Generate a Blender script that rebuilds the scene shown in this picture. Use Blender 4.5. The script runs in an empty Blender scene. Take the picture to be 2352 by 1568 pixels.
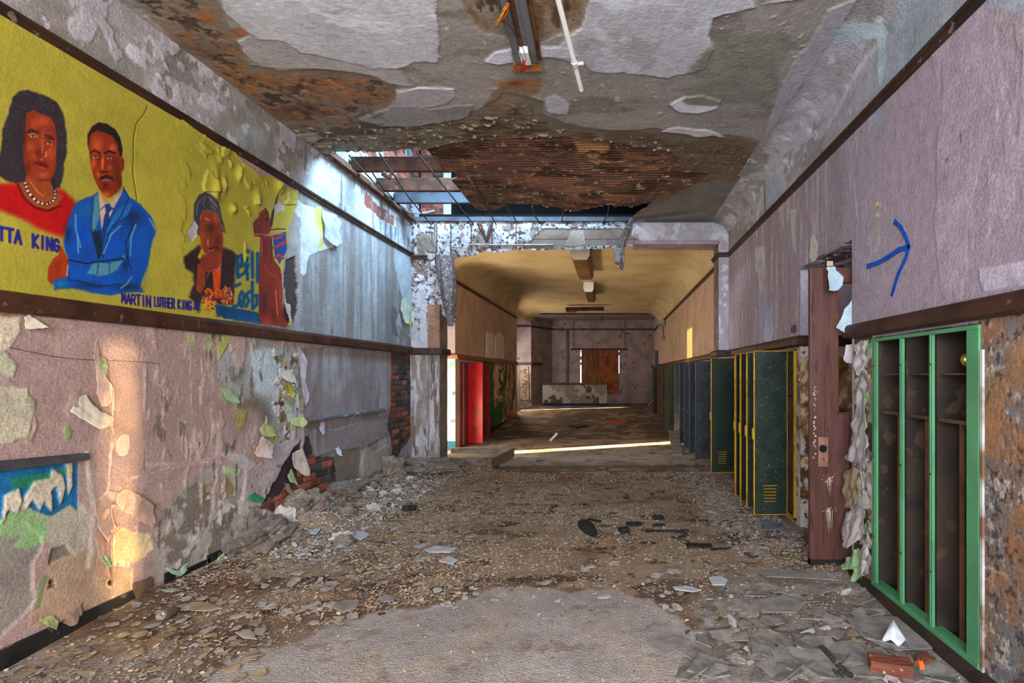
import bpy, bmesh, math, random
import numpy as np
from mathutils import Vector, Matrix
random.seed(7)
RNG = np.random.RandomState(11); RELIEF = .6
VX, VY, FL, EYE = 1404.0, 859.0, 1200.0, 1.5      # vanishing point, focal length, eye height (photo is 2352x1568)
XL, XR, ZC, YH = -3.1, 1.82, 3.85, 8.1            # left wall, right wall, ceiling, header
COL = bpy.context.scene.collection

def P(x, y, Y): return Vector(((x-VX)/FL*Y, Y, EYE+(VY-y)/FL*Y))
def onX(x, X): return X*FL/(x-VX)
def lin(c):
    c = np.asarray(c, dtype=float)/255.0
    return np.where(c <= .04045, c/12.92, ((c+.055)/1.055)**2.4)
def rgba(c): return tuple(lin(c))+(1.0,)

# ------------------------------------------------------------------ noise
_T = RNG.rand(8, 256, 256)
def vn(x, y, s=0):
    T = _T[s % 8]; xi = np.floor(x).astype(int); yi = np.floor(y).astype(int)
    fx = x-xi; fy = y-yi; fx = fx*fx*(3-2*fx); fy = fy*fy*(3-2*fy)
    xi += s*37; yi += s*91
    a = T[xi & 255, yi & 255]; b = T[(xi+1) & 255, yi & 255]
    c = T[xi & 255, (yi+1) & 255]; d = T[(xi+1) & 255, (yi+1) & 255]
    return (a*(1-fx)+b*fx)*(1-fy)+(c*(1-fx)+d*fx)*fy
def fbm(x, y, sc, octv=4, s=0, g=.5):
    r = 0; a = 1.; t = 0.
    for k in range(octv):
        r = r+a*vn(x*sc*2**k+k*13.7, y*sc*2**k+k*7.3, s+k); t += a; a *= g
    return r/t
def sst(a, b, x):
    t = np.clip((x-a)/(b-a), 0, 1); return t*t*(3-2*t)
def sdpoly(px, py, poly):
    poly = np.asarray(poly, float); n = len(poly); d = np.full(px.shape, 1e18); ins = np.zeros(px.shape, bool)
    for i in range(n):
        ax, ay = poly[i]; bx, by = poly[(i+1) % n]; ex, ey = bx-ax, by-ay
        wx, wy = px-ax, py-ay; L = ex*ex+ey*ey+1e-12
        t = np.clip((wx*ex+wy*ey)/L, 0, 1); dx = wx-ex*t; dy = wy-ey*t
        d = np.minimum(d, dx*dx+dy*dy)
        c = (ay > py) != (by > py)
        ins ^= c & (px < ex*(py-ay)/(ey if ey else 1e-12)+ax)
    return np.where(ins, 1, -1)*np.sqrt(d)
def sdline(px, py, pts):
    d = np.full(px.shape, 1e18)
    if len(pts) == 1: return np.hypot(px-pts[0][0], py-pts[0][1])
    for (ax, ay), (bx, by) in zip(pts[:-1], pts[1:]):
        ex, ey = bx-ax, by-ay; wx, wy = px-ax, py-ay; L = ex*ex+ey*ey+1e-12
        t = np.clip((wx*ex+wy*ey)/L, 0, 1); dx = wx-ex*t; dy = wy-ey*t
        d = np.minimum(d, dx*dx+dy*dy)
    return np.sqrt(d)

# ------------------------------------------------------------------ objects
def tag(o, label=None, cat=None, group=None, kind=None):
    if label: o['label'] = label
    if cat: o['category'] = cat
    if group: o['group'] = group
    if kind: o['kind'] = kind
    return o
def link(o, parent=None):
    COL.objects.link(o)
    if parent is not None: o.parent = parent
    return o
def empty(name, loc=(0, 0, 0), rz=0):
    o = bpy.data.objects.new(name, None); o.location = loc; o.rotation_euler = (0, 0, rz); o.empty_display_size = .1
    return link(o)
def new_obj(name, me, mat=None, parent=None):
    o = bpy.data.objects.new(name, me)
    if mat is not None:
        for m in (mat if isinstance(mat, (list, tuple)) else [mat]): me.materials.append(m)
    return link(o, parent)
def copy_tree(o, parent=None):
    c = o.copy(); COL.objects.link(c)
    if parent is not None: c.parent = parent
    for ch in list(o.children): copy_tree(ch, c)
    return c
class MB:
    """collects shapes for ONE mesh"""
    def __init__(s): s.v = []; s.f = []; s.m = []
    def add(s, vs, fs, mi=0):
        b = len(s.v); s.v += [tuple(v) for v in vs]; s.f += [tuple(i+b for i in f) for f in fs]; s.m += [mi]*len(fs)
    def box(s, a, b, mi=0, mat=None, bev=0):
        (x0, y0, z0), (x1, y1, z1) = a, b
        x0, x1 = min(x0, x1), max(x0, x1); y0, y1 = min(y0, y1), max(y0, y1); z0, z1 = min(z0, z1), max(z0, z1)
        vs = [Vector((x, y, z)) for z in (z0, z1) for x, y in ((x0, y0), (x1, y0), (x1, y1), (x0, y1))]
        if mat is not None: vs = [mat @ v for v in vs]
        s.add(vs, [(3, 2, 1, 0), (4, 5, 6, 7), (0, 1, 5, 4), (1, 2, 6, 5), (2, 3, 7, 6), (3, 0, 4, 7)], mi); return s
    def tube(s, pts, r, seg=8, mi=0, cap=True):
        pts = [Vector(p) for p in pts]; rs = r if isinstance(r, (list, tuple)) else [r]*len(pts); b = len(s.v); up = None
        for i, p in enumerate(pts):
            t = (pts[min(i+1, len(pts)-1)]-pts[max(i-1, 0)])
            t = t.normalized() if t.length > 1e-9 else Vector((0, 0, 1))
            if up is None: up = Vector((0, 0, 1)) if abs(t.z) < .9 else Vector((1, 0, 0))
            n = (up-t*up.dot(t)).normalized(); up = n; bn = t.cross(n)
            for k in range(seg):
                a = 2*math.pi*k/seg; s.v.append(tuple(p+(n*math.cos(a)+bn*math.sin(a))*rs[i]))
        for i in range(len(pts)-1):
            for k in range(seg):
                s.f.append((b+i*seg+k, b+i*seg+(k+1) % seg, b+(i+1)*seg+(k+1) % seg, b+(i+1)*seg+k)); s.m.append(mi)
        if cap:
            s.f.append(tuple(b+k for k in range(seg))[::-1]); s.f.append(tuple(b+(len(pts)-1)*seg+k for k in range(seg))); s.m += [mi, mi]
        return s
    def lathe(s, prof, M, seg=24, mi=0):
        b = len(s.v); n = len(prof)
        for r, z in prof:
            for k in range(seg):
                a = 2*math.pi*k/seg; s.v.append(tuple(M @ Vector((r*math.cos(a), r*math.sin(a), z))))
        for i in range(n-1):
            for k in range(seg):
                s.f.append((b+i*seg+k, b+i*seg+(k+1) % seg, b+(i+1)*seg+(k+1) % seg, b+(i+1)*seg+k)); s.m.append(mi)
        return s
    def prism(s, poly, ax, lo, hi, mi=0):
        """poly of 2D points extruded along axis ax"""
        n = len(poly); vs = []
        for h in (lo, hi):
            for a, b in poly:
                v = [a, b]; v.insert(ax, h); vs.append(v)
        s.add(vs, [tuple(range(n))[::-1], tuple(range(n, 2*n))]+[(i, (i+1) % n, n+(i+1) % n, n+i) for i in range(n)], mi); return s
    def build(s, name, mat, parent=None, bev=0, smooth=False, solid=0):
        me = bpy.data.meshes.new(name); me.from_pydata(s.v, [], s.f)
        me.polygons.foreach_set('material_index', s.m); me.update()
        bm = bmesh.new(); bm.from_mesh(me); bmesh.ops.recalc_face_normals(bm, faces=bm.faces); bm.to_mesh(me); bm.free()
        o = new_obj(name, me, mat, parent)
        if smooth: me.polygons.foreach_set('use_smooth', [True]*len(me.polygons)); me.set_sharp_from_angle(angle=.8)
        if solid:
            m = o.modifiers.new('s', 'SOLIDIFY'); m.thickness = solid; m.offset = 0
        if bev:
            m = o.modifiers.new('b', 'BEVEL'); m.width = bev; m.segments = 2; m.limit_method = 'ANGLE'
        return o

# ------------------------------------------------------------------ materials (all procedural)
MATS = {}
def nodes_mat(name):
    m = bpy.data.materials.new(name); m.use_nodes = True; nt = m.node_tree; b = nt.nodes['Principled BSDF']
    return m, nt, b
def mat(name, c, rough=.7, c2=None, sc=8, bump=.2, bsc=40, metal=0, spec=.3, thr=(.45, .6), stretch=(1, 1, 1), speck=None, det=6, trans=0):
    if name in MATS: return MATS[name]
    m, nt, b = nodes_mat(name); N = nt.nodes; L = nt.links
    tc = N.new('ShaderNodeTexCoord'); mp = N.new('ShaderNodeMapping'); mp.inputs['Scale'].default_value = stretch
    L.new(tc.outputs['Object'], mp.inputs[0])
    n1 = N.new('ShaderNodeTexNoise'); n1.inputs['Scale'].default_value = sc; n1.inputs['Detail'].default_value = det; L.new(mp.outputs[0], n1.inputs[0])
    r = N.new('ShaderNodeValToRGB'); r.color_ramp.elements[0].position = thr[0]; r.color_ramp.elements[1].position = thr[1]
    r.color_ramp.elements[0].color = rgba(c); r.color_ramp.elements[1].color = rgba(c2 if c2 else [x*.8 for x in c])
    L.new(n1.outputs['Fac'], r.inputs[0]); out = r.outputs[0]
    if speck:
        n3 = N.new('ShaderNodeTexNoise'); n3.inputs['Scale'].default_value = speck[1]; n3.inputs['Detail'].default_value = 3; L.new(mp.outputs[0], n3.inputs[0])
        rr = N.new('ShaderNodeValToRGB'); rr.color_ramp.elements[0].position = speck[2]; rr.color_ramp.elements[1].position = speck[2]+.05
        L.new(n3.outputs['Fac'], rr.inputs[0])
        mx = N.new('ShaderNodeMix'); mx.data_type = 'RGBA'; L.new(rr.outputs[0], mx.inputs[0]); L.new(out, mx.inputs[6]); mx.inputs[7].default_value = rgba(speck[0]); out = mx.outputs[2]
    L.new(out, b.inputs['Base Color'])
    n2 = N.new('ShaderNodeTexNoise'); n2.inputs['Scale'].default_value = bsc; n2.inputs['Detail'].default_value = 5; L.new(mp.outputs[0], n2.inputs[0])
    bp = N.new('ShaderNodeBump'); bp.inputs['Strength'].default_value = bump; bp.inputs['Distance'].default_value = .01
    L.new(n2.outputs['Fac'], bp.inputs['Height']); L.new(bp.outputs[0], b.inputs['Normal'])
    b.inputs['Roughness'].default_value = rough; b.inputs['Metallic'].default_value = metal
    b.inputs['Specular IOR Level'].default_value = spec
    if trans: b.inputs['Transmission Weight'].default_value = trans
    MATS[name] = m; return m
def surf_mat(name, rough=.85, bump=.35, bsc=60, grain=.25, gsc=90, spec=.25, mott=.16):
    """surface whose local colour is the mesh's 'Col' attribute, with procedural grain and bump on top"""
    if name in MATS: return MATS[name]
    m, nt, b = nodes_mat(name); N = nt.nodes; L = nt.links
    at = N.new('ShaderNodeAttribute'); at.attribute_name = 'Col'
    tc = N.new('ShaderNodeTexCoord')
    n = N.new('ShaderNodeTexNoise'); n.inputs['Scale'].default_value = gsc; n.inputs['Detail'].default_value = 4; L.new(tc.outputs['Object'], n.inputs[0])
    mr = N.new('ShaderNodeMapRange'); mr.inputs[1].default_value = .3; mr.inputs[2].default_value = .7; mr.inputs[3].default_value = 1-grain; mr.inputs[4].default_value = 1+grain
    L.new(n.outputs['Fac'], mr.inputs[0])
    nb = N.new('ShaderNodeTexNoise'); nb.inputs['Scale'].default_value = gsc*.17; nb.inputs['Detail'].default_value = 6; nb.inputs['Roughness'].default_value = .65; L.new(tc.outputs['Object'], nb.inputs[0])
    mb_ = N.new('ShaderNodeMapRange'); mb_.inputs[1].default_value = .3; mb_.inputs[2].default_value = .7; mb_.inputs[3].default_value = 1-mott; mb_.inputs[4].default_value = 1+mott; L.new(nb.outputs['Fac'], mb_.inputs[0])
    mm = N.new('ShaderNodeMath'); mm.operation = 'MULTIPLY'; L.new(mr.outputs[0], mm.inputs[0]); L.new(mb_.outputs[0], mm.inputs[1])
    mx = N.new('ShaderNodeVectorMath'); mx.operation = 'SCALE'; L.new(at.outputs['Color'], mx.inputs[0]); L.new(mm.outputs[0], mx.inputs['Scale'])
    L.new(mx.outputs[0], b.inputs['Base Color'])
    n2 = N.new('ShaderNodeTexNoise'); n2.inputs['Scale'].default_value = bsc; n2.inputs['Detail'].default_value = 6; L.new(tc.outputs['Object'], n2.inputs[0])
    bp = N.new('ShaderNodeBump'); bp.inputs['Strength'].default_value = bump; bp.inputs['Distance'].default_value = .01
    L.new(n2.outputs['Fac'], bp.inputs['Height']); L.new(bp.outputs[0], b.inputs['Normal'])
    b.inputs['Roughness'].default_value = rough; b.inputs['Specular IOR Level'].default_value = spec
    MATS[name] = m; return m

# ------------------------------------------------------------------ painted surfaces
class Surf:
    """dense sheet of vertices; local colour, relief and holes are laid in per vertex, then it is meshed"""
    def __init__(s, U, V, pos, nrm, base):
        s.nu, s.nv = len(U), len(V); s.u, s.v = [a.ravel() for a in np.meshgrid(U, V, indexing='ij')]
        s.pos = np.stack(pos(s.u, s.v), 1).astype(float); s.n = np.asarray(nrm, float)
        Yd = np.maximum(s.pos[:, 1], .3)
        s.x = VX+s.pos[:, 0]/Yd*FL; s.y = VY-(s.pos[:, 2]-EYE)/Yd*FL; s.ppm = FL/Yd
        s.col = np.tile(np.asarray(base, float), (len(s.u), 1)); s.h = np.zeros(len(s.u)); s.keep = np.ones(len(s.u), bool)
        s.lab = np.zeros(len(s.u), int); s.wx = {}
    def warp(s, a, sc, seed):
        k = (sc, seed)
        if k not in s.wx:
            s.wx[k] = (fbm(s.u, s.v, sc, 4, seed, .6)-.5, fbm(s.u+31, s.v+17, sc, 4, seed+3, .6)-.5)
        n1, n2 = s.wx[k]; return s.x+n1*a*2*s.ppm, s.y+n2*a*2*s.ppm
    def mask(s, pts, warp=.03, wsc=7, soft=.004, seed=0, line=None):
        pts = np.asarray(pts, float); x, y = s.warp(warp, wsc, seed) if warp else (s.x, s.y)
        pad = (line or 0)+30
        i = np.where((x > pts[:, 0].min()-pad) & (x < pts[:, 0].max()+pad) & (y > pts[:, 1].min()-pad) & (y < pts[:, 1].max()+pad))[0]
        if len(i) == 0: return i, np.zeros(0), np.zeros(0)
        d = (line-sdline(x[i], y[i], [tuple(p) for p in pts])) if line is not None else sdpoly(x[i], y[i], pts)
        d = d/s.ppm[i]; m = sst(-soft, soft, d); k = m > 0
        return i[k], m[k], d[k]
    def put(s, i, m, color, var=.12, vsc=6, seed=1, a=1.):
        c = np.asarray(color, float)[None, :]*(1+var*2*(fbm(s.u[i], s.v[i], vsc, 4, seed)-.5))[:, None]
        m = (m*a)[:, None]; s.col[i] = s.col[i]*(1-m)+c*m
    def poly(s, pts, color, warp=.03, wsc=7, soft=.004, seed=0, h=None, lift=0, fall=.03, var=.12, vsc=6, a=1., line=None, lab=None):
        i, m, d = s.mask(pts, warp, wsc, soft, seed, line)
        if len(i) == 0: return
        if color is not None: s.put(i, m, color, var, vsc, seed+1, a)
        if h is not None:
            hh = (h+lift*.45*np.exp(-np.maximum(d, 0)/fall))*RELIEF; s.h[i] = s.h[i]*(1-m)+hh*m
        if lab is not None: s.lab[i[m > .5]] = lab
    def line(s, pts, w, color, a=1., soft=.003, warp=0, lab=None, **k): s.poly(pts, color, warp=warp, soft=soft, a=a, line=w, lab=lab, **k)
    def blob(s, cx, cy, rx, ry, color, a=1., p=2., lab=None, var=.06):
        q = ((s.x-cx)/rx)**2+((s.y-cy)/ry)**2; i = np.where(q < 6)[0]
        m = np.exp(-q[i]**(p/2)); s.put(i, m, color, var, 9, 2, a)
    def zone(s, i, m, color, a=1., **k): s.put(i, m, color, a=a, **k)
    def noise(s, sel, sc, thr, color, soft=.02, seed=5, h=None, lift=0, var=.1, a=1., st=(1, 1), octv=5):
        """ragged islands where noise passes thr, inside the boolean or weight array sel"""
        i = np.where(sel > 0)[0]; n = fbm(s.u[i]*st[0], s.v[i]*st[1], sc, octv, seed, .55)
        w = sel[i].astype(float); t = thr+(1-np.clip(w, 0, 1))*.5; m = sst(t-soft, t+soft, n); k = m > 0; i = i[k]; m = m[k]; n = n[k]
        if len(i) == 0: return
        if color is not None: s.put(i, m, color, var, 8, seed+2, a)
        if h is not None:
            hh = (h+lift*.3*np.exp(-(n-thr+soft)/.03))*RELIEF; s.h[i] = s.h[i]*(1-m)+hh*m
    def region(s, pts, f=.25):
        r = np.zeros(len(s.u)); d = sdpoly(s.x, s.y, pts); k = FL/s.ppm*0+1
        r = sst(0, 1, d/(s.ppm*f)+.5); return r
    def bricks(s, pts, warp=.03, seed=3, h=-.015, red=.5, soot=.5, course=.078, length=.225, a=1.):
        i, m, d = s.mask(pts, warp, 8, .006, seed)
        if len(i) == 0: return
        u, v = s.u[i], s.v[i]; row = np.floor(v/course); uu = u+(row % 2)*length/2; cu = np.floor(uu/length)
        fu = uu/length-cu; fv = v/course-row
        rnd = _T[1][(cu.astype(int)*7) & 255, (row.astype(int)*13) & 255]; rnd2 = _T[2][(cu.astype(int)*5) & 255, (row.astype(int)*3) & 255]
        mort = (fv < .14) | (fu < .05)
        c = np.array([122, 70, 56.])[None, :]*(.7+.6*rnd)[:, None]
        k = rnd2 < soot; c[k] = np.array([66, 60, 62.])*(.7+.6*rnd[k])[:, None]
        n = fbm(u, v, 14, 4, 3); c *= (.7+.6*n)[:, None]; c[mort] = np.array([88, 78, 74.])*(.6+.6*n[mort])[:, None]
        mm = (m*a)[:, None]; s.col[i] = s.col[i]*(1-mm)+c*mm
        s.h[i] = s.h[i]*(1-m)+(h-np.where(mort, .008, 0))*m
    def cut(s, sel): s.keep &= ~sel
    def faces(s):
        a = (np.arange(s.nu-1)[:, None]*s.nv+np.arange(s.nv-1)[None, :]).ravel()
        f = np.stack([a, a+s.nv, a+s.nv+1, a+1], 1)
        return f[s.keep[f].all(1)]
    def build(s, name, material, parent=None, faces=None, flip=False, off=0., smooth=True):
        f = s.faces() if faces is None else faces
        if flip: f = f[:, ::-1]
        used = np.unique(f); mp = np.full(len(s.u), -1, int); mp[used] = np.arange(len(used)); f = mp[f]
        co = s.pos[used]+(s.n[None, :] if s.n.ndim == 1 else s.n[used])*(s.h[used]+off)[:, None]
        me = bpy.data.meshes.new(name); me.vertices.add(len(used)); me.vertices.foreach_set('co', co.ravel().astype(np.float32))
        me.loops.add(len(f)*4); me.loops.foreach_set('vertex_index', f.ravel().astype(np.int32))
        me.polygons.add(len(f)); me.polygons.foreach_set('loop_start', np.arange(0, len(f)*4, 4, dtype=np.int32))
        me.update(calc_edges=True)
        ca = me.color_attributes.new('Col', 'FLOAT_COLOR', 'POINT')
        c = np.ones((len(used), 4), np.float32); c[:, :3] = lin(np.clip(s.col[used], 0, 255)); ca.data.foreach_set('color', c.ravel())
        me.polygons.foreach_set('use_smooth', [smooth]*len(f)); me.validate()
        return new_obj(name, me, material, parent)
def geo(a, b, r):
    n = int(math.log(b/a)/r)+2; return a*(b/a)**(np.arange(n)/(n-1))
def ls(a, b, st): return np.linspace(a, b, int(abs(b-a)/st)+2)

# stroke letters, unit box x 0..1, y 0 (top)..1 (bottom)
GL = {'T': [[(0, 0), (1, 0)], [(.5, 0), (.5, 1)]], 'A': [[(0, 1), (.5, 0), (1, 1)], [(.22, .62), (.78, .62)]],
 'K': [[(0, 0), (0, 1)], [(1, 0), (.05, .55), (1, 1)]], 'I': [[(.5, 0), (.5, 1)]], 'N': [[(0, 1), (0, 0), (1, 1), (1, 0)]],
 'G': [[(1, .2), (.7, 0), (.2, .1), (0, .5), (.2, .92), (.7, 1), (1, .8), (1, .55), (.6, .55)]], 'M': [[(0, 1), (.1, 0), (.5, .7), (.9, 0), (1, 1)]],
 'R': [[(0, 1), (0, 0), (.8, .05), (.95, .25), (.75, .48), (0, .5)], [(.4, .5), (1, 1)]], 'L': [[(0, 0), (0, 1), (.9, 1)]],
 'U': [[(0, 0), (0, .75), (.3, 1), (.7, 1), (1, .75), (1, 0)]], 'H': [[(0, 0), (0, 1)], [(1, 0), (1, 1)], [(0, .5), (1, .5)]],
 'E': [[(1, 0), (0, 0), (0, 1), (1, 1)], [(0, .5), (.8, .5)]], 'J': [[(.8, 0), (.8, .8), (.5, 1), (.1, .85)]], '.': [[(.3, .97)]],
 'O': [[(.5, 0), (.1, .2), (0, .5), (.1, .8), (.5, 1), (.9, .8), (1, .5), (.9, .2), (.5, 0)]], 'D': [[(0, 0), (0, 1), (.6, .95), (1, .5), (.6, .05), (0, 0)]],
 'S': [[(1, .1), (.5, 0), (.05, .2), (.2, .45), (.8, .55), (1, .8), (.5, 1), (0, .9)]], 'W': [[(0, 0), (.25, 1), (.5, .3), (.75, 1), (1, 0)]]}
def word_strokes(text, quad, gap=.3):
    """quad: tl,tr,br,bl in px; returns polylines"""
    (x0, y0), (x1, y1), (x2, y2), (x3, y3) = quad; out = []; n = len(text)
    cell = 1/(n-gap*1.0)
    for k, ch in enumerate(text):
        for st in GL.get(ch, []):
            pl = []
            for a, b in st:
                t = (k+a*(1-gap))*cell
                pl.append(((x0*(1-t)+x1*t)*(1-b)+(x3*(1-t)+x2*t)*b, (y0*(1-t)+y1*t)*(1-b)+(y3*(1-t)+y2*t)*b))
            out.append(pl)
    return out
# =================================================================== LEFT WALL
M_PL = surf_mat('plaster', bump=.5, bsc=45)
M_FL = surf_mat('floor_dirt', bump=.9, bsc=70, grain=.35, gsc=120)
M_CE = surf_mat('ceiling_plaster', bump=.5, bsc=30, grain=.16)
M_MU = surf_mat('mural_paint', rough=.6, bump=.3, bsc=50, grain=.14, mott=.05)
M_RU = surf_mat('rusty_lath', bump=.8, bsc=50, grain=.4)
def left_pos(u, v): return np.full(u.shape, XL), u, v
W = Surf(geo(1.9, 8.14, .0026), ls(0, 3.9, .0088), left_pos, (1, 0, 0), (150, 129, 126))
x, y, u, v = W.x, W.y, W.u, W.v
W.col *= (1+.16*(fbm(u, v, 1.6, 4, 2)-.5))[:, None]
W.h += .008*(fbm(u, v, 2.2, 3, 4)-.5)
# lower wall: layered paint torn to plaster
BIG = 9999
low = (v < 1.86)
W.poly([(500, 785), (560, 778), (640, 790), (690, 800), (700, 900), (690, 1060), (640, 1010), (590, 930), (520, 905), (495, 860)], (146, 148, 148), .06, 6, h=-.006, lift=.008, seed=1)
W.poly([(580, 800), (655, 800), (650, 900), (630, 960), (592, 930), (575, 860)], (160, 172, 180), .04, 6, h=-.006, seed=2, soft=.02)
W.blob(548, 850, 16, 26, (70, 75, 68), .8); W.blob(590, 925, 26, 20, (84, 78, 62), .8); W.blob(612, 955, 16, 30, (70, 60, 50), .7); W.blob(552, 950, 14, 40, (96, 86, 58), .7)
tear = [(372, 1165), (420, 1120), (470, 1085), (520, 1072), (560, 1090), (600, 1108), (650, 1120), (660, 1180), (600, 1240), (520, 1290), (440, 1320), (372, 1340), (345, 1345), (350, 1250)]
W.poly(tear, (150, 146, 142), .05, 5, h=-.008, lift=.012, seed=3)
r = W.region(tear)*low
W.noise(r, 9, .55, (116, 108, 100), h=-.012, seed=2); W.noise(r, 7, .6, (172, 170, 168), seed=6); W.noise(r, 5, .66, (130, 112, 80), seed=4, st=(1, .4))
W.poly([(255, 1212), (300, 1222), (345, 1228), (352, 1262), (300, 1300), (262, 1292)], (190, 174, 138), .02, 8, h=-.01, seed=5)
W.poly([(0, 1150), (70, 1168), (105, 1190), (96, 1250), (74, 1300), (84, 1380), (30, 1440), (-40, 1500), (-60, 1100)], (126, 121, 117), .04, 6, h=-.014, seed=6)
W.poly([(118, 1260), (140, 1210), (180, 1186), (192, 1230), (190, 1300), (150, 1310), (104, 1322)], (104, 98, 94), .02, 8, h=-.018, seed=7)
W.poly([(0, 1140), (100, 1130), (180, 1140), (206, 1180), (205, 1230), (188, 1290), (160, 1240), (120, 1260), (60, 1205), (0, 1190)], (152, 150, 138), .04, 6, h=-.004, lift=.006, seed=8)
r = W.region([(-60, 1135), (150, 1130), (110, 1300), (60, 1290), (-60, 1240)]); W.noise(r, 8, .5, (120, 152, 108), seed=3, soft=.05)
W.poly([(-80, 1075), (90, 1072), (180, 1060), (178, 1175), (160, 1160), (120, 1185), (80, 1172), (50, 1150), (10, 1190), (-80, 1185)], (18, 92, 142), .01, 8, h=-.006, seed=9, var=.1)
W.poly([(30, 1098), (110, 1085), (168, 1068), (172, 1085), (100, 1110), (30, 1125)], (28, 108, 84), .012, 8, h=-.005, seed=1)
for pl in ([(55, 1140), (78, 1105), (118, 1098), (112, 1130), (92, 1175), (78, 1150), (60, 1170)], [(118, 1075), (142, 1090), (150, 1120), (142, 1160), (128, 1118), (110, 1140)],
           [(10, 1140), (42, 1120), (52, 1150), (40, 1180), (20, 1170), (5, 1200)], [(96, 1120), (118, 1110), (122, 1178), (104, 1160)], [(150, 1068), (164, 1062), (166, 1120), (156, 1140)]):
    W.poly(pl, (176, 168, 152), .012, 12, h=.006, lift=.008, seed=2)
# edge of a plaster lip, orange wall base, lower left
W.poly([(75, 1400), (110, 1300), (150, 1280), (190, 1262), (215, 1262), (250, 1300), (300, 1310), (300, 1362), (200, 1392), (120, 1432), (70, 1440)], (158, 136, 116), .03, 7, h=.002, lift=.004, seed=5)
W.poly([(112, 1322), (90, 1400), (78, 1395), (100, 1315)], (116, 128, 88), .01, 9)
for cx, cy, rr in ((119, 1336, 6), (112, 1349, 2.4), (118, 1347, 2.4), (124, 1345, 2.4), (256, 1338, 7)): W.poly([(cx, cy)], (34, 26, 24), 0, line=rr, soft=.004, h=-.03)
W.line([(200, 1040), (206, 1100), (214, 1180), (206, 1250), (200, 1300)], 6, (172, 164, 154), warp=.014, h=.002)
# left edge peels
for k, (pl, c) in enumerate([([(-60, 715), (48, 726), (42, 765), (20, 800), (-10, 808), (-60, 815)], (176, 168, 150)), ([(-60, 806), (14, 806), (38, 842), (28, 868), (-6, 852), (-60, 870)], (158, 158, 138)),
      ([(-60, 890), (26, 888), (62, 892), (66, 930), (80, 940), (64, 998), (26, 1016), (-60, 1030)], (172, 168, 150)), ([(62, 905), (80, 925), (82, 950), (64, 940)], (150, 152, 130)),
      ([(48, 1008), (74, 985), (78, 950), (84, 972), (70, 1020)], (140, 132, 118)), ([(-60, 870), (20, 868), (34, 880), (-60, 892)], (140, 130, 126))]):
    W.poly(pl, c, .012, 9, h=.006, lift=.008, seed=k)
W.blob(16, 722, 18, 7, (120, 82, 44), .8)
# diamond peel (cream with green), hung strips
W.poly([(145, 942), (166, 900), (182, 905), (186, 928), (178, 955), (158, 960)], (156, 140, 134), .01, 9, h=.004)
W.poly([(146, 985), (158, 975), (166, 995), (156, 1018), (148, 1010)], (118, 142, 96), .01, 9, h=.004)
# green and grey scraps along the torn top edge and to the right
for k, (pl, c) in enumerate([([(425, 765), (445, 762), (446, 790), (430, 796)], (140, 150, 112)), ([(470, 770), (492, 765), (490, 790), (478, 812), (464, 800)], (150, 152, 124)),
      ([(500, 775), (528, 770), (520, 800), (504, 826), (498, 805)], (160, 168, 96)), ([(508, 890), (535, 895), (538, 920), (520, 930), (508, 912)], (132, 154, 112)),
      ([(535, 935), (570, 945), (558, 985), (542, 985)], (136, 128, 78)), ([(512, 1070), (552, 1078), (548, 1092), (515, 1086)], (150, 176, 128)),
      ([(330, 1060), (420, 1062), (500, 1050), (520, 1066), (450, 1072), (340, 1072)], (158, 142, 148)), ([(410, 966), (424, 972), (422, 1005), (412, 998)], (110, 112, 74)),
      ([(500, 1040), (560, 1045), (620, 1085), (560, 1080)], (164, 160, 164))]):
    W.poly(pl, c, .014, 9, h=.005, lift=.006, seed=k+2)
r = W.region([(620, 800), (700, 790), (700, 1050), (640, 1080), (600, 1040), (620, 900)]); W.noise(r, 10, .52, (176, 172, 176), h=.01, lift=.01, seed=3); W.noise(r, 12, .6, (128, 140, 92), h=.004, seed=5); W.noise(r, 13, .63, (92, 74, 60), h=-.01, seed=1)
W.poly([(600, 1030), (700, 1000), (694, 1060), (660, 1062), (610, 1075)], (162, 152, 164), .03, 10, h=.008, lift=.008)
W.poly([(560, 1078), (600, 1060), (650, 1080), (642, 1130), (600, 1165), (560, 1150)], (160, 150, 156), .03, 8, h=.012, lift=.008, seed=4)
r = low & (x > 330) & (x < 700); W.noise(r.astype(float)*.9, 5, .60, (164, 144, 140), h=.006, lift=.006, seed=7, st=(1.6, .6)); W.noise(r.astype(float)*.95, 8, .70, (172, 160, 155), h=.004, seed=1, st=(2, .5)); W.noise(r.astype(float)*.9, 9, .665, (108, 96, 86), h=-.004, seed=3, st=(1.8, .6))
for pl in ([(452, 1000), (452, 1060)], [(418, 1000), (420, 1066)], [(435, 810), (436, 900), (441, 950)], [(352, 845), (356, 880), (372, 888)], [(372, 860), (378, 930)], [(258, 890), (254, 1000), (250, 1105), (245, 1130)], [(300, 1096), (340, 1090), (380, 1075), (440, 1068), (500, 1058)], [(487, 862), (490, 900)]):
    W.line(pl, .8, (178, 164, 158), warp=.012, h=.002)
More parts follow.
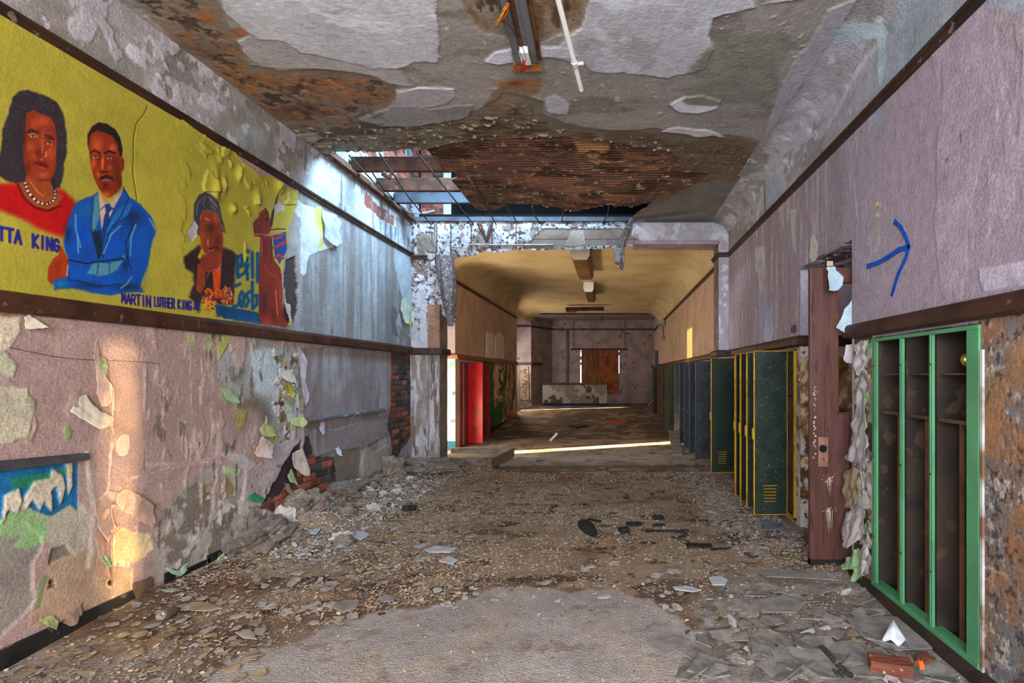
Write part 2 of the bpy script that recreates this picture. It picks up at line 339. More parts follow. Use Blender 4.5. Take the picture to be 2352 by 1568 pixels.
# lower right of wall: smooth cement skim with brick showing
cem = [(688, 800), (950, 790), (950, 1050), (900, 1080), (800, 1180), (700, 1200), (640, 1180), (690, 1060), (700, 960), (700, 880)]
W.poly(cem, (131, 130, 136), .012, 9, h=-.02, soft=.006, seed=4)
r = W.region(cem, .05); W.noise(r, 3, .5, (120, 112, 116), seed=2, st=(2.2, .35), soft=.1); W.noise(r, 4, .6, (140, 142, 150), seed=5, st=(3, .3), soft=.1)
W.bricks([(640, 1180), (600, 1165), (640, 1130), (655, 1075), (700, 1010), (712, 1000), (722, 1045), (770, 1050), (776, 1110), (770, 1175), (700, 1190)], .02, soot=.35)
W.poly([(655, 1060), (690, 1010), (712, 1000), (720, 1040), (700, 1060), (672, 1100), (640, 1140), (600, 1165), (640, 1090)], (52, 46, 50), .03, 12, h=-.03)
W.poly([(724, 985), (780, 985), (890, 950), (893, 1000), (830, 1030), (770, 1035), (728, 1050)], (122, 118, 122), .012, 9, h=-.008, lift=.006, seed=2)
W.poly([(775, 1045), (830, 1025), (828, 1090), (800, 1140), (775, 1160)], (112, 104, 96), .02, 9, h=-.022)
W.poly([(832, 1062), (842, 1022), (860, 1040), (893, 1020), (892, 1075), (860, 1085), (835, 1110)], (146, 140, 136), .02, 10, h=-.008, lift=.008)
W.bricks([(900, 812), (945, 805), (952, 900), (948, 1000), (905, 1060), (895, 980), (900, 900)], .03, soot=.72)
W.blob(904, 905, 8, 100, (120, 55, 35), .5)
W.poly([(690, 965), (700, 960), (702, 1010), (692, 1050)], (150, 146, 148), .01, 9, h=-.004)
# upper wall beyond the mural
up = (v > 1.88) & (v < 3.36)
W.poly([(640, 330), (960, 560), (960, 800), (640, 760)], (140, 146, 152), 0, soft=.01, h=-.006)
r = (up & (x > 645)).astype(float); W.noise(r, 2.2, .5, (124, 128, 132), seed=3, st=(3, .3), soft=.12); W.noise(r, 3, .56, (112, 108, 106), seed=6, st=(3.4, .25), soft=.08, a=.7)
W.noise(r*(x > 800), 2.4, .5, (104, 100, 100), seed=2, st=(4, .2), soft=.1, a=.6)
W.poly([(655, 440), (700, 470), (775, 495), (776, 560), (765, 568), (738, 575), (712, 588), (706, 600), (704, 630), (698, 636), (690, 628), (684, 560), (660, 520), (655, 470)], (176, 186, 194), .012, 10, h=.002, lift=.006, seed=5)
W.poly([(722, 478), (736, 474), (752, 495), (748, 520), (738, 540), (742, 560), (738, 575), (730, 570), (736, 540), (724, 510)], (176, 180, 96), .01, 14, h=-.001)
W.poly([(650, 470), (690, 500), (690, 620), (680, 700), (672, 745), (650, 745), (645, 640), (650, 560)], (140, 140, 142), .02, 10, h=-.002, lift=.004)
W.poly([(655, 600), (676, 590), (684, 640), (684, 720), (676, 742), (662, 700), (652, 650)], (58, 52, 52), .02, 14, h=-.03)
W.poly([(652, 690), (668, 700), (672, 742), (658, 744)], (170, 168, 164), .01, 14, h=.0)
W.poly([(908, 470), (950, 560), (950, 780), (925, 760), (912, 740), (925, 690), (905, 600)], (150, 158, 166), .012, 9, h=-.002, lift=.005)
W.poly([(902, 700), (915, 720), (910, 745), (918, 775), (904, 770), (898, 730)], (92, 92, 96), .01, 12, h=-.02)
# plaster strip above the picture rail
top = (v > 3.345); W.zone(np.where(top)[0], np.ones(top.sum()), (146, 143, 147), var=.1)
r = top.astype(float)*(x < 760); W.noise(r, 2.6, .54, (126, 124, 122), seed=1, soft=.06); W.noise(r, 3.2, .57, (160, 157, 168), seed=4, soft=.012, h=.004, lift=.004, st=(1, .7)); W.noise(r, 6, .62, (116, 114, 112), seed=6, h=-.005); W.noise(r, 7, .67, (172, 172, 182), seed=2, h=.004)
W.blob(575, 315, 40, 26, (150, 178, 190), .5); W.blob(185, 40, 10, 12, (150, 176, 158), .6); W.blob(120, 55, 16, 10, (160, 136, 152), .5)
W.poly([(700, 350), (780, 395), (950, 540), (950, 585), (700, 430), (712, 400)], (158, 166, 174), .02, 8, h=-.006, soft=.02)
W.poly([(842, 440), (868, 470), (905, 500), (906, 520), (870, 500), (840, 470)], (120, 70, 60), .03, 12, h=-.02)
W.noise(((x > 700) & top).astype(float), 5, .58, (108, 110, 116), seed=2, st=(2.5, .5), soft=.03)
W.build('wall_left', M_PL)['kind'] = 'structure'

# =================================================================== MURAL (paint skin over the left wall, in pieces)
U = geo(2.35, 5.62, .0017); Vv = ls(1.9, 3.345, .0042)
Q = Surf(U, Vv, lambda u, v: (np.full(u.shape, XL+.006), u, v), (1, 0, 0), (154, 146, 52))
x, y, u, v = Q.x, Q.y, Q.u, Q.v
Q.col *= (1+.2*(fbm(u, v, 1.3, 4, 2)-.5)+.1*(fbm(u, v, 9, 3, 1)-.5))[:, None]
edge = [(-400, -300), (470, 314), (500, 332), (536, 346), (556, 372), (590, 402), (622, 405), (650, 428), (684, 436), (683, 462), (672, 500), (664, 520), (660, 560), (650, 600), (645, 640), (650, 690), (660, 725), (668, 750), (500, 735), (-400, 640)]
xw, yw = Q.warp(.012, 14, 3); de = sdpoly(xw, yw, edge)/Q.ppm; Q.keep = de > 0
Q.h = .004+.007*np.exp(-np.maximum(de, 0)/.02)*sst(200, 480, x)
bl = sst(380, 480, x)*sst(.50, .66, fbm(u, v, 9, 3, 5)); bl *= 1-((x > 425) & (x < 560) & (y > 440)); bl *= 1-((x > 572) & (y > 470)); Q.h += .012*bl*(y < 640); Q.h += .007*(fbm(u, v, 4, 4, 1)-.5)
for cx, cy, rx, ry in ((493, 430, 9, 42), (512, 425, 6, 18), (548, 400, 5, 14), (534, 480, 6, 10), (590, 455, 7, 16), (640, 425, 8, 18)): Q.h += .028*np.exp(-(((x-cx)/rx)**2+((y-cy)/ry)**2))
def C1(pts): return [(a/3.074, 190+b/3.074) for a, b in pts]
def C2(pts): return [(400+a/4.6125, 420+b/4.6125) for a, b in pts]
S = 1/3.074
def qp(pts, c, lab=None, soft=.003, warp=.002, var=.12, a=1., C=C1): Q.poly(C(pts), c, warp=warp, wsc=30, soft=soft, var=var, vsc=14, a=a, lab=lab)
def ql(pts, w, c, lab=None, soft=.003, a=1., C=C1, k=S): Q.poly(C(pts), c, warp=.001, soft=soft, line=w*k, a=a, lab=lab, var=.08)
def qb(cx, cy, rx, ry, c, a=.6, C=C1, k=S):
    (px, py), = C([(cx, cy)]); Q.blob(px, py, rx*k, ry*k, c, a, var=.05)
# portrait one: curly dark hair, red dress, pearls
SK, SKH, SKD = (124, 44, 20), (196, 88, 42), (64, 20, 14)
qp([(-60, 715), (100, 708), (150, 700), (330, 740), (440, 755), (535, 850), (500, 960), (440, 1090), (350, 1060), (250, 1020), (150, 960), (60, 925), (-60, 880)], (158, 12, 14), 1, soft=.02)
qp([(-30, 640), (0, 470), (10, 330), (50, 220), (80, 110), (130, 62), (190, 48), (260, 70), (340, 100), (400, 140), (440, 210), (455, 290), (465, 380), (470, 500), (450, 570), (445, 650), (420, 740), (370, 748), (340, 700), (180, 700), (100, 712), (30, 690)], (44, 38, 44), 1, soft=.006, warp=.006)
qp([(185, 640), (350, 680), (357, 760), (445, 795), (390, 880), (300, 905), (190, 840), (120, 715), (170, 695)], (138, 62, 28), 1)
qp([(180, 215), (230, 192), (300, 228), (350, 245), (385, 300), (397, 400), (392, 520), (385, 620), (350, 682), (280, 697), (230, 682), (180, 640), (163, 560), (160, 450), (170, 330)], SK, 1)
for a_ in ((300, 270, 60, 34, .5), (235, 300, 26, 40, .3), (210, 450, 36, 30, .5), (355, 500, 26, 50, .5), (300, 650, 46, 20, .6), (295, 420, 12, 60, .6), (240, 520, 30, 20, .3)): qb(*a_[:4], SKH, a_[4])
for a_ in ((265, 490, 20, 16, .7), (225, 345, 40, 12, .8), (345, 392, 34, 10, .8), (190, 600, 18, 50, .6), (320, 690, 50, 8, .6), (172, 420, 8, 90, .7)): qb(*a_[:4], SKD, a_[4])
ql([(188, 350), (215, 328), (262, 350)], 5, (42, 18, 14), 1); ql([(315, 372), (345, 376), (378, 400)], 5, (42, 18, 14), 1)
for ex, ey in ((224, 380), (345, 430)):
    qp([(ex-24, ey), (ex, ey-13), (ex+24, ey+4), (ex+2, ey+12)], (156, 118, 84), 1); ql([(ex-26, ey), (ex-4, ey-14), (ex+25, ey+4)], 3, (36, 16, 12)); qb(ex, ey, 8, 8, (30, 16, 14), 1.); qb(ex-12, ey, 6, 5, (214, 190, 165), .9); qb(ex+13, ey+2, 5, 4, (214, 190, 165), .8)
ql([(195, 370), (230, 358), (262, 385)], 2.2, (196, 150, 120)); ql([(298, 440), (292, 490)], 4, (160, 84, 44)); ql([(322, 488), (324, 512), (310, 522)], 3, (204, 150, 110)); ql([(290, 520), (292, 548)], 3, (190, 120, 80)); ql([(250, 510), (262, 520), (300, 525)], 3, (52, 18, 12))
qp([(228, 562), (270, 546), (290, 556), (318, 562), (342, 592), (305, 608), (268, 590)], (112, 20, 18), 1); ql([(232, 564), (285, 574), (338, 590)], 3, (44, 12, 12)); ql([(275, 596), (310, 604)], 2.5, (190, 110, 90))
ql([(122, 720), (160, 810), (240, 880), (330, 905), (420, 870)], 9, (92, 10, 14), 1); ql([(210, 700), (260, 770), (300, 800)], 5, (176, 100, 50)); ql([(370, 700), (380, 780)], 9, (40, 26, 26), 1)
ring = [(172, 708), (180, 734), (190, 762), (208, 790), (235, 820), (264, 842), (293, 852), (326, 856), (350, 848), (369, 834), (380, 812), (383, 786), (381, 764)]
ql(ring, 10, (40, 28, 24), 1)
for k, (a_, b_) in enumerate(ring): rr = 5+6*math.sin(math.pi*min(1, (k+1)/9)) if k < 9 else 8-.8*(k-9); ql([(a_, b_), (a_+.5, b_)], rr*.9, (206, 196, 178), 1); qb(a_-2, b_-3, 3, 3, (236, 230, 216), .9)
rs = random.Random(4)
for k in range(90):
    a_ = rs.uniform(0, 6.28); cx, cy = 235+math.cos(a_)*rs.uniform(150, 222), 370+math.sin(a_)*rs.uniform(190, 300)
    if cy > 690 or (150 < cx < 400 and cy > 200): continue
    ql([(cx+24*math.cos(t), cy+18*math.sin(t)) for t in (a_+.5, a_+1., a_+1.6)], 1.5, (92, 86, 96), a=.55)
# portrait two: blue suit, tie, folded arms
BL, BD, BH, BM = (12, 70, 158), (14, 30, 62), (66, 132, 168), (20, 92, 150)
qp([(420, 1140), (440, 1180), (482, 1260), (475, 1370), (380, 1392), (365, 1430), (335, 1400), (333, 1310), (370, 1240), (410, 1210)], (150, 48, 16), 2, soft=.005); qb(400, 1300, 30, 50, (104, 34, 16), .5)
qp([(690, 768), (700, 930), (712, 1030), (790, 900), (865, 735), (900, 800), (990, 860), (1060, 940), (1102, 1040), (1075, 1110), (1055, 1200), (1040, 1300), (1000, 1380), (985, 1440), (1012, 1478), (880, 1482), (780, 1502), (640, 1482), (520, 1450), (380, 1462), (374, 1390), (470, 1370), (480, 1250), (450, 1180), (440, 1120), (470, 1020), (490, 930), (510, 870), (560, 830), (650, 795)], BL, 2, soft=.007, warp=.005)
for a_ in ((600, 900, 60, 50, BM, .7), (560, 1100, 40, 90, (10, 60, 176), .7), (930, 950, 70, 60, BD, .7), (780, 1120, 60, 70, (8, 66, 182), .7), (470, 1060, 26, 70, BD, .7), (620, 1430, 110, 26, BD, .6), (900, 1440, 90, 26, (18, 30, 44), .8), (1010, 1120, 40, 90, (16, 70, 150), .5), (430, 1420, 50, 26, (20, 98, 150), .9), (760, 1400, 90, 24, (10, 78, 170), .7), (880, 1290, 24, 60, BD, .7), (1000, 1330, 30, 60, (10, 74, 168), .6)): qb(*a_[:4], a_[4], a_[5])
qp([(692, 770), (740, 850), (772, 852), (866, 735), (852, 790), (800, 880), (770, 960), (715, 1030), (700, 900)], (176, 152, 134), 2)
qp([(735, 857), (772, 852), (787, 892), (765, 922), (772, 1000), (735, 1120), (715, 1185), (713, 1060), (730, 940), (740, 915)], (14, 50, 120), 2); ql([(700, 900), (735, 870)], 3, BD); ql([(785, 880), (800, 900), (760, 980)], 4, BD)
qp([(655, 800), (692, 788), (697, 930), (672, 1030), (645, 1062), (640, 1000)], (64, 118, 140), 2); qp([(640, 1064), (705, 1035), (722, 1200), (690, 1250)], (20, 36, 60), 2)
qp([(866, 860), (932, 850), (900, 930), (790, 1000), (740, 1120), (722, 1195), (752, 1030), (805, 930)], (24, 98, 168), 2); ql([(865, 740), (905, 810), (850, 940), (760, 1060), (722, 1230)], 4, BD)
ql([(655, 800), (640, 1000), (645, 1060), (672, 1035)], 3, BD)
for pl in ([(527, 930), (530, 1040), (562, 1160)], [(540, 1080), (545, 1200)], [(846, 1010), (780, 1070), (726, 1205)], [(955, 1000), (920, 1090), (916, 1225)], [(1050, 960), (1092, 1035)], [(925, 1370), (890, 1420), (850, 1450)], [(868, 1222), (874, 1245)]): ql(pl, 5, (94, 156, 176), a=.85)
ql([(480, 1252), (600, 1275), (700, 1262), (870, 1242)], 6, BD); ql([(480, 1300), (482, 1390), (560, 1400), (700, 1440), (830, 1420)], 5, BD, a=.8); ql([(935, 1000), (885, 1130), (900, 1260), (920, 1310)], 5, BD, a=.8)
qp([(606, 1350), (650, 1276), (700, 1268), (755, 1276), (800, 1262), (862, 1252), (822, 1322), (760, 1352), (690, 1368), (650, 1352)], (66, 122, 146), 2, soft=.006); ql([(690, 1275), (680, 1350)], 4, BD, a=.7); ql([(770, 1270), (765, 1345)], 4, BD, a=.7)
ql([(474, 1290), (470, 1360)], 4, (170, 160, 160))
qp([(625, 360), (680, 330), (740, 350), (795, 370), (825, 430), (840, 520), (856, 540), (852, 640), (856, 720), (820, 780), (770, 812), (735, 802), (690, 742), (655, 662), (635, 580), (625, 480), (614, 400)], (122, 38, 14), 2)
qp([(850, 510), (872, 548), (872, 610), (852, 632)], (124, 44, 20), 2); qb(860, 560, 6, 24, (46, 20, 14), .8)
qp([(612, 430), (610, 370), (640, 310), (690, 280), (750, 290), (810, 330), (845, 390), (860, 470), (857, 522), (840, 522), (820, 430), (790, 380), (740, 355), (680, 338), (640, 355), (625, 400), (622, 478)], (32, 22, 24), 2)
for a_ in ((680, 440, 40, 60, .5), (655, 570, 16, 36, .5), (790, 460, 24, 30, .5), (718, 560, 10, 50, .7), (745, 790, 30, 18, .6), (690, 640, 16, 30, .5), (770, 600, 14, 20, .4)): qb(*a_[:4], (204, 96, 44), min(1, a_[4]*1.2))
for a_ in ((820, 640, 22, 90, .6), (700, 520, 12, 30, .5), (800, 560, 24, 30, .4), (735, 745, 26, 12, .7), (840, 720, 14, 60, .6), (720, 628, 34, 8, .7)): qb(*a_[:4], (58, 20, 14), a_[4])
ql([(638, 492), (665, 476), (700, 500)], 6, (34, 16, 12), 2); ql([(732, 498), (765, 482), (804, 498)], 7, (34, 16, 12), 2)
for ex, ey in ((668, 526), (765, 532)):
    qp([(ex-20, ey), (ex, ey-10), (ex+22, ey), (ex, ey+10)], (168, 128, 100), 2); ql([(ex-22, ey), (ex, ey-11), (ex+24, ey)], 3, (30, 14, 12)); qb(ex-10, ey, 6, 5, (214, 196, 176), .9); qb(ex+14, ey, 5, 4, (214, 196, 176), .9); qb(ex+2, ey, 7, 8, (24, 14, 12), 1.)
ql([(720, 545), (718, 605)], 3, (196, 104, 50)); ql([(698, 622), (716, 630), (750, 632), (768, 620)], 3.5, (50, 18, 12))
qp([(694, 692), (708, 662), (745, 650), (790, 664), (797, 692), (772, 680), (738, 672), (712, 690)], (34, 18, 16), 2); ql([(712, 690), (740, 682), (770, 692)], 4, (150, 86, 62)); ql([(716, 704), (742, 710), (768, 700)], 3, (92, 26, 20)); qb(740, 722, 22, 8, (34, 16, 14), .9)
# portrait three: grey hair, dark coat, hand at the chin, bright blossoms
D2, K2 = C2, 1/4.6125
def rp(*a, **k): qp(*a, C=C2, **k)
def rl(*a, **k): ql(*a, C=C2, k=K2, **k)
def rb(*a, **k): qb(*a, C=C2, k=K2, **k)
rp([(90, 790), (160, 730), (270, 650), (300, 760), (420, 780), (505, 680), (600, 710), (658, 760), (642, 900), (632, 1100), (622, 1290), (480, 1290), (300, 1200), (250, 1380), (200, 1260), (150, 1210), (200, 1080), (200, 960), (110, 890)], (42, 32, 36), 3, soft=.014, warp=.008)
rp([(235, 540), (198, 370), (203, 220), (250, 130), (320, 95), (380, 120), (430, 180), (480, 270), (500, 370), (522, 440), (538, 530), (505, 520), (480, 380), (420, 310), (360, 290), (300, 290), (270, 360), (260, 560)], (52, 54, 62), 3, soft=.005)
rp([(300, 290), (400, 300), (470, 370), (500, 480), (515, 600), (505, 760), (490, 880), (420, 930), (330, 760), (290, 690), (270, 600), (255, 500), (265, 400)], (124, 52, 32), 3)
for a_ in ((430, 380, 34, 44, (176, 76, 52), .8), (350, 420, 30, 30, (150, 66, 44), .6), (380, 480, 40, 60, (50, 24, 20), .7), (290, 610, 22, 60, (168, 66, 28), .8), (455, 620, 40, 60, (64, 26, 20), .6), (440, 700, 40, 30, (70, 26, 20), .6), (500, 560, 10, 120, (134, 56, 40), .6)): rb(*a_[:4], a_[4], a_[5])
for pl in ([(300, 150), (240, 230), (230, 330)], [(330, 130), (300, 220), (330, 270)], [(360, 150), (400, 210), (440, 260)], [(390, 250), (440, 300), (470, 350)], [(420, 220), (460, 280), (485, 330)], [(500, 440), (525, 520)]): rl(pl, 5, (124, 130, 140), a=.6)
for ex, ey in ((335, 525), (432, 500)): rp([(ex-24, ey), (ex, ey-14), (ex+24, ey), (ex, ey+14)], (150, 120, 104), 3); rb(ex, ey, 10, 12, (24, 14, 14), .95)
rl([(325, 375), (360, 392)], 5, (196, 168, 150)); rl([(350, 600), (352, 660)], 5, (176, 150, 140)); rl([(370, 700), (420, 680), (460, 690)], 6, (36, 18, 18)); rp([(400, 755), (430, 750), (435, 800), (410, 820)], (206, 206, 206), 3)
rp([(245, 860), (330, 835), (325, 1080), (275, 1172), (228, 1130)], (128, 52, 34), 3); rp([(400, 920), (492, 890), (482, 1080), (462, 1245), (420, 1170)], (188, 66, 14), 3)
rp([(290, 780), (360, 735), (430, 740), (465, 800), (440, 920), (370, 960), (300, 920), (262, 860)], (118, 46, 34), 3); rl([(330, 900), (360, 930), (350, 1000)], 5, (150, 74, 54)); rl([(405, 920), (460, 920), (492, 860)], 5, (170, 110, 90)); rl([(300, 790), (370, 720), (420, 700)], 4, (160, 90, 70))
rp([(285, 690), (312, 740), (270, 812), (244, 785)], (176, 136, 22), 3)
for k in range(230):
    a_ = rs.uniform(0, 6.28); q_ = math.sqrt(rs.random())
    cx, cy = ((368+70*q_*math.cos(a_), 1245+128*q_*math.sin(a_)) if k < 130 else (545+70*q_*math.cos(a_), 1195+95*q_*math.sin(a_)))
    rl([(cx, cy), (cx+rs.uniform(-14, 14), cy+rs.uniform(-16, 16))], rs.uniform(4, 8), rs.choice([(178, 28, 26), (196, 74, 18), (204, 140, 20), (120, 18, 26), (208, 120, 90)]), lab=3, a=.9)
# the horse, rider's blue coat and spear
rp([(1040, 560), (1178, 515), (1190, 700), (1110, 862), (1060, 760)], (22, 54, 128), 4); rp([(1140, 1040), (1200, 1230), (1180, 1260), (1150, 1160)], (22, 60, 150), 4); rp([(1150, 1260), (1200, 1260), (1210, 1480), (1150, 1480)], (34, 26, 32), 4)
for pl in ([(1045, 690), (1110, 660), (1175, 620)], [(1060, 790), (1100, 760), (1150, 800)], [(1060, 590), (1130, 570)]): rl(pl, 14, (150, 52, 36), lab=4)
rp([(828, 430), (850, 400), (880, 370), (900, 310), (960, 268), (992, 310), (1012, 400), (1032, 460), (1000, 545), (920, 578), (842, 562), (835, 490)], (112, 38, 26), 4)
rp([(908, 570), (1032, 560), (1042, 800), (1112, 900), (1142, 1030), (1140, 1250), (1155, 1420), (1240, 1560), (895, 1560), (890, 1200), (888, 900), (900, 800)], (112, 36, 24), 4)
for a_ in ((965, 680, 40, 120, (74, 28, 20), .6), (950, 1280, 40, 130, (44, 24, 52), .7), (1080, 1100, 30, 160, (140, 46, 30), .5), (1040, 1400, 30, 90, (70, 24, 20), .6), (980, 1460, 50, 60, (150, 54, 40), .6), (860, 440, 18, 40, (60, 22, 20), .8), (975, 390, 14, 20, (30, 14, 14), .9), (950, 330, 30, 20, (66, 24, 20), .7)): rb(*a_[:4], a_[4], a_[5])
rl([(835, 545), (940, 545), (1172, 545)], 5, (150, 90, 80), lab=4); rl([(1000, 500), (1090, 487), (1170, 490)], 7, (96, 34, 28), lab=4); rl([(920, 590), (925, 780)], 4, (150, 84, 64)); rl([(1025, 600), (1032, 820)], 7, (60, 22, 20)); rl([(1070, 1130), (1090, 1400)], 4, (176, 110, 84)); rl([(945, 860), (1010, 960), (1090, 1010)], 4, (160, 84, 60), a=.7)
rb(862, 440, 26, 44, (140, 60, 44), .7); rl([(850, 470), (845, 430), (862, 410), (880, 440), (868, 475)], 5, (60, 22, 20)); rl([(838, 500), (860, 520), (900, 505)], 5, (58, 22, 18)); rl([(900, 320), (930, 350), (925, 420), (900, 470)], 5, (70, 24, 20)); rb(975, 385, 12, 14, (20, 12, 12), 1.)
rl([(885, 370), (905, 330), (950, 300)], 5, (168, 84, 60), a=.7); rl([(1000, 330), (1015, 400), (1025, 460)], 5, (150, 70, 50), a=.7); rl([(960, 268), (975, 300), (990, 330)], 7, (60, 22, 20))
for k in range(12): rl([(1112, 1040+k*26), (1130, 1046+k*26)], 4, (160, 60, 60))
rl([(1100, 45), (1085, 150)], 4, (60, 34, 30), lab=4); rl([(1085, 150), (1072, 220), (1045, 300)], 9, (56, 26, 26), lab=4); rl([(1045, 300), (1022, 440)], 15, (52, 24, 24), lab=4)
# bare patches where the yellow has come away
for k, pl in enumerate([[(130, 520), (210, 395), (245, 470), (240, 560), (185, 630), (150, 600)], [(900, 180), (930, 185), (950, 225), (930, 240)], [(1055, 240), (1110, 200), (1165, 230), (1160, 290), (1100, 290), (1055, 340)], [(525, 0), (570, -10), (575, 30), (540, 50)]]):
    Q.poly(C2(pl), (156, 152, 158), warp=.012, wsc=14, soft=.002, h=.0)
Q.line([(338, 242), (330, 262), (312, 285), (307, 310), (305, 360), (304, 395), (308, 420), (314, 460)], .7, (46, 40, 20), warp=.004, h=-.002)
# lettering
def letters(text, quad, w, c, gap=.3, dx=1.2):
    for col, o in ((( 120, 24, 40), dx), (c, 0)):
        for pl in word_strokes(text, quad, gap): Q.poly([(a+o, b+o*.9) for a, b in pl], col, warp=0, soft=.003, line=w, lab=(7 if w < 2.6 else 5), var=.1)
LB = (22, 34, 120)
letters('TTA', C1([(-16, 1016), (140, 1046), (140, 1136), (-16, 1106)]), 3.2, LB, .28); letters('KING', C1([(226, 1070), (406, 1108), (406, 1190), (226, 1158)]), 3.0, LB, .3)
letters('MARTIN', [(278, 674), (344, 680), (344, 705), (278, 694)], 2.0, LB, .25, .6); letters('LUTHER', [(354, 682), (400, 686), (400, 708), (354, 702)], 1.9, LB, .3, .6); letters('KING', [(408, 688), (438, 692), (438, 712), (408, 708)], 1.7, LB, .3, .6); letters('JR.', [(442, 692), (462, 696), (462, 712), (442, 710)], 1.5, LB, .3, .5)
GB = (6, 66, 112)
for pl in ([(665, 780), (668, 1000)], [(665, 790), (705, 765), (715, 830), (690, 890), (745, 860), (765, 905), (740, 950), (675, 995)], [(765, 800), (770, 1020)], [(768, 715), (770, 735)], [(825, 740), (825, 1000)], [(880, 745), (876, 1045)],
           [(692, 1070), (640, 1095)], [(622, 1308), (660, 1300), (705, 1245)], [(712, 1150), (685, 1200), (690, 1290), (715, 1310), (735, 1260), (730, 1180), (712, 1150)], [(795, 1150), (752, 1185), (790, 1245), (755, 1310)], [(822, 1050), (828, 1330), (872, 1290), (872, 1190), (835, 1200)]):
    rl(pl, 17, GB, lab=6, soft=.008)
for k in range(22): xx = 445+k*20.5; rl([(xx, 1300+k*4), (xx+12, 1400+k*3+rs.uniform(-10, 20))], 14, (6, 54, 108), lab=6, soft=.01)
for k in range(18): xx = 560+k*18; rl([(xx, 1350+k*3), (xx+4, 1430+k*3)], 8, (8, 70, 120), lab=6, soft=.008)
F = Q.faces(); LB_ = Q.lab[F]; fl = LB_.max(1)
mur = empty('painted_mural', (XL, 4, 1.95)); tag(mur, 'yellow wall mural of painted portraits with blue lettering on the left wall', 'mural')
names = {0: ('painted_background', 'flat yellow paint with blistered edge'), 1: ('painted_portrait', 'portrait with curly black hair, red dress and pearls'), 2: ('painted_portrait', 'portrait in a blue suit with folded arms'), 3: ('painted_portrait', 'grey haired portrait resting chin on a hand'), 4: ('painted_horse', 'red brown horse by the torn edge'), 5: ('lettering', 'dark blue capital letters'), 7: ('lettering', 'smaller line of dark blue capitals'), 6: ('graffiti', 'blurred blue spray paint writing')}
for k, (n_, l_) in names.items():
    f = F[fl == k]
    if len(f): o = Q.build(n_, M_MU, None, f); o.parent = mur; o.matrix_parent_inverse = Matrix.Translation(-Vector(mur.location)); o['label'] = l_

# =================================================================== RIGHT WALL with cove
D0, D1, DZ = 3.95, 5.03, 2.51                          # doorway
L0, L1, LZ0, LZ1 = 2.568, 3.625, .035, 1.752           # recess of the green lockers
B0, B1 = 5.14, 7.93                                    # recess of the dark green lockers
def right_pos(u, v):
    t = np.clip((v-3.64)/.49, 0, 1); a = t*math.pi/2
    X = np.where(v <= 3.64, XR, XR-.32*(1-np.cos(a))); Z = np.where(v <= 3.64, v, 3.64+.212*np.sin(a)); return X, u, Z
def snap(a, vals):
    a = a.copy()
    for q in vals: a[np.argmin(abs(a-q))] = q
    return a
RW = Surf(snap(geo(1.6, 8.14, .0026), [D0, D1, L0, L1, B0, B1]), snap(ls(0, 4.13, .009), [DZ, LZ0, LZ1]), right_pos, (-1, 0, 0), (134, 122, 132))
x, y, u, v = RW.x, RW.y, RW.u, RW.v
RW.col *= (1+.14*(fbm(u, v, 1.4, 4, 3)-.5))[:, None]; RW.h += .006*(fbm(u, v, 3, 4, 1)-.5)+.003*(fbm(u*3, v*.6, 6, 3, 2)-.5)
mid = ((v > 1.86) & (v < 3.33)).astype(float)
RW.noise(mid*(x < 1960), 2.5, .5, (118, 110, 118), seed=4, st=(3, .3), soft=.12, a=.6); RW.noise(mid*(x < 1900), 5, .6, (150, 140, 144), seed=1, st=(3, .3), soft=.05)
RW.noise(mid*(x > 1950), 1.6, .56, (140, 128, 139), seed=6, st=(1.6, .5), soft=.012, h=.003, lift=.003)
RW.blob(1755, 740, 18, 70, (136, 146, 184), .7)
for k, (pl, c) in enumerate([([(1735, 568), (1758, 566), (1756, 610), (1752, 650), (1750, 680), (1744, 670), (1742, 625), (1734, 622)], (158, 156, 162)), ([(1862, 545), (1870, 538), (1878, 560), (1875, 590), (1868, 608), (1860, 590)], (164, 160, 152)),
      ([(1815, 480), (1828, 480), (1824, 520), (1830, 580), (1820, 570)], (152, 150, 146)), ([(2245, 615), (2290, 610), (2350, 600), (2400, 590), (2400, 660), (2350, 655), (2262, 668), (2252, 650)], (152, 142, 156)),
      ([(2278, 60), (2300, -20), (2352, -20), (2352, 130), (2345, 118), (2334, 110), (2330, 60)], (134, 124, 128)), ([(1757, 740), (1772, 700), (1778, 760), (1768, 800), (1752, 780)], (148, 150, 176))]):
    RW.poly(pl, c, .01, 10, h=.003, lift=.005, seed=k)
for (a_, b_) in ((2015, 468), (2014, 492)): RW.poly([(a_-8, b_+5), (a_, b_-7), (a_+8, b_+3), (a_+6, b_+6)], (166, 156, 126), 0, h=.01)
RW.line([(2016, 500), (2020, 560)], 2, (150, 142, 128), warp=.01); RW.poly([(2172, 368), (2180, 358), (2184, 368), (2174, 375)], (112, 100, 70), 0, h=.008); RW.line([(2206, 305), (2208, 325)], 1.3, (70, 62, 64), warp=.003)
# numbers by the doorway
for pl in word_strokes('DD', [(1820, 748), (1829, 746), (1829, 762), (1820, 764)], .3)+word_strokes('L', [(1811, 749), (1815, 748), (1815, 764), (1811, 765)], .3)[:0]: RW.line(pl, 1.1, (58, 50, 62))
RW.line([(1818, 752), (1818, 764)], 1, (58, 50, 62))
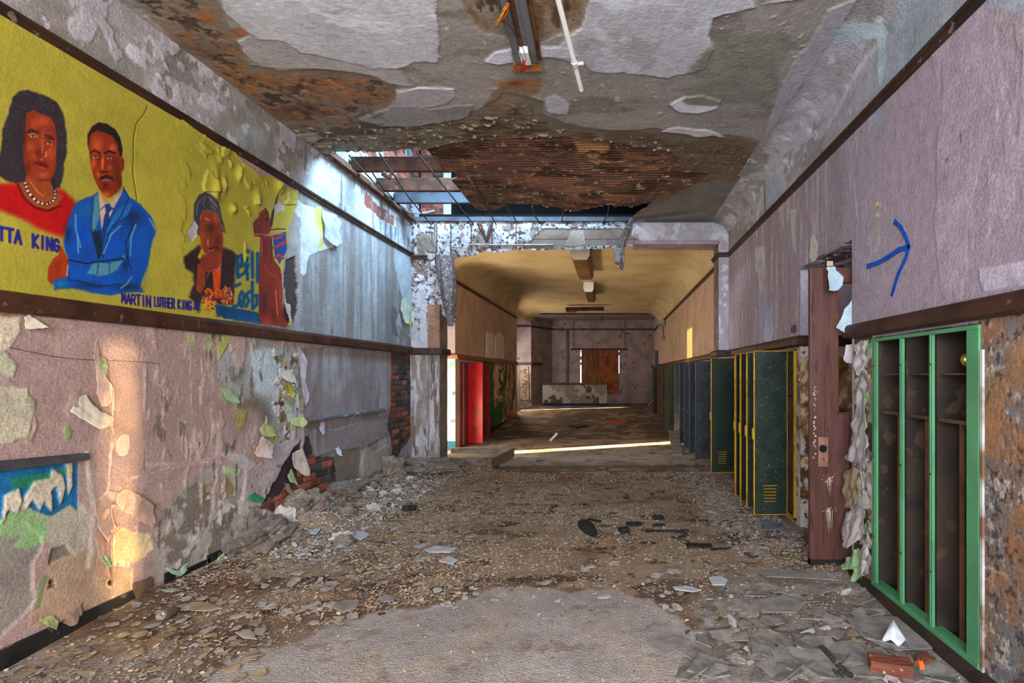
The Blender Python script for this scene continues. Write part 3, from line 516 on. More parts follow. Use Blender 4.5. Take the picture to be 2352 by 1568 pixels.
# band above the picture rail and cove
top = (v > 3.36); RW.zone(np.where(top)[0], np.ones(top.sum()), (136, 134, 140), var=.1)
RW.poly([(2040, 330), (2000, 130), (2100, -60), (2352, -60), (2352, 40), (2237, 0), (2052, 187), (1990, 240)], (126, 132, 140), .02, 6, soft=.01)
r = top.astype(float)*(x < 2030); RW.noise(r, 2.8, .5, (120, 117, 118), seed=2, soft=.08, st=(.6, 1)); RW.noise(r, 3.0, .55, (148, 148, 158), seed=5, soft=.04, h=.003, lift=.002, st=(.6, 1.2)); RW.noise(r, 8, .68, (166, 168, 178), seed=3, h=.003)
RW.poly([(1875, 80), (1960, 55), (2030, 50), (2038, 80), (2030, 90), (1960, 92), (1920, 102), (1905, 85)], (148, 164, 172), .012, 12, h=.004); RW.poly([(2018, 90), (2034, 90), (2036, 140), (2028, 180), (2018, 200), (2014, 150)], (146, 160, 168), .01, 12, h=.003)
RW.poly([(1690, 410), (1800, 375), (1800, 440), (1755, 490), (1752, 415)], (140, 146, 158), .01, 10, h=.003)
RW.line([(1756, 415), (1758, 490)], 2, (110, 108, 112)); RW.line([(2020, 95), (1990, 130), (1945, 210), (1900, 290)], 4, (160, 158, 168), warp=.01, soft=.02)
# peeled, rusty lower parts
r = ((v < 1.8) & (u < L0+.02)).astype(float); RW.zone(np.where(r > 0)[0], np.ones(int(r.sum())), (96, 95, 99), var=.2, vsc=12)
RW.noise(r, 3.6, .54, (106, 86, 72), seed=4, soft=.12, st=(1.6, .5), a=.85); RW.noise(r, 30, .62, (156, 148, 140), seed=2, soft=.05, a=.8); RW.noise(r, 7, .56, (124, 84, 54), seed=1, soft=.1, a=.7); RW.noise(r, 34, .64, (56, 48, 46), seed=5, h=-.004, a=.8)
RW.noise(((v < 1.76) & (v > 1.1) & (u < L0)).astype(float), 4.5, .54, (128, 94, 66), seed=3, soft=.1, st=(1.6, .7), a=.85)
r = ((v < 1.8) & (u > L1-.02) & (u < D0+.02)).astype(float); RW.zone(np.where(r > 0)[0], np.ones(int(r.sum())), (138, 130, 126), var=.2, vsc=12)
RW.noise(r, 7, .52, (112, 92, 70), seed=4, h=-.012, lift=.01); RW.noise(r, 9, .56, (176, 168, 166), seed=2, h=.008, lift=.006); RW.noise(r, 10, .62, (136, 156, 122), seed=6); RW.noise(r, 9, .6, (74, 60, 46), seed=3, h=-.01)
r = ((v < 1.8) & (u > D1-.02) & (u < B0+.02)).astype(float); RW.zone(np.where(r > 0)[0], np.ones(int(r.sum())), (158, 150, 146), var=.2, vsc=12)
RW.noise(r*(v > .9), 14, .45, (112, 82, 54), seed=4, h=-.006, st=(1.6, .7)); RW.noise(r*(v > .9), 22, .58, (186, 174, 156), seed=1); RW.noise(r, 9, .6, (96, 90, 88), seed=3, h=-.01)
RW.cut((u > D0) & (u < D1) & (v < DZ)); RW.cut((u > L0) & (u < L1) & (v > LZ0) & (v < LZ1)); RW.cut((u > B0) & (u < B1) & (v > .05) & (v < 1.75))
RW.col *= 1.08; RW.build('wall_right', M_PL, flip=True)['kind'] = 'structure'

# =================================================================== CEILING with the hole
CE = Surf(ls(-3.12, 1.54, .0115), geo(1.6, 8.14, .0026), lambda u, v: (u, v, np.full(u.shape, ZC)), (0, 0, -1), (124, 121, 118))
x, y, u, v = CE.x, CE.y, CE.u, CE.v
CE.col *= (1+.14*(fbm(u*.5, v, 2.2, 4, 3)-.5))[:, None]; CE.h += .01*(fbm(u, v, 3, 4, 1)-.5)
al = np.ones(len(u))
CE.noise(al*.95, 3, .60, (106, 102, 98), seed=5, soft=.06, st=(.5, 1.3)); CE.noise(al*.95, 16, .72, (150, 146, 140), seed=2, h=.006)
rust = [(240, -60), (470, -60), (530, 60), (590, 112), (560, 112), (575, 150), (640, 160), (790, 160), (850, 170), (900, 190), (925, 212), (890, 250), (850, 275), (800, 320), (700, 345), (640, 300), (440, 140)]
CE.poly(rust, (108, 97, 86), .03, 4, h=-.01, lift=.006, soft=.008, seed=2)
r = CE.region(rust); CE.noise(r, 3.2, .47, (100, 80, 64), seed=4, soft=.16, st=(.8, 1.4)); CE.noise(r, 7, .58, (124, 84, 54), seed=1, soft=.05, st=(.6, 1.5)); CE.noise(r, 9, .62, (70, 58, 48), seed=3, soft=.03, h=-.02)
q_ = np.exp(-((x-760)/150)**2-((y-198)/30)**2)+np.exp(-((x-540)/40)**2-((y-75)/16)**2)+.7*np.exp(-((x-520)/120)**2-((y-160)/60)**2)
CE.noise(np.clip(q_, 0, 1), 9, .44, (124, 88, 64), seed=5, soft=.12, st=(.7, 1.6)); CE.noise(np.clip(q_, 0, 1), 22, .52, (144, 92, 56), seed=2, soft=.08, a=.8)
for a_ in ((665, 175, 30, 12, .4),): CE.blob(*a_[:4], (142, 86, 48), a_[4]*.9, var=.6)
CE.blob(710, 255, 60, 16, (60, 40, 30), .6)
brn = [(640, 290), (760, 270), (900, 265), (960, 272), (1100, 250), (1160, 215), (1250, 235), (1250, 262), (1300, 285), (1400, 300), (1500, 296), (1700, 316), (1800, 345), (1720, 400), (1560, 440), (1480, 500), (1400, 520), (760, 520), (640, 360)]
CE.poly(brn, (100, 91, 80), .03, 4, h=-.01, lift=.006, soft=.01, seed=4)
r = CE.region(brn); CE.noise(r, 4, .5, (92, 76, 60), seed=2, soft=.05, st=(.7, 1.5)); CE.noise(r, 9, .6, (74, 60, 48), seed=5, soft=.03, st=(.5, 1.6), h=-.016); CE.noise(r, 20, .68, (150, 136, 118), seed=1, h=.008)
CE.poly([(1550, 330), (1700, 320), (1800, 345), (1770, 390), (1600, 440), (1560, 400)], (92, 80, 66), .03, 5, soft=.02)
CE.poly([(1480, 470), (1540, 430), (1700, 412), (1740, 420), (1720, 460), (1690, 510), (1480, 524)], (94, 92, 90), .02, 5, h=.0, soft=.006)
dk = [(1040, -60), (1370, -60), (1345, 30), (1345, 70), (1300, 80), (1230, 100), (1190, 95), (1100, 70), (1070, 30)]
CE.poly(dk, (112, 101, 88), .02, 6, h=-.01, lift=.005, seed=3); r = CE.region(dk); CE.noise(r, 8, .52, (96, 78, 56), seed=3, soft=.04, st=(2.5, .7)); CE.noise(r, 12, .62, (66, 54, 46), seed=1, h=-.014, st=(3, .5))
CE.poly([(1128, 215), (1160, 190), (1245, 180), (1240, 215), (1200, 230), (1170, 262), (1100, 262)], (106, 92, 76), .03, 8, soft=.02); CE.blob(1190, 193, 46, 8, (132, 72, 32), .9, var=.5)
LT = (156, 158, 166)
for k, (pl, c, hh) in enumerate([
    ([(545, 95), (600, 60), (760, 120), (860, 150), (920, 165), (950, 200), (900, 195), (850, 172), (760, 158), (650, 158), (600, 152), (560, 120)], (138, 136, 138), .006),
    ([(480, -60), (520, 30), (560, 62), (595, 90), (650, 92), (690, 120), (780, 138), (850, 158), (915, 158), (950, 142), (1005, 142), (1006, 110), (1010, 70), (1000, 30), (1003, -60)], LT, .012),
    ([(1380, -60), (1345, 20), (1338, 60), (1300, 90), (1268, 122), (1300, 140), (1345, 150), (1360, 165), (1480, 170), (1530, 182), (1560, 170), (1620, 160), (1640, 110), (1625, 80), (1640, 40), (1740, 18), (1700, -60)], (148, 151, 160), .012),
    ([(912, 205), (970, 202), (1040, 202), (1048, 220), (1030, 238), (970, 250), (915, 242)], (140, 137, 144), .006), ([(820, 275), (900, 245), (1000, 250), (1090, 240), (1080, 270), (1000, 285), (950, 292), (880, 290)], (116, 114, 114), .004),
    ([(1112, 142), (1140, 118), (1175, 110), (1180, 142), (1140, 148)], (170, 170, 182), .016), ([(1238, 108), (1310, 110), (1335, 126), (1290, 132), (1240, 128)], (160, 160, 172), .016),
    ([(1538, 240), (1570, 222), (1615, 218), (1658, 232), (1650, 248), (1600, 260), (1560, 258)], (176, 180, 192), .016), ([(1515, 300), (1560, 291), (1620, 296), (1668, 316), (1600, 312)], (164, 160, 164), .014),
    ([(1252, 225), (1275, 218), (1308, 240), (1300, 262), (1258, 255)], (150, 150, 160), .008), ([(680, 310), (720, 305), (740, 318), (700, 345), (660, 350)], (124, 121, 116), .006)]):
    CE.poly(pl, c, .02, 7, h=hh, lift=.005, soft=.0035, seed=k, var=.1)
r = CE.region([(500, -60), (1005, -60), (1005, 140), (700, 120)]); CE.noise(r, 5, .56, (176, 180, 188), seed=3, soft=.06, st=(.6, 1.5), a=.7); CE.noise(r, 4, .62, (134, 134, 136), seed=1, soft=.06, st=(.6, 1.5), a=.8)
r = CE.region([(1340, -60), (1700, -60), (1640, 110), (1480, 170), (1300, 130)]); CE.noise(r, 4, .54, (168, 174, 184), seed=3, soft=.08, a=.7); CE.noise(r, 4, .62, (128, 128, 132), seed=2, soft=.08, a=.7)
CE.poly([(1740, 10), (2100, -60), (1900, 20), (1870, 80), (1830, 130), (1790, 210), (1762, 290), (1760, 330), (1900, 330), (2100, -40)], (134, 132, 140), .02, 7, h=.012, lift=.004)
r = CE.region([(1640, 60), (1850, -20), (1800, 200), (1760, 300), (1560, 280), (1560, 180)]); CE.noise(r, 2, .5, (108, 106, 100), seed=5, soft=.08, st=(.5, 1.6))
CE.line([(985, 33), (1002, 34)], 1, (210, 210, 214)); CE.line([(915, 212), (960, 201), (1040, 204)], 1.2, (206, 204, 206))
# the hole: everything over the joists that has fallen
hole = [(752, 356), (800, 352), (900, 350), (1000, 340), (1100, 325), (1180, 318), (1300, 318), (1400, 330), (1540, 350), (1560, 380), (1600, 400), (1590, 420), (1520, 440), (1490, 470), (1455, 495), (1450, 520), (700, 530), (850, 440)]
xw, yw = CE.warp(.03, 6, 2); CE.cut(sdpoly(xw, yw, hole) > 0)
CE.noise(CE.region(rust)+CE.region(brn), 24, .62, (66, 54, 46), seed=3, soft=.05, a=.6); CE.noise(CE.region(rust), 14, .6, (136, 92, 60), seed=6, soft=.06, a=.6)
CE.col *= 1.2; CE.build('ceiling', M_CE, flip=True)['kind'] = 'structure'

# rusty metal lath still hanging in the hole
LA = Surf(ls(-1.95, 1.35, .012), ls(5.0, 8.0, .0085), lambda u, v: (u, v, np.full(u.shape, ZC+.03)), (0, 0, -1), (98, 68, 56))
x, y, u, v = LA.x, LA.y, LA.u, LA.v
sag = np.exp(-((u+.1)/1.3)**2)*np.exp(-((v-6.9)/.75)**2); LA.h = .14*sag+.03*(fbm(u, v, 3, 4, 2)-.5)+.006*np.sin((v+.05*fbm(u, v, 2, 2, 1))*2*math.pi/.055)
LA.noise(np.ones(len(u)), 2.5, .5, (84, 62, 50), seed=3, soft=.08, st=(.5, 1.5)); LA.noise(np.ones(len(u)), 5, .56, (60, 40, 28), seed=1, soft=.05, st=(.5, 1.5)); LA.noise(np.ones(len(u)), 7, .6, (122, 82, 60), seed=5, soft=.06, st=(.6, 1.4)); LA.noise(np.ones(len(u)), 18, .68, (150, 120, 96), seed=2, h=None)
LA.poly([(1310, 310), (1390, 296), (1400, 340), (1380, 350), (1330, 350)], (150, 110, 74), .02, 8, soft=.02)
sh = [(960, 330), (1050, 300), (1180, 286), (1300, 280), (1560, 306), (1650, 390), (1560, 440), (1500, 462), (1450, 478), (1400, 470), (1360, 480), (1300, 484), (1240, 470), (1180, 466), (1150, 476), (1110, 490), (1085, 500), (1040, 515), (1020, 520), (1012, 470), (1040, 440), (1032, 420), (1050, 405), (1040, 395), (960, 388), (920, 390), (900, 384), (915, 372)]
LA.x = VX+u/v*FL; xw, yw = LA.warp(.05, 5, 3); zz = ZC+.03-LA.h; yy = VY-(zz-EYE)/v*FL; LA.cut(sdpoly(xw, yy+(yw-LA.y), sh) < 0)
LA.cut(sdpoly(LA.x, yy, [(1345, 352), (1365, 346), (1380, 352), (1372, 364), (1350, 362)]) > 0)
o = LA.build('metal_lath_sheet', M_RU, flip=True); tag(o, 'large rusty brown lath sheet sagging in the ceiling hole', 'metal lath')
sm = o.modifiers.new('s', 'SOLIDIFY'); sm.thickness = .012

# =================================================================== FLOOR
def floor_h(X, Y): return .24*sst(13.5, 18.2, Y)
FU, FV = ls(-3.16, 1.9, .0135), geo(1.5, 26, .0032)
G = Surf(FU, FV, lambda u, v: (u, v, floor_h(u, v)), (0, 0, 1), (112, 98, 86))
x, y, u, v = G.x, G.y, G.u, G.v; one = np.ones(len(u))
def mound(u, v):
    n = fbm(u, v, 4, 4, 3); m = .17*np.exp(-((u+3.2)/.55)**2)*sst(4.2, 5.2, v)*(1-sst(8.2, 9.2, v))*(.5+n); m = m+.05*np.exp(-((u+3.1)/.35)**2)*sst(2.4, 3.4, v)*(1-sst(6, 7, v))
    m = m+.10*np.exp(-((u+2.2)/.5)**2-((v-8.2)/.5)**2)*(.5+n)+.05*np.exp(-((u-1.75)/.35)**2)*sst(3, 4, v)*(1-sst(9, 10, v))*n
    return m+.14*np.exp(-((u+2.95)/.22)**2-((v-5.0)/.2)**2)
G.h = .010*(fbm(u, v, 5, 5, 2)-.5)*(1-sst(9, 12, v)*.6)+mound(u, v)
G.noise(one, 1.6, .5, (96, 80, 66), seed=3, soft=.08); G.noise(one, 3, .55, (84, 66, 50), seed=1, soft=.06)
dirt = [(-60, 1700), (-60, 1480), (420, 1300), (700, 1200), (900, 1090), (1040, 1060), (1500, 1060), (1640, 1100), (1760, 1260), (1860, 1330), (1640, 1330), (1560, 1400), (1300, 1360), (1000, 1380), (700, 1420), (480, 1500), (200, 1560)]
G.poly(dirt, (98, 80, 66), .1, 2, soft=.06, seed=3); r = G.region(dirt, .1)
G.noise(r, 2.4, .55, (82, 66, 54), seed=4, soft=.08); G.noise(r, 4, .56, (126, 108, 90), seed=2, soft=.06); G.noise(r*(y > 1090)*(y < 1330), 2.5, .42, (124, 108, 92), seed=6, soft=.1); G.noise(r, 6, .66, (60, 46, 38), seed=5, soft=.03)
for a_ in ((260, 1440, 160, 40, (78, 54, 34), .6), (500, 1340, 120, 24, (84, 54, 34), .7), (1030, 1165, 60, 8, (62, 40, 28), .8), (1300, 1100, 260, 12, (78, 54, 38), .6), (960, 1120, 100, 14, (76, 46, 28), .6), (1580, 1440, 60, 24, (84, 58, 42), .7), (1230, 1290, 300, 30, (140, 118, 92), .35)): G.blob(*a_[:4], a_[4], a_[5], var=.3)
bare = [(440, 1720), (480, 1560), (560, 1500), (700, 1450), (790, 1415), (900, 1400), (1000, 1385), (1130, 1356), (1300, 1346), (1430, 1360), (1500, 1378), (1560, 1420), (1580, 1450), (1620, 1470), (1700, 1500), (1760, 1560), (1800, 1720)]
G.poly(bare, (132, 126, 124), .07, 3, soft=.012, seed=1, var=.12); r = G.region(bare, .15); G.noise(r, 2.2, .5, (126, 121, 120), seed=2, soft=.1); G.noise(r, 8, .68, (108, 96, 86), seed=5, soft=.06, a=.7); G.noise(r, 3, .6, (136, 126, 116), seed=6, soft=.1, a=.6)
gr = [(1640, 1330), (1860, 1310), (2000, 1340), (2300, 1560), (2300, 1720), (1700, 1720), (1620, 1480), (1600, 1400)]
G.poly(gr, (118, 112, 108), .06, 3, soft=.03, seed=5); r = G.region(gr, .1); G.noise(r, 5, .52, (98, 90, 84), seed=2, soft=.04); G.noise(r, 7, .6, (136, 132, 130), seed=4, soft=.03)
G.poly([(-60, 1520), (330, 1500), (480, 1500), (440, 1600), (-60, 1640)], (116, 104, 98), .08, 3, soft=.04, seed=2, a=.8)
far = (v > 7.9).astype(float); G.zone(np.where(v > 8.2)[0], sst(8.2, 8.8, v[v > 8.2]), (118, 104, 92), var=.15); G.noise(far, 2.5, .55, (96, 82, 70), seed=4, soft=.06); G.noise(far, 5, .64, (70, 58, 48), seed=1, soft=.04); G.noise(far*(v > 12), 3, .5, (72, 62, 56), seed=2, soft=.05)
G.line([(1060, 1078), (1250, 1072), (1640, 1070)], 3.5, (72, 66, 62), warp=.03, h=-.01); G.blob(1360, 1052, 400, 8, (120, 116, 116), .5)
G.poly([(1385, 966), (1420, 964), (1435, 970), (1400, 973)], (150, 62, 26), .01, 8)
G.col *= 1.14; G.build('floor', M_FL)['kind'] = 'structure'
# =================================================================== shared materials
WOOD = mat('dark_brown_wood', (62, 38, 28), .5, (44, 26, 20), 6, .15, 30, stretch=(1, 1, 1), speck=((96, 80, 70), 26, .66))
RAILW = mat('picture_rail_wood', (54, 36, 26), .5, (40, 26, 20), 5, .2, 20, speck=((100, 90, 84), 14, .64))
BLKB = mat('black_baseboard', (32, 33, 34), .4, (22, 22, 24), 8, .3, 20, speck=((84, 82, 76), 12, .62))
TAN = mat('tan_wall', (172, 150, 136), .8, (158, 136, 122), 2, .15, 40)
CREAM = mat('cream_ceiling', (184, 170, 138), .85, (170, 154, 120), 1.5, .15, 12)
LAV = mat('lavender_wall', (150, 136, 146), .8, (132, 120, 128), 2, .2, 40, speck=((170, 160, 166), 9, .64))
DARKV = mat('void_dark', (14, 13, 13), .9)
GREEN = mat('green_paint', (78, 140, 98), .45, (68, 126, 88), 3, .1, 60, speck=((120, 92, 60), 60, .72))
LKIN = mat('locker_interior', (54, 44, 38), .6, (40, 34, 30), 4, .1, 30, speck=((74, 56, 44), 9, .6))
DKG = mat('dark_green_door', (34, 46, 38), .4, (24, 36, 30), 5, .25, 60, speck=((120, 128, 118), 70, .66))
DKG2 = mat('dark_green_smooth', (26, 40, 28), .45, (20, 32, 22), 4, .1, 30)
YEL = mat('yellow_edge', (176, 136, 16), .5, (150, 104, 20), 8, .1, 30)
BLG = mat('blue_grey_door', (46, 50, 56), .45, (36, 40, 46), 6, .2, 50, speck=((130, 140, 150), 50, .66))
RED = mat('red_paint', (176, 18, 30), .4, (150, 12, 20), 3, .08, 30)
REDD = mat('deep_red_paint', (120, 10, 16), .45, (96, 8, 12), 3, .08, 30)
OLV = mat('olive_door', (50, 50, 34), .5, (38, 38, 26), 4, .1, 30)
DRW = mat('door_wood', (80, 50, 46), .45, (64, 38, 34), 3.5, .2, 26, stretch=(3, 3, .35), speck=((60, 28, 22), 9, .6))
RSTB = mat('rusty_beam', (86, 56, 42), .8, (60, 40, 32), 6, .4, 30, speck=((140, 90, 60), 14, .64))
STEEL = mat('blue_steel', (70, 80, 92), .6, (54, 60, 70), 5, .3, 30)
ROD = mat('dark_rod', (58, 46, 42), .7)
GALV = mat('grey_channel', (120, 118, 124), .4, (96, 94, 98), 6, .1, 30, metal=.3, speck=((120, 84, 50), 9, .66))
RUSTP = mat('rust_plate', (176, 120, 72), .7, (140, 84, 44), 8, .3, 40)
WHT = mat('white_enamel', (226, 226, 224), .4, (214, 212, 208), 4, .05, 30)
def frame_inv(o, root):
    o.parent = root; o.matrix_parent_inverse = (Matrix.Translation(root.location) @ Matrix.Rotation(root.rotation_euler[2], 4, 'Z')).inverted(); return o
def struct(mb, name, m, **k):
    o = mb.build(name, m, **k); o['kind'] = 'structure'; return o
def box(a, b): return MB().box(a, b)

# shell behind the viewer and below
struct(box((-3.4, -4, -.12), (2.2, 1.52, 0)), 'floor', MATS['floor_dirt'] if 0 else mat('plain_floor', (112, 104, 98), .9))
struct(box((-3.3, -4, 0), (XL, 1.92, 3.9)), 'wall_left', mat('plain_wall', (150, 132, 130), .9))
struct(box((XR, -4, 0), (2.0, 1.62, 4)), 'wall_right', MATS['plain_wall'])
struct(box((-3.3, -4, ZC), (2.0, 1.62, 4)), 'ceiling', mat('plain_ceiling', (124, 121, 118), .9))
struct(box((-3.3, 1.9, 0), (XL-.06, 8.1, 3.86)), 'wall_left', MATS['plain_wall'])

struct(box((-3.3, 1.5, 3.97), (2.7, 5.0, 4.1)), 'ceiling', MATS['plain_ceiling'])  # unseen slab added above the ceiling to block leaking light
struct(box((1.0, 4.8, 4.12), (2.7, 8.2, 4.2)), 'ceiling', MATS['plain_ceiling'])  # second unseen blocking slab, over the cove side
struct(box((2.72, 1.4, 0), (2.8, 8.6, 4.1)), 'wall_right', MATS['plain_wall']); struct(box((1.9, 1.5, 0), (2.72, 1.58, 4.1)), 'wall_right', MATS['plain_wall'])  # unseen backing walls added behind the right wall to stop light leaks
# rails and skirting
def rail(name, pts, prof, m):
    """profile (out, z) swept along a polyline in plan; 'out' is to the left of travel"""
    mb = MB(); n = len(prof); b = []
    for i, p in enumerate(pts):
        p = Vector(p); d0 = (Vector(pts[i])-Vector(pts[i-1])).normalized() if i else None; d1 = (Vector(pts[i+1])-p).normalized() if i < len(pts)-1 else None
        n0 = Vector((-d0.y, d0.x)) if d0 else None; n1 = Vector((-d1.y, d1.x)) if d1 else None
        nn = n1 if n0 is None else n0 if n1 is None else (n0+n1)/(1+n0.dot(n1))
        b.append([(p.x+nn.x*o, p.y+nn.y*o, z) for o, z in prof])
    vs = [v for r in b for v in r]; fs = [tuple(range(n))[::-1], tuple(range((len(b)-1)*n, len(b)*n))]
    for i in range(len(b)-1):
        for k in range(n): fs.append((i*n+k, i*n+(k+1) % n, (i+1)*n+(k+1) % n, (i+1)*n+k))
    mb.add(vs, fs); return struct(mb, name, m)
def chair(z0, z1, o=.05): return [(-.01, z0), (o*.6, z0), (o, z0+.015), (o, z1-.03), (o*.8, z1-.008), (o*.5, z1), (-.01, z1)]
def pic(z0, z1, o=.035): return [(-.01, z0), (o*.5, z0), (o*.6, (z0+z1)/2), (o, (z0+z1)/2+.008), (o, z1), (-.01, z1)]
rail('trim_1', [(XL, 8.08), (XL, 1.7)][::-1][::-1], chair(1.815, 1.925), WOOD)
rail('trim_2', [(-2.66, 8.5), (-2.66, 8.07), (XL+.02, 8.07)], chair(1.80, 1.905), WOOD)
rail('trim_3', [(XL, 8.1), (XL, 1.7)], pic(3.318, 3.372), RAILW)
rail('trim_4', [(XR, 1.6), (XR, D0), (2.4, D0)], chair(1.768, 1.872), WOOD)
rail('trim_5', [(2.5, D1), (XR, D1), (XR, 8.07), (1.665, 8.07), (1.665, 8.5), (XR, 8.5), (XR, 22.4)], chair(1.768, 1.872), WOOD)
rail('trim_6', [(XR, 1.6), (XR, 8.07), (1.665, 8.07), (1.665, 8.5), (XR, 8.5), (XR, 22.4)], pic(3.31, 3.375), RAILW)
rail('trim_7', [(-2.85, 8.07), (XL+.02, 8.07)], pic(3.27, 3.33), RAILW)
rail('trim_8', [(XL, 17.1), (XL, 10.4), (-5.5, 10.4)], chair(1.80, 1.905), mat('light_brown_rail', (128, 84, 66), .6, (104, 66, 52)))
rail('trim_9', [(XL, 17.1), (XL, 10.4), (-5.5, 10.4)], pic(3.31, 3.37), RAILW)
# black skirting, broken off part way
mb = MB(); yb = 3.40
prof = [(0, 0), (.022, 0), (.018, .085), (.012, .105), (0, .108)]
mb.prism([(XL+a, z) for a, z in prof], 1, 0, 1) if 0 else None
n = len(prof); vs = []; ys = [1.6, 2.4, 3.0, 3.33, 3.40]
for i, Y in enumerate(ys): vs += [(XL+a+.004, Y+(.03*z/.1 if i == 4 else 0), z) for a, z in prof]
fs = [tuple(range(n)), tuple(range((len(ys)-1)*n, len(ys)*n))]+[(i*n+k, i*n+(k+1) % n, (i+1)*n+(k+1) % n, (i+1)*n+k) for i in range(len(ys)-1) for k in range(n)]
mb.add(vs, fs); struct(mb, 'baseboard_left', BLKB)
mb = MB()
for (a, b, z0, z1) in ((3.62, 3.70, 0, .12), (3.78, 4.02, 0, .085), (4.0, 4.35, 0, .11)): mb.box((XL, a, z0), (XL+.014, b, z1))
struct(mb, 'baseboard_left', BLKB)
mb = MB(); mb.prism([(1.72, 0), (1.73, .05), (1.76, .075), (XR+.02, .08), (XR+.02, 0)], 1, 1.6, 3.95) if 0 else None
vs = []; pr = [(1.745, 0), (1.75, .03), (1.80, .045), (XR+.02, .045), (XR+.02, 0)]
for Y in (1.6, 2.6, 3.2, 3.66, 3.95): vs += [(a, Y, z) for a, z in pr]
fs = [tuple(range(5)), tuple(range(20, 25))]+[(i*5+k, i*5+(k+1) % 5, (i+1)*5+(k+1) % 5, (i+1)*5+k) for i in range(4) for k in range(5)]
mb.add(vs, fs); struct(mb, 'baseboard_right', mat('rotten_base', (50, 36, 30), .7, (30, 26, 26), 7, .5, 20, speck=((112, 96, 74), 12, .66)))

# ceiling cavity: brick side wall, joists, ledger, rods, roof
BR = Surf(ls(4.9, 8.5, .012), ls(3.84, 5.6, .01), lambda u, v: (np.full(u.shape, XL-.03), u, v), (1, 0, 0), (110, 60, 50))
BR.bricks([(-900, -3000), (3000, -3000), (3000, 3000), (-900, 3000)], 0, h=0, soot=.1); BR.noise(np.ones(len(BR.u)), 2.4, .54, (150, 166, 178), seed=3, soft=.03, h=.008, st=(.6, 1.2)); BR.noise(np.ones(len(BR.u)), 3, .6, (120, 130, 140), seed=1, soft=.03)
BR.build('wall_attic', M_PL)['kind'] = 'structure'
B2 = Surf(ls(-3.12, -2.62, .012), ls(3.84, 5.6, .01), lambda u, v: (u, np.full(u.shape, 8.55), v), (0, -1, 0), (110, 60, 50))
B2.bricks([(-900, -3000), (3000, -3000), (3000, 3000), (-900, 3000)], 0, h=0, soot=.15); B2.zone(np.where(B2.u > -2.74)[0], np.ones((B2.u > -2.74).sum()), (176, 182, 190)); B2.build('wall_attic', M_PL, flip=True)['kind'] = 'structure'
struct(box((-2.62, 9.4, 3.86), (2.2, 9.5, 5.8)), 'wall_attic', DARKV); struct(box((-2.66, 8.56, 3.86), (-2.62, 9.4, 5.8)), 'wall_attic', DARKV)  # near-black walls put the unlit depth beyond the hole into colour
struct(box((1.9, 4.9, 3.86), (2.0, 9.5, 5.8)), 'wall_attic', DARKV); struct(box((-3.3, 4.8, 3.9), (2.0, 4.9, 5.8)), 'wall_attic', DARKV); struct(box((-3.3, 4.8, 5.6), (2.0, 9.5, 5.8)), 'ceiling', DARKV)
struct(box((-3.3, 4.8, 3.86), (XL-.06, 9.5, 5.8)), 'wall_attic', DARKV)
for Y, z, m, lab in ((6.25, 3.92, RSTB, 'brown joist nearest the intact ceiling edge'), (6.95, 3.93, RSTB, 'brown joist in the middle of the ceiling hole'), (7.5, 3.95, STEEL, 'blue grey joist nearest the header in the ceiling hole')):
    o = MB().box((-3.1, Y-.035, z), (1.88, Y+.035, z+.17)).build('ceiling_joist', m, bev=.006); tag(o, lab, 'joist', 'joists across the ceiling hole')
o = MB().box((-3.1, 8.06, 3.86), (1.84, 8.16, 3.93)).build('steel_beam', STEEL, bev=.005); tag(o, 'long blue grey steel beam on top of the broken header', 'beam')
mb = MB(); mb.box((-3.1, 5.45, 3.86), (-3.02, 8.06, 3.90)); mb.box((-3.1, 5.45, 3.90), (-3.085, 8.06, 3.98)); o = mb.build('ledger_angle', RSTB, bev=.004); tag(o, 'rusty angle iron along the top of the left wall in the hole', 'angle iron')
rods = [((802, 357, 5.62), (947, 516, 8.08)), ((872, 353, 5.6), (990, 516, 8.08)), ((957, 350, 5.55), (1088, 516, 8.08)), ((1060, 345, 5.6), (1140, 516, 8.08)), ((1160, 470, 7.4), (1188, 512, 8.05)), ((1222, 474, 7.45), (1240, 512, 8.05)), ((1290, 474, 7.5), (1290, 508, 8.05)), ((845, 380, 6.2), (905, 458, 7.4)), ((1400, 468, 7.4), (1385, 512, 8.05)), ((765, 362, 5.7), (884, 462, 7.45))]
r0 = None
for k, (a, b) in enumerate(rods):
    a, b = P(*a), P(*b); m_ = (a+b)/2+Vector((.02*(-1)**k, 0, -.015)); o = MB().tube([a, m_, b], .009, 6).build('ceiling_rod', ROD, smooth=True)
    tag(o, 'thin dark metal rod crossing the ceiling hole', 'rod', 'rods across the ceiling hole')
o = MB().tube([P(887, 420, 7.3), P(890, 460, 7.4), P(888, 500, 7.5), P(884, 501, 7.5)], .008, 6).build('hanging_wire', ROD); tag(o, 'short vertical wire hooked beside the left wall below the hole', 'wire')
mb = MB(); pts = [P(905, 470, 7.6)+Vector((0, .06*k*.5, -.08*math.sin(k*math.pi/9))) + Vector((.055*k, 0, 0)) for k in range(10)]
o = mb.tube(pts, .014, 8).build('electrical_cable', mat('pale_cable', (150, 160, 176), .5), smooth=True); tag(o, 'pale curved cable sagging inside the ceiling hole', 'cable')
for k, (a, b, c) in enumerate([((1100, 512, 8.02), (1118, 556, 7.98), (1128, 512, 8.02)), ((880, 398, 6.2), (895, 410, 6.2), (903, 385, 6.25))]):
    A, B, C_ = P(*a), P(*b), P(*c); w = Vector((.03, 0, 0)); mb = MB(); mb.tube([A, B], [.035, .02], 6); mb.tube([C_, B], [.03, .02], 6)
    o = mb.build('hanging_scrap', RSTB); tag(o, ['v-shaped rusty strap hanging over the header', 'brown rusty clump stuck on the nearest joist'][k], 'scrap')

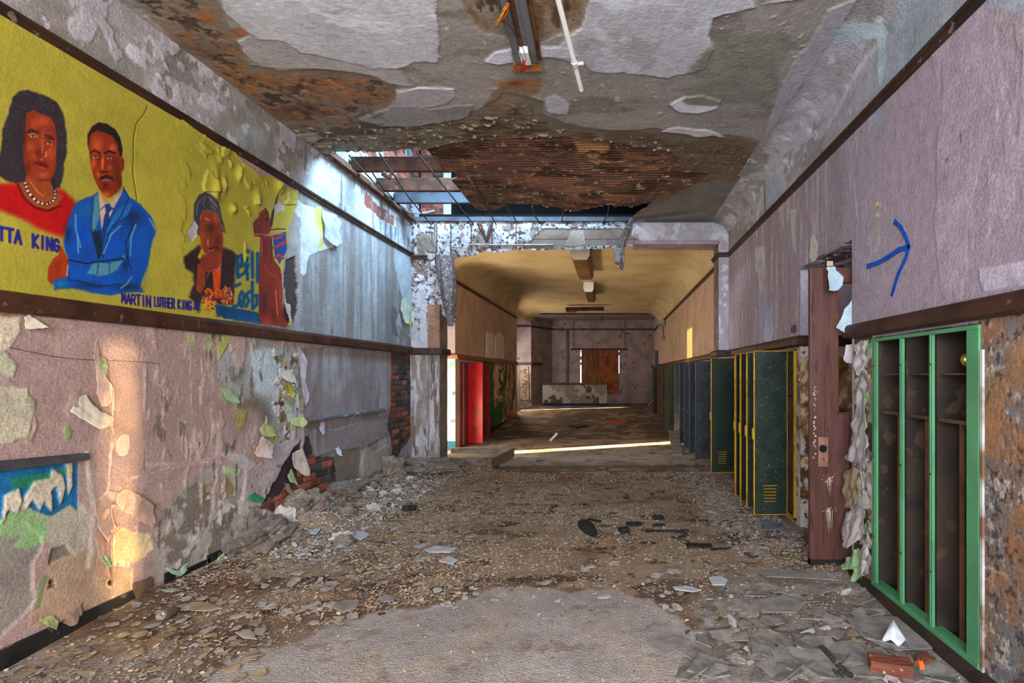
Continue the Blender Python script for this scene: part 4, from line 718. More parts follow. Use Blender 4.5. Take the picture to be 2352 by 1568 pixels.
# =================================================================== HEADER front with broken lath
H = Surf(ls(-3.12, 1.86, .0085), ls(0, 3.87, .0085), lambda u, v: (u, np.full(u.shape, YH), v), (0, -1, 0), (140, 138, 142))
x, y, u, v = H.x, H.y, H.u, H.v; one = np.ones(len(u)); H.h = .01*(fbm(u, v, 3, 4, 1)-.5)
lath = (x < 1460) & (y < 760) & (y > 500)
H.zone(np.where(lath)[0], np.ones(lath.sum()), (150, 152, 160), var=.2, vsc=14); H.noise(lath.astype(float), 9, .58, (118, 102, 98), seed=3, h=-.012, soft=.03); H.noise(lath.astype(float), 9, .6, (176, 180, 190), seed=2, h=.01); H.noise(lath.astype(float), 26, .6, (70, 60, 60), seed=1, h=-.01)
H.h += np.where(lath, .004*np.sin(u*2*math.pi/.022)*np.sin(v*2*math.pi/.022), 0)
for xx in (1035, 1082, 1130, 1185, 1235, 1002, 998): H.line([(xx, 515), (xx+1, 580)], 1.2, (60, 48, 46), h=-.01)
H.poly([(955, 540), (1000, 538), (998, 575), (958, 578)], (116, 110, 104), .02, 10); H.poly([(1245, 525), (1455, 525), (1480, 560), (1200, 572)], (112, 104, 98), .02, 10, h=-.05); H.poly([(1310, 528), (1342, 528), (1345, 562), (1296, 566)], (136, 130, 124), .02, 12, h=-.03)
H.poly([(1450, 505), (1456, 520), (1450, 540), (1480, 558), (1640, 556), (1700, 600), (1700, 500)], (156, 152, 160), .01, 10, h=0); H.noise(((x > 1460) & (y < 560)).astype(float), 3, .58, (176, 174, 182), seed=3)
H.zone(np.where((x > 1640) & (y > 555))[0], np.ones(((x > 1640) & (y > 555)).sum()), (160, 148, 160)); H.noise(((x > 1640) & (y > 520)).astype(float), 12, .64, (190, 182, 190), seed=2)
pl_ = (x < 1012) & (y > 600); H.noise(pl_.astype(float), 2.5, .5, (160, 158, 166), seed=4, soft=.05, st=(3, .5)); H.noise((pl_ & (y > 812)).astype(float), 5, .52, (122, 116, 112), seed=3, st=(3, .5), h=-.006, soft=.06); H.noise((pl_ & (y > 812)).astype(float), 6, .6, (100, 88, 78), seed=1, st=(3, .5), h=-.01)
H.poly([(982, 700), (1016, 700), (1016, 800), (982, 800)], (132, 100, 84), .006, 10)  # warm light on the set-back pilaster face, put into its tan colour
H.line([(985, 812), (984, 1045)], 1.5, (110, 104, 104))
keep = [(930, 490), (1700, 490), (1700, 1080), (1650, 1080), (1650, 559), (1480, 560), (1440, 566), (1380, 572), (1240, 576), (1180, 574), (1150, 580), (1110, 578), (1090, 588), (1052, 592), (1034, 604), (1040, 618), (1034, 632), (1018, 640), (1030, 652), (1044, 690), (1050, 720), (1046, 742), (1038, 748), (1028, 742), (1022, 728), (1014, 722), (1013, 700), (1010, 700), (1010, 1080), (930, 1080)]
xw, yw = H.warp(.02, 9, 4); xk = np.where(y < 780, xw, x); yk = np.where((y < 780), yw, y); yk = np.where(x > 1500, y, yk); xk = np.where(x > 1500, x, xk)
H.cut(sdpoly(xk, yk, keep) < 0); H.build('wall_header', M_PL)['kind'] = 'structure'
mb = MB(); mb.box((-3.1, YH+.02, 3.6), (1.84, 8.5, 3.86)); mb.box((-3.1, YH+.02, 0), (-2.665, 8.5, 3.6)); mb.box((1.668, YH+.02, 0), (1.84, 8.5, 3.6)); struct(mb, 'wall_header', mat('header_core', (112, 100, 92), .9, (92, 80, 72), 5, .5, 20))
struct(box((-2.2, 8.06, 3.49), (-.9, 8.14, 3.51)), 'trim_10', mat('white_strip', (176, 172, 170), .6))
struct(MB().box((.35, 8.03, 3.50), (1.665, 8.45, 3.56)), 'trim_11', LAV, bev=.02)
# dangling clump
def clump(name, pts, rs, m, lab, cat, seed=1, group=None):
    mb = MB().tube(pts, rs, 14); o = mb.build(name, m, smooth=False)
    rr = random.Random(seed)
    for v_ in o.data.vertices:
        v_.co += Vector((rr.uniform(-1, 1), rr.uniform(-1, 1), rr.uniform(-1, 1)))*.018
    tag(o, lab, cat, group); return o
FIB = mat('fibrous_lath', (104, 98, 100), .9, (78, 68, 66), 14, .9, 40, speck=((150, 146, 150), 30, .6))
clump('hanging_debris', [P(1450, 505, 7.95), P(1440, 530, 7.95), P(1428, 555, 7.95), P(1422, 575, 7.95), P(1423, 600, 7.95), P(1430, 618, 7.95)], [.03, .05, .05, .07, .075, .01], FIB, 'ragged grey clump dangling from the header over the passage', 'debris')
clump('hanging_lath', [P(1020, 590, 8.0), P(1026, 640, 7.98), P(1032, 690, 7.96), P(1036, 748, 7.95)], [.14, .13, .11, .03], FIB, 'torn sheet of plastered lath drooping beside the left pilaster', 'metal lath', 3)
clump('rusty_lath_clump', [P(1330, 325, 5.7), P(1345, 345, 5.75), P(1380, 362, 5.8), P(1405, 368, 5.8)], [.10, .07, .06, .02], mat('clump_rust', (132, 96, 66), .9, (88, 60, 42), 12, .9, 40), 'orange brown lath clump hanging at the front of the rusty sheet', 'debris', 5)

# =================================================================== MIDDLE CORRIDOR
mb = MB(); mb.box((-3.3, 10.4, 0), (XL, 17.1, 3.9)); mb.box((-5.6, 10.4, 0), (-3.3, 10.6, 3.9)); mb.box((-4.4, 16.9, 0), (-3.3, 17.1, 3.9)); struct(mb, 'wall_left', TAN)
struct(box((-4.3, 8.5, 0), (-3.1, 8.6, 3.9)), 'wall_left', LAV)
struct(box((-5.6, 10.385, 1.9), (-3.105, 10.4, 3.85)), 'wall_left', LAV)
DG = Surf(ls(-3.6, -3.1, .01), ls(0, 1.81, .01), lambda u, v: (u, np.full(u.shape, 10.38), v), (0, -1, 0), (206, 208, 204))
DG.noise(np.ones(len(DG.u)), 6, .58, (110, 150, 140), seed=2, h=-.006, st=(1.4, .8)); DG.noise(np.ones(len(DG.u)), 7, .66, (60, 84, 82), seed=5, h=-.01); DG.zone(np.where(DG.v < .17)[0], np.ones((DG.v < .17).sum()), (20, 70, 96)); DG.build('wall_left', M_PL)['kind'] = 'structure'
DD = Surf(geo(12.45, 17.1, .0025), ls(0, 1.81, .012), lambda u, v: (np.full(u.shape, XL+.01), u, v), (1, 0, 0), (160, 138, 108))
x, y, u, v = DD.x, DD.y, DD.u, DD.v; one = np.ones(len(u))
DD.noise(one, 2.5, .5, (196, 160, 112), seed=3, st=(1.4, .8), h=.006); DD.noise(one, 3, .56, (120, 96, 66), seed=1, st=(2, .6)); DD.poly([(1100, 820), (1133, 822), (1136, 990), (1100, 1000)], (30, 96, 50), .06, 3); DD.poly([(1136, 940), (1145, 920), (1158, 922), (1156, 960), (1140, 972), (1130, 975)], (30, 98, 52), .05, 3)
DD.noise(one, 3.2, .6, (46, 90, 50), seed=6, st=(1.2, .7), h=-.006); DD.poly([(1136, 838), (1156, 842), (1156, 915), (1136, 915)], (190, 166, 136), .03, 3); DD.noise(one, 5, .64, (70, 52, 40), seed=2, h=-.01); DD.zone(np.where(v < .12)[0], np.ones((v < .12).sum()), (22, 26, 30)); DD.build('wall_left', M_PL)['kind'] = 'structure'
# raised pale panels standing in for openings cut in the tan wall
NI = mat('niche_white', (204, 190, 190), .7, (198, 184, 184))
def onL(x_, y_): Y = onX(x_, XL); return Y, EYE+(VY-y_)/FL*Y
def niche(name, x0, x1, y0, y1, arch=False):
    Ya, za = onL(x0, y0); Yb, _ = onL(x1, y0); _, zb = onL(x0, y1); za = min(za, 3.2); zb = max(zb, 1.91); pts = [(Ya, zb), (Yb, zb), (Yb, za)]+([( (Ya+Yb)/2+(Yb-Ya)/2*math.cos(a), za+.22*math.sin(a)) for a in [math.pi*k/8 for k in range(1, 8)]] if arch else [])+[(Ya, za)]
    mb = MB(); n = len(pts); mb.add([(XL+.004, a, b) for a, b in pts]+[(XL+.02, a, b) for a, b in pts], [tuple(range(n)), tuple(range(n, 2*n))]+[(i, (i+1) % n, n+(i+1) % n, n+i) for i in range(n)]); return mb
o = niche('a', 1116, 1134, 762, 821).build('opening_panel', NI, bev=.003); tag(o, 'pale raised panel standing in for a rectangular opening above the red lockers', 'panel')
o = niche('a', 1137, 1157, 778, 821, True).build('opening_panel', NI, bev=.003); tag(o, 'pale raised panel standing in for an arched opening near the far end of the tan left wall', 'panel')
# middle ceiling with coves
def cove_ceiling(name, y0, y1, m, r=.5, xl=XL, xr=XR, z=ZC, rz=.4):
    pr = [(xl+r*(1-math.cos(a)), z-rz+rz*math.sin(a)) for a in [k*math.pi/20 for k in range(11)]]; pr += [(xr-r*(1-math.cos(a)), z-rz+rz*math.sin(a)) for a in [k*math.pi/20 for k in range(10, -1, -1)]]
    pr2 = [(a, b+.05) for a, b in pr]; n = len(pr); mb = MB(); vs = [(a, Y, b) for Y in (y0, y1) for a, b in pr]+[(a, Y, z+.06) for Y in (y0, y1) for a, b in pr]
    fs = [(k, k+1, n+k+1, n+k) for k in range(n-1)]+[(2*n+k, 3*n+k, 3*n+k+1, 2*n+k+1) for k in range(n-1)]
    mb.add(vs, fs); o = struct(mb, name, m); return o
cove_ceiling('ceiling', 8.5, 20.2, CREAM); struct(box((-3.3, 8.5, ZC+.07), (2.0, 22.8, 4.1)), 'ceiling', DARKV); struct(box((-6.6, 8.5, ZC), (XL, 22.8, 4.1)), 'ceiling', CREAM)
struct(box((XR, 8.1, 0), (2.0, 22.6, 3.9)), 'wall_right', TAN)
struct(box((-6.6, 8.1, -.1), (-3.15, 26, -.002)), 'floor', MATS['plain_floor'])
# end walls of the two side halls, with the gaps that let the sun in
def wall_with_gaps(X, y0, y1, gaps, m):
    """gaps: (ya,yb,za,zb)"""
    ys = sorted({y0, y1, *[g[0] for g in gaps], *[g[1] for g in gaps]}); mb = MB()
    for a, b in zip(ys[:-1], ys[1:]):
        zs = [(0, 3.9)]
        for g in gaps:
            if g[0] <= a and g[1] >= b: zs = [q for z0, z1 in zs for q in ((z0, min(z1, g[2])), (max(z0, g[3]), z1)) if q[1]-q[0] > .001]
        for z0, z1 in zs: mb.box((X-.05, a, z0), (X, b, z1))
    return struct(mb, 'wall_left', m)
wall_with_gaps(-4.3, 8.6, 10.4, [(8.74, 9.16, 0, 1.35), (9.0, 9.85, 2.68, 3.5)], DARKV)
struct(box((-4.33, 9.0, 2.68), (-4.32, 9.85, 3.5)), 'sun_filter_pane', None)  # unseen tinted pane added to dim the sun through the upper gap
wall_with_gaps(-4.4, 17.1, 22.6, [(17.6, 17.86, 0, 1.0)], TAN)
gm = bpy.data.materials.new('amber_filter'); gm.use_nodes = True; nt = gm.node_tree; nt.nodes.clear(); oo = nt.nodes.new('ShaderNodeOutputMaterial'); tb = nt.nodes.new('ShaderNodeBsdfTransparent'); tb.inputs[0].default_value = (.22, .175, .12, 1); nt.links.new(tb.outputs[0], oo.inputs[0])
bpy.data.objects['sun_filter_pane'].data.materials.clear(); bpy.data.objects['sun_filter_pane'].data.materials.append(gm)

# fluorescent fixtures on the middle ceiling
def fixture(x0, x1, ya, yb, zb, lab):
    t = empty('ceiling_light', ((x0+x1)/2, (ya+yb)/2, ZC)); tag(t, lab, 'ceiling light', 'ceiling lights in the passage')
    mb = MB(); w = x1-x0; c = (x0+x1)/2
    mb.prism([(c-w/2, ZC), (c-w/2, zb+.08), (c-w*.36, zb), (c+w*.36, zb), (c+w/2, zb+.08), (c+w/2, ZC)], 1, ya+.02, yb-.02)
    frame_inv(mb.build('diffuser', mat('yellowed_diffuser', (112, 84, 44), .5, (86, 62, 34), 3, .05, 10)), t)
    for Y in (ya, yb-.02): mb = MB(); mb.prism([(c-w/2, ZC-.0), (c-w/2, zb+.08), (c-w*.36, zb-.004), (c+w*.36, zb-.004), (c+w/2, zb+.08), (c+w/2, ZC)], 1, Y, Y+.02); frame_inv(mb.build('end_cap', WHT), t)['label'] = 'white end cap'
    return t
fixture(-.745, -.395, 9.55, 11.7, 3.60, 'long boxy ceiling light nearest the broken header'); t = fixture(-.71, -.45, 13.3, 15.3, 3.60, 'smaller ceiling light in the middle of the passage ceiling')
t = empty('ceiling_light', (-.9, 17.8, 3.8)); t.rotation_euler = (0, 0, math.radians(84)); tag(t, 'broken ceiling light hanging crosswise at the far end of the passage', 'ceiling light', 'ceiling lights in the passage')
o = MB().box((-.08, -.65, -.14), (.08, .65, -.02)).build('housing', RSTB, t); o = MB().box((-.1, .3, -.19), (.1, .62, -.14)).build('diffuser', mat('yellowed_diffuser', (112, 84, 44)), t)

# exit light on the right wall
t = empty('emergency_light', (1.75, 17.5, 3.2)); tag(t, 'twin emergency lamp hanging high on the right passage wall', 'emergency light')
frame_inv(MB().box((1.62, 17.4, 3.12), (1.8, 17.7, 3.3)).build('housing', mat('pale_housing', (150, 146, 136), .5), bev=.01), t)
for dx in (-.02, .1): frame_inv(MB().lathe([(0, -.08), (.05, -.07), (.07, 0), (.04, .07), (0, .09)], Matrix.Translation((1.62+dx, 17.36, 3.02-.3*(dx > 0))), 12).build('lamp_head', mat('pale_housing', (150, 146, 136)), smooth=True), t)
frame_inv(MB().tube([(1.72, 17.36, 3.1), (1.73, 17.36, 2.8)], .012, 6).build('cord', ROD), t)

# =================================================================== FAR END
FARW = mat('far_wall', (140, 122, 118), .85, (120, 106, 102), 2, .3, 20, speck=((84, 74, 70), 5, .64))
floorz = .2
def fp(xx, yy, Y): return P(xx, yy, Y)
YF = 22.5
struct(box((-2.6, YF, 0), (2.0, YF+.1, 4)), 'wall_far', FARW); struct(box((-6.6, 22.6, 0), (-2.5, 22.7, 4)), 'wall_far', FARW)
A = P(1187, 800, 21); B = P(1220, 800, 21); C_ = P(1268, 800, YF)
mb = MB(); mb.add([(q.x, q.y, z) for z in (0, 3.9) for q in (A, B, C_, C_+Vector((0, .1, 0)), A+Vector((0, 1.6, 0)))], [(0, 1, 6, 5), (1, 2, 7, 6), (2, 3, 8, 7), (3, 4, 9, 8), (4, 0, 5, 9)]); struct(mb, 'wall_far', FARW)
rail('trim_12', [(1.8, YF), (C_.x, YF), (B.x, B.y), (A.x, A.y)], pic(3.39, 3.46, .04), RAILW)
rail('trim_13', [(B.x+.35, B.y+.6), (B.x, B.y), (A.x, A.y)], chair(1.86, 1.97, .05), WOOD)
struct(box((-2.6, 20.2, 3.55), (2.0, 22.6, 4.0)) if 0 else MB().box((-3.3, 20.2, 3.83), (2.0, 22.6, 4.0)), 'ceiling', FARW)
# low parapet with cap
t = empty('parapet_wall', (-1.4, 20.9, floorz)); tag(t, 'low grey parapet wall with brown cap in front of the boarded window', 'low wall')
a = P(1246, 883, 20.9); b = P(1394, 932, 20.9)
PW = Surf(ls(a.x, b.x, .012), ls(b.z-.02, a.z, .012), lambda u, v: (u, np.full(u.shape, 20.9), v), (0, -1, 0), (146, 134, 126)); o1 = np.ones(len(PW.u)); PW.noise(o1, 2.2, .52, (112, 104, 94), seed=4); PW.noise(o1, 3.4, .6, (70, 62, 54), seed=2, h=-.006); PW.zone(np.where(PW.v < b.z+.1)[0], np.ones((PW.v < b.z+.1).sum()), (26, 34, 62))
o = PW.build('wall_face', M_PL); frame_inv(o, t); frame_inv(MB().box((a.x, 20.91, b.z-.05), (b.x, 21.05, a.z)).build('core', FARW), t)
frame_inv(MB().box((a.x-.02, 20.86, a.z), (b.x+.03, 21.1, a.z+.07)).build('cap', WOOD, bev=.01), t)
# boarded window
t = empty('boarded_window', (-.5, YF-.03, .8)); tag(t, 'tall window boarded with orange brown plywood on the far wall', 'window')
PLY = mat('plywood', (120, 70, 30), .7, (84, 46, 20), 3, .2, 20, stretch=(6, 1, .8)); PLY2 = mat('plywood_red', (134, 66, 24), .7, (96, 44, 18), 4, .2, 20)
a = P(1336, 801, YF); b = P(1378, 905, YF); frame_inv(MB().box((a.x, YF-.04, b.z), (b.x, YF-.015, a.z)).build('board', PLY), t); c1 = P(1378, 801, YF); d = P(1421, 905, YF); frame_inv(MB().box((c1.x+.01, YF-.05, d.z), (d.x, YF-.02, c1.z)).build('board', PLY2), t)['label'] = 'redder board'
gl = bpy.data.materials.new('daylight_gap'); gl.use_nodes = True; gb = gl.node_tree.nodes['Principled BSDF']; gb.inputs['Emission Color'].default_value = (.85, .95, 1, 1); gb.inputs['Emission Strength'].default_value = 3
for x0, x1, y0, y1 in ((1333, 1335.5, 801, 806), (1333, 1335.6, 809, 818), (1333, 1335.4, 826, 832), (1333, 1335.6, 838, 880), (1420.5, 1422.6, 816, 857), (1376, 1380, 801, 804), (1421, 1422, 802, 808), (1390, 1396, 801, 802.4)):
    a = P(x0, y0, YF); b = P(x1, y1, YF); frame_inv(MB().box((a.x, YF-.012, b.z), (b.x, YF-.008, a.z)).build('light_gap', gl), t)['label'] = 'bright daylight gap at the board edge'
# hanging pipe frame
t = empty('hanging_pipe_frame', (-.3, 19.5, 3.8)); tag(t, 'horizontal pipe hung on two thin rods before the boarded window', 'pipe frame')
frame_inv(MB().tube([P(1311, 802, 19.5), P(1442, 802, 19.5)], .035, 8).build('pipe', RAILW, smooth=True), t)
for xx in (1318, 1436): frame_inv(MB().tube([P(xx, 735, 19.5), P(xx, 800, 19.5)], .014, 6).build('rod', RAILW), t)
o = MB().tube([P(1383, 723, 18.6), P(1383, 736, 18.6)], .012, 6).build('hanging_wire', ROD); tag(o, 'tiny wire hanging from the ceiling beam at the far end', 'wire')
struct(MB().box((XL, 20.1, 3.8), (XR, 20.2, 3.86)), 'trim_14', RAILW)
a = P(1300, 770, YF); b = P(1306, 880, YF); o = MB().box((a.x, YF-.06, b.z), (b.x, YF-.0, P(1300, 757, YF).z)).build('wall_pipe', mat('slate_pipe', (80, 76, 86), .7), bev=.01); tag(o, 'tall slate grey vertical duct on the far wall left of the window', 'pipe')
# graffiti pillar lower face and its writing
t = P(1195, 838, 20.98); b = P(1220, 936, 20.98); PB = Surf(ls(t.x, B.x, .012), ls(b.z, t.z, .012), lambda u, v: (u, np.full(u.shape, 20.98), v), (0, -1, 0), (166, 146, 122)); PB.noise(np.ones(len(PB.u)), 3, .6, (130, 112, 92), seed=3); o = PB.build('wall_far', M_PL); o['kind'] = 'structure'
GRB = mat('black_marker', (28, 24, 26), .7)
mb = MB()
def stroke(pts, r=.012, Y=20.974, sub=3):
    mb.tube([P(1170+a/5.6, 700+b/5.6, Y) for a, b in pts], r, 5)
for pl in ([(186, 830), (186, 862), (215, 862)], [(205, 835), (205, 862)], [(186, 830), (232, 832)], [(190, 890), (200, 872), (218, 880), (212, 905), (196, 925), (220, 930)], [(172, 960), (190, 975), (215, 985), (232, 970), (225, 1005), (200, 1000)],
           [(180, 1030), (205, 1020), (228, 1040), (210, 1065), (190, 1050), (230, 1075)], [(182, 1100), (200, 1085), (222, 1095), (215, 1125), (190, 1128), (182, 1100)], [(212, 1140), (210, 1200)], [(232, 800), (248, 800), (256, 1250)], [(148, 1232), (240, 1228)], [(246, 790), (262, 1262)], [(140, 1240), (165, 1225)]): stroke(pl)
o = mb.build('graffiti_writing', GRB); tag(o, 'black vertical marker writing boxed on the far left pillar', 'graffiti')
mb = MB()
for pl in ([(445, 840), (445, 862), (462, 858), (462, 842), (445, 840)], [(478, 840), (494, 850), (480, 862), (508, 862), (508, 842)]): mb.tube([P(1170+a/5.6, 700+b/5.6+.01, YF-.008) for a, b in pl], .012, 5)
o = mb.build('graffiti_writing', mat('white_marker', (190, 180, 180))) ; o.location.x += 3.35; tag(o, 'small pale scrawl on the far wall right of the boarded window', 'graffiti')
for o_ in (o,): pass
a = P(1499, 843, 21.5); b = P(1508, 920, 21.5); o = MB().box((a.x, 21.45, b.z), (b.x, 21.5, a.z)).build('green_door', mat('deep_green', (14, 48, 36), .5)); tag(o, 'narrow dark green door edge at the far right', 'door')
a = P(1504, 805, 18.3); b = P(1512, 962, 18.3); o = MB().box((a.x, 18.25, 0), (b.x, 18.3, a.z)).build('door_edge', BLG); tag(o, 'tall blue grey open door seen edge-on at the far right', 'door')
for k, (p0, p1) in enumerate((((1482, 945), (1502, 915)), ((1490, 945), (1504, 925)))):
    A_, B_ = P(*p0, 18.9-.4*k), P(*p1, 18.9-.4*k); A_.z = max(A_.z, .06); o = MB().tube([A_, B_], .035, 4).build('leaning_plank', mat('pale_plank', (110, 98, 84), .8)); tag(o, ['longer pale plank leaning beside the far right door', 'shorter pale plank leaning beside the far right door'][k], 'plank')
# =================================================================== LOCKERS
def louvre(mb, x0, x1, z0, z1, n, y, t=.006):
    for k in range(n):
        z = z0+(z1-z0)*k/(n-1); mb.box((x0, y-t, z-.0035), (x1, y+t, z+.0035))
def locker_door(w, h, face, edge, vent, vz=(.14, .30), name='locker_door', inset=None, handle=True, ew=.012, vs=-1):
    """hinge at origin, leaf runs to -x, thin in y"""
    d = MB().box((-w+.004, -.008, .004), (-.004, .008, h-.004)).build(name, face, bev=.003)
    mb = MB()
    for a, b in (((-w, -.011, 0), (-w+ew, .011, h)), ((-ew*.6, -.011, 0), (0, .011, h)), ((-w, -.011, 0), (0, .011, .008)), ((-w, -.011, h-.008), (0, .011, h))): mb.box(a, b)
    mb.build('edge_trim', edge, d)
    mb = MB(); louvre(mb, -w*.70, -w*.34, vz[0], vz[1], 6 if vs < 0 else 12, .008*vs); mb.box((-w*.72, .013*vs, vz[1]-.004), (-w*.32, .008*vs, vz[1]+.004)); mb.build('vent', vent, d)
    if handle: MB().box((-w-.014, -.014, h*.46), (-w+.01, .014, h*.46+.12)).build('latch', edge, d, bev=.004)
    return d
def place(d, parent, x, y, z, rz):
    frame_inv(d, parent); d.location = (x, y, z); d.rotation_euler = (0, 0, rz); return d
def bank(name, lab, X, y0, y1, z0, z1, pitch, body, frame, depth=.34, side=1, flush=.0):
    t = empty(name, (X, (y0+y1)/2, z0)); tag(t, lab, 'lockers')
    s = side; mb = MB(); mb.box((X+s*(depth-.01), y0, z0), (X+s*depth, y1, z1)); mb.box((X+s*.01, y0, z0), (X+s*depth, y1, z0+.01)); mb.box((X+s*.01, y0, z1-.01), (X+s*depth, y1, z1))
    n = max(1, round((y1-y0)/pitch)); p = (y1-y0)/n
    for k in range(n+1): yy = y0+k*p; mb.box((X+s*.01, yy-.006, z0), (X+s*depth, yy+.006, z1))
    frame_inv(mb.build('cabinet_body', body), t)
    for k in range(n):
        for zz in (z1-.24, z1-.48): frame_inv(MB().box((X+s*.03, y0+k*p+.01, zz), (X+s*(depth-.01), y0+(k+1)*p-.01, zz+.012)).build('shelf', body), t)
    mb = MB()
    for k in range(n+1): yy = min(max(y0+k*p, y0+.02), y1-.02); mb.box((X-s*.012, yy-.02, z0), (X+s*.012, yy+.02, z1))
    mb.box((X-s*.012, y0, z0), (X+s*.012, y1, z0+.025)); mb.box((X-s*.012, y0, z1-.02), (X+s*.012, y1, z1))
    frame_inv(mb.build('frame', frame, bev=.003), t)
    return t, n, p
h = 1.68
# dark green lockers with yellow edges
t, n, p = bank('locker_bank', 'dark green lockers with yellow edges and open doors by the brown door', XR, 5.16, 7.92, .055, 1.75, .305, LKIN, YEL)
for k, (Y, ang, face) in enumerate([(5.36, 2, DKG), (5.66, 4, DKG), (5.97, 8, DKG2), (6.26, 13, DKG2), (7.66, 3, DKG2)]):
    place(locker_door(.35, h, face, YEL, YEL), t, XR-.015, Y, .06, math.radians(ang))
for Y in (6.72, 7.03, 7.34): place(locker_door(.29, h, DKG2, YEL, YEL, handle=False), t, XR-.02, Y-.13, .06, math.radians(-89))
# blue grey lockers past the pilaster
t, n, p = bank('locker_bank', 'blue grey lockers with open doors beyond the right pilaster', XR-.02, 8.6, 12.1, .0, 1.75, .32, BLG, BLG, depth=.3)
for o in [c for c in t.children if c.name.startswith(('cabinet', 'shelf'))]: pass
DKL = mat('dark_louvre', (24, 26, 32), .6)
for k, (Y, ang, w) in enumerate([(9.0, 4, .34), (9.75, 10, .34), (10.4, 3, .34), (11.1, 8, .34), (11.8, 2, .36)]):
    place(locker_door(w, h, BLG, mat('blue_edge', (52, 64, 76), .5), DKL, handle=False), t, XR-.04, Y, .04, math.radians(ang))
# olive lockers further on
t, n, p = bank('locker_bank', 'olive brown lockers in shadow at the far right of the passage', XR-.02, 12.3, 17.6, .0, 1.75, .42, OLV, OLV, depth=.3)
for k, (Y, ang, w, m) in enumerate([(13.6, 3, .38, OLV), (14.7, 5, .38, OLV), (16.0, 4, .38, mat('rusty_door', (96, 44, 22), .6)), (17.2, 3, .4, mat('black_green', (18, 24, 18), .5))]):
    place(locker_door(w, h, m, mat('olive_edge', (66, 52, 30), .5), DKL, handle=False), t, XR-.04, Y, .04, math.radians(ang))
# red lockers on the left
t, n, p = bank('locker_bank', 'bright red lockers with open doors on the left of the passage', XL+.03, 10.72, 12.4, .0, 1.75, .33, REDD, REDD, depth=.2, side=-1)
place(locker_door(.30, 1.7, REDD, REDD, REDD, handle=False), t, XL+.05, 10.98, .05, math.radians(-91))
for Y, ang, m, w_ in ((11.12, 176, RED, .335), (12.25, 178, REDD, .22)):
    place(locker_door(w_, 1.72, m, REDD, mat('red_dark', (80, 6, 10)), vz=(.10, .36), handle=False, vs=1), t, XL+.04, Y, .03, math.radians(ang))
for ch in t.children_recursive if hasattr(t, 'children_recursive') else []: pass

# open green locker unit in the near right wall
t = empty('open_locker_unit', (XR, (L0+L1)/2, .04)); tag(t, 'bright green framed built-in lockers with three doorless bays', 'lockers')
Z0, Z1, DP = .045, 1.745, .36
mb = MB(); mb.box((XR+DP, L0, Z0), (XR+DP+.01, L1, Z1)); mb.box((XR, L0, Z0-.01), (XR+DP, L1, Z0)); mb.box((XR, L0, Z1), (XR+DP, L1, Z1+.01)); mb.box((XR, L0-.01, Z0), (XR+DP, L0, Z1)); mb.box((XR, L1, Z0), (XR+DP, L1+.01, Z1)); frame_inv(mb.build('cabinet_body', LKIN), t)
st = [(3.565, 3.625), (3.245, 3.282), (2.942, 2.975), (2.572, 2.662)]
for k, (a, b) in enumerate(st):
    mb = MB(); mb.box((XR-.012, a, Z0), (XR+.004, b, Z1))
    if k < 3: mb.box((XR-.016, a+.012, Z0), (XR-.012, a+.018, Z1))
    frame_inv(mb.build('frame_stile', GREEN, bev=.003), t)
    if 0 < k < 3: frame_inv(MB().box((XR+.02, (a+b)/2-.006, Z0), (XR+DP, (a+b)/2+.006, Z1)).build('partition', LKIN), t)
    if k < 3:
        for zz in (1.55, .93, .38): frame_inv(MB().box((XR-.018, (a+b)/2-.01, zz), (XR-.012, (a+b)/2+.01, zz+.01)).build('hinge', mat('brown_hinge', (70, 58, 40), .5)), t)
frame_inv(MB().box((XR-.018, L0, Z1-.022), (XR+.02, L1, Z1)).build('top_rail', GREEN, bev=.002), t); frame_inv(MB().box((XR-.018, L0, Z0), (XR+.06, L1, Z0+.03)).build('bottom_rail', GREEN, bev=.003), t)
bays = [(3.285, 3.54), (2.98, 3.235), (2.672, 2.935)]
SHB = mat('locker_shelf', (84, 62, 52), .6, (66, 48, 42))
for a, b in bays:
    frame_inv(MB().box((XR+.03, a+.004, 1.495), (XR+DP, b-.004, 1.505)).build('shelf', SHB), t); frame_inv(MB().box((XR+.015, a+.004, 1.235), (XR+DP, b-.004, 1.255)).build('shelf', SHB), t)
    mb = MB(); mb.box((XR+.06, a+.125, Z0), (XR+.075, a+.15, 1.235)); mb.box((XR+.06, a+.06, Z0), (XR+DP-.01, a+.072, 1.235)); frame_inv(mb.build('divider', mat('locker_brown', (98, 66, 48), .6, (78, 50, 38))), t)
M_ = Matrix.Translation((XR+.04, 2.73, 1.575)) @ Matrix.Rotation(math.pi/2, 4, 'X') @ Matrix.Rotation(0, 4, 'Z')
frame_inv(MB().lathe([(0, .028), (.012, .03), (.02, .024), (.024, .018), (.033, .016), (.036, .01), (.036, 0), (0, 0)], M_, 28).build('lock', mat('brass', (176, 150, 84), .3, (140, 116, 60), 5, .02, 10, metal=.8), smooth=True), t)['label'] = 'round brass lock'
o = MB().box((XR-.012, L0-.022, .04), (XR+.0, L0-.004, 1.62)).build('white_bead', mat('white_bead', (176, 178, 176), .7, (110, 84, 60), 5)) ; frame_inv(o, t)

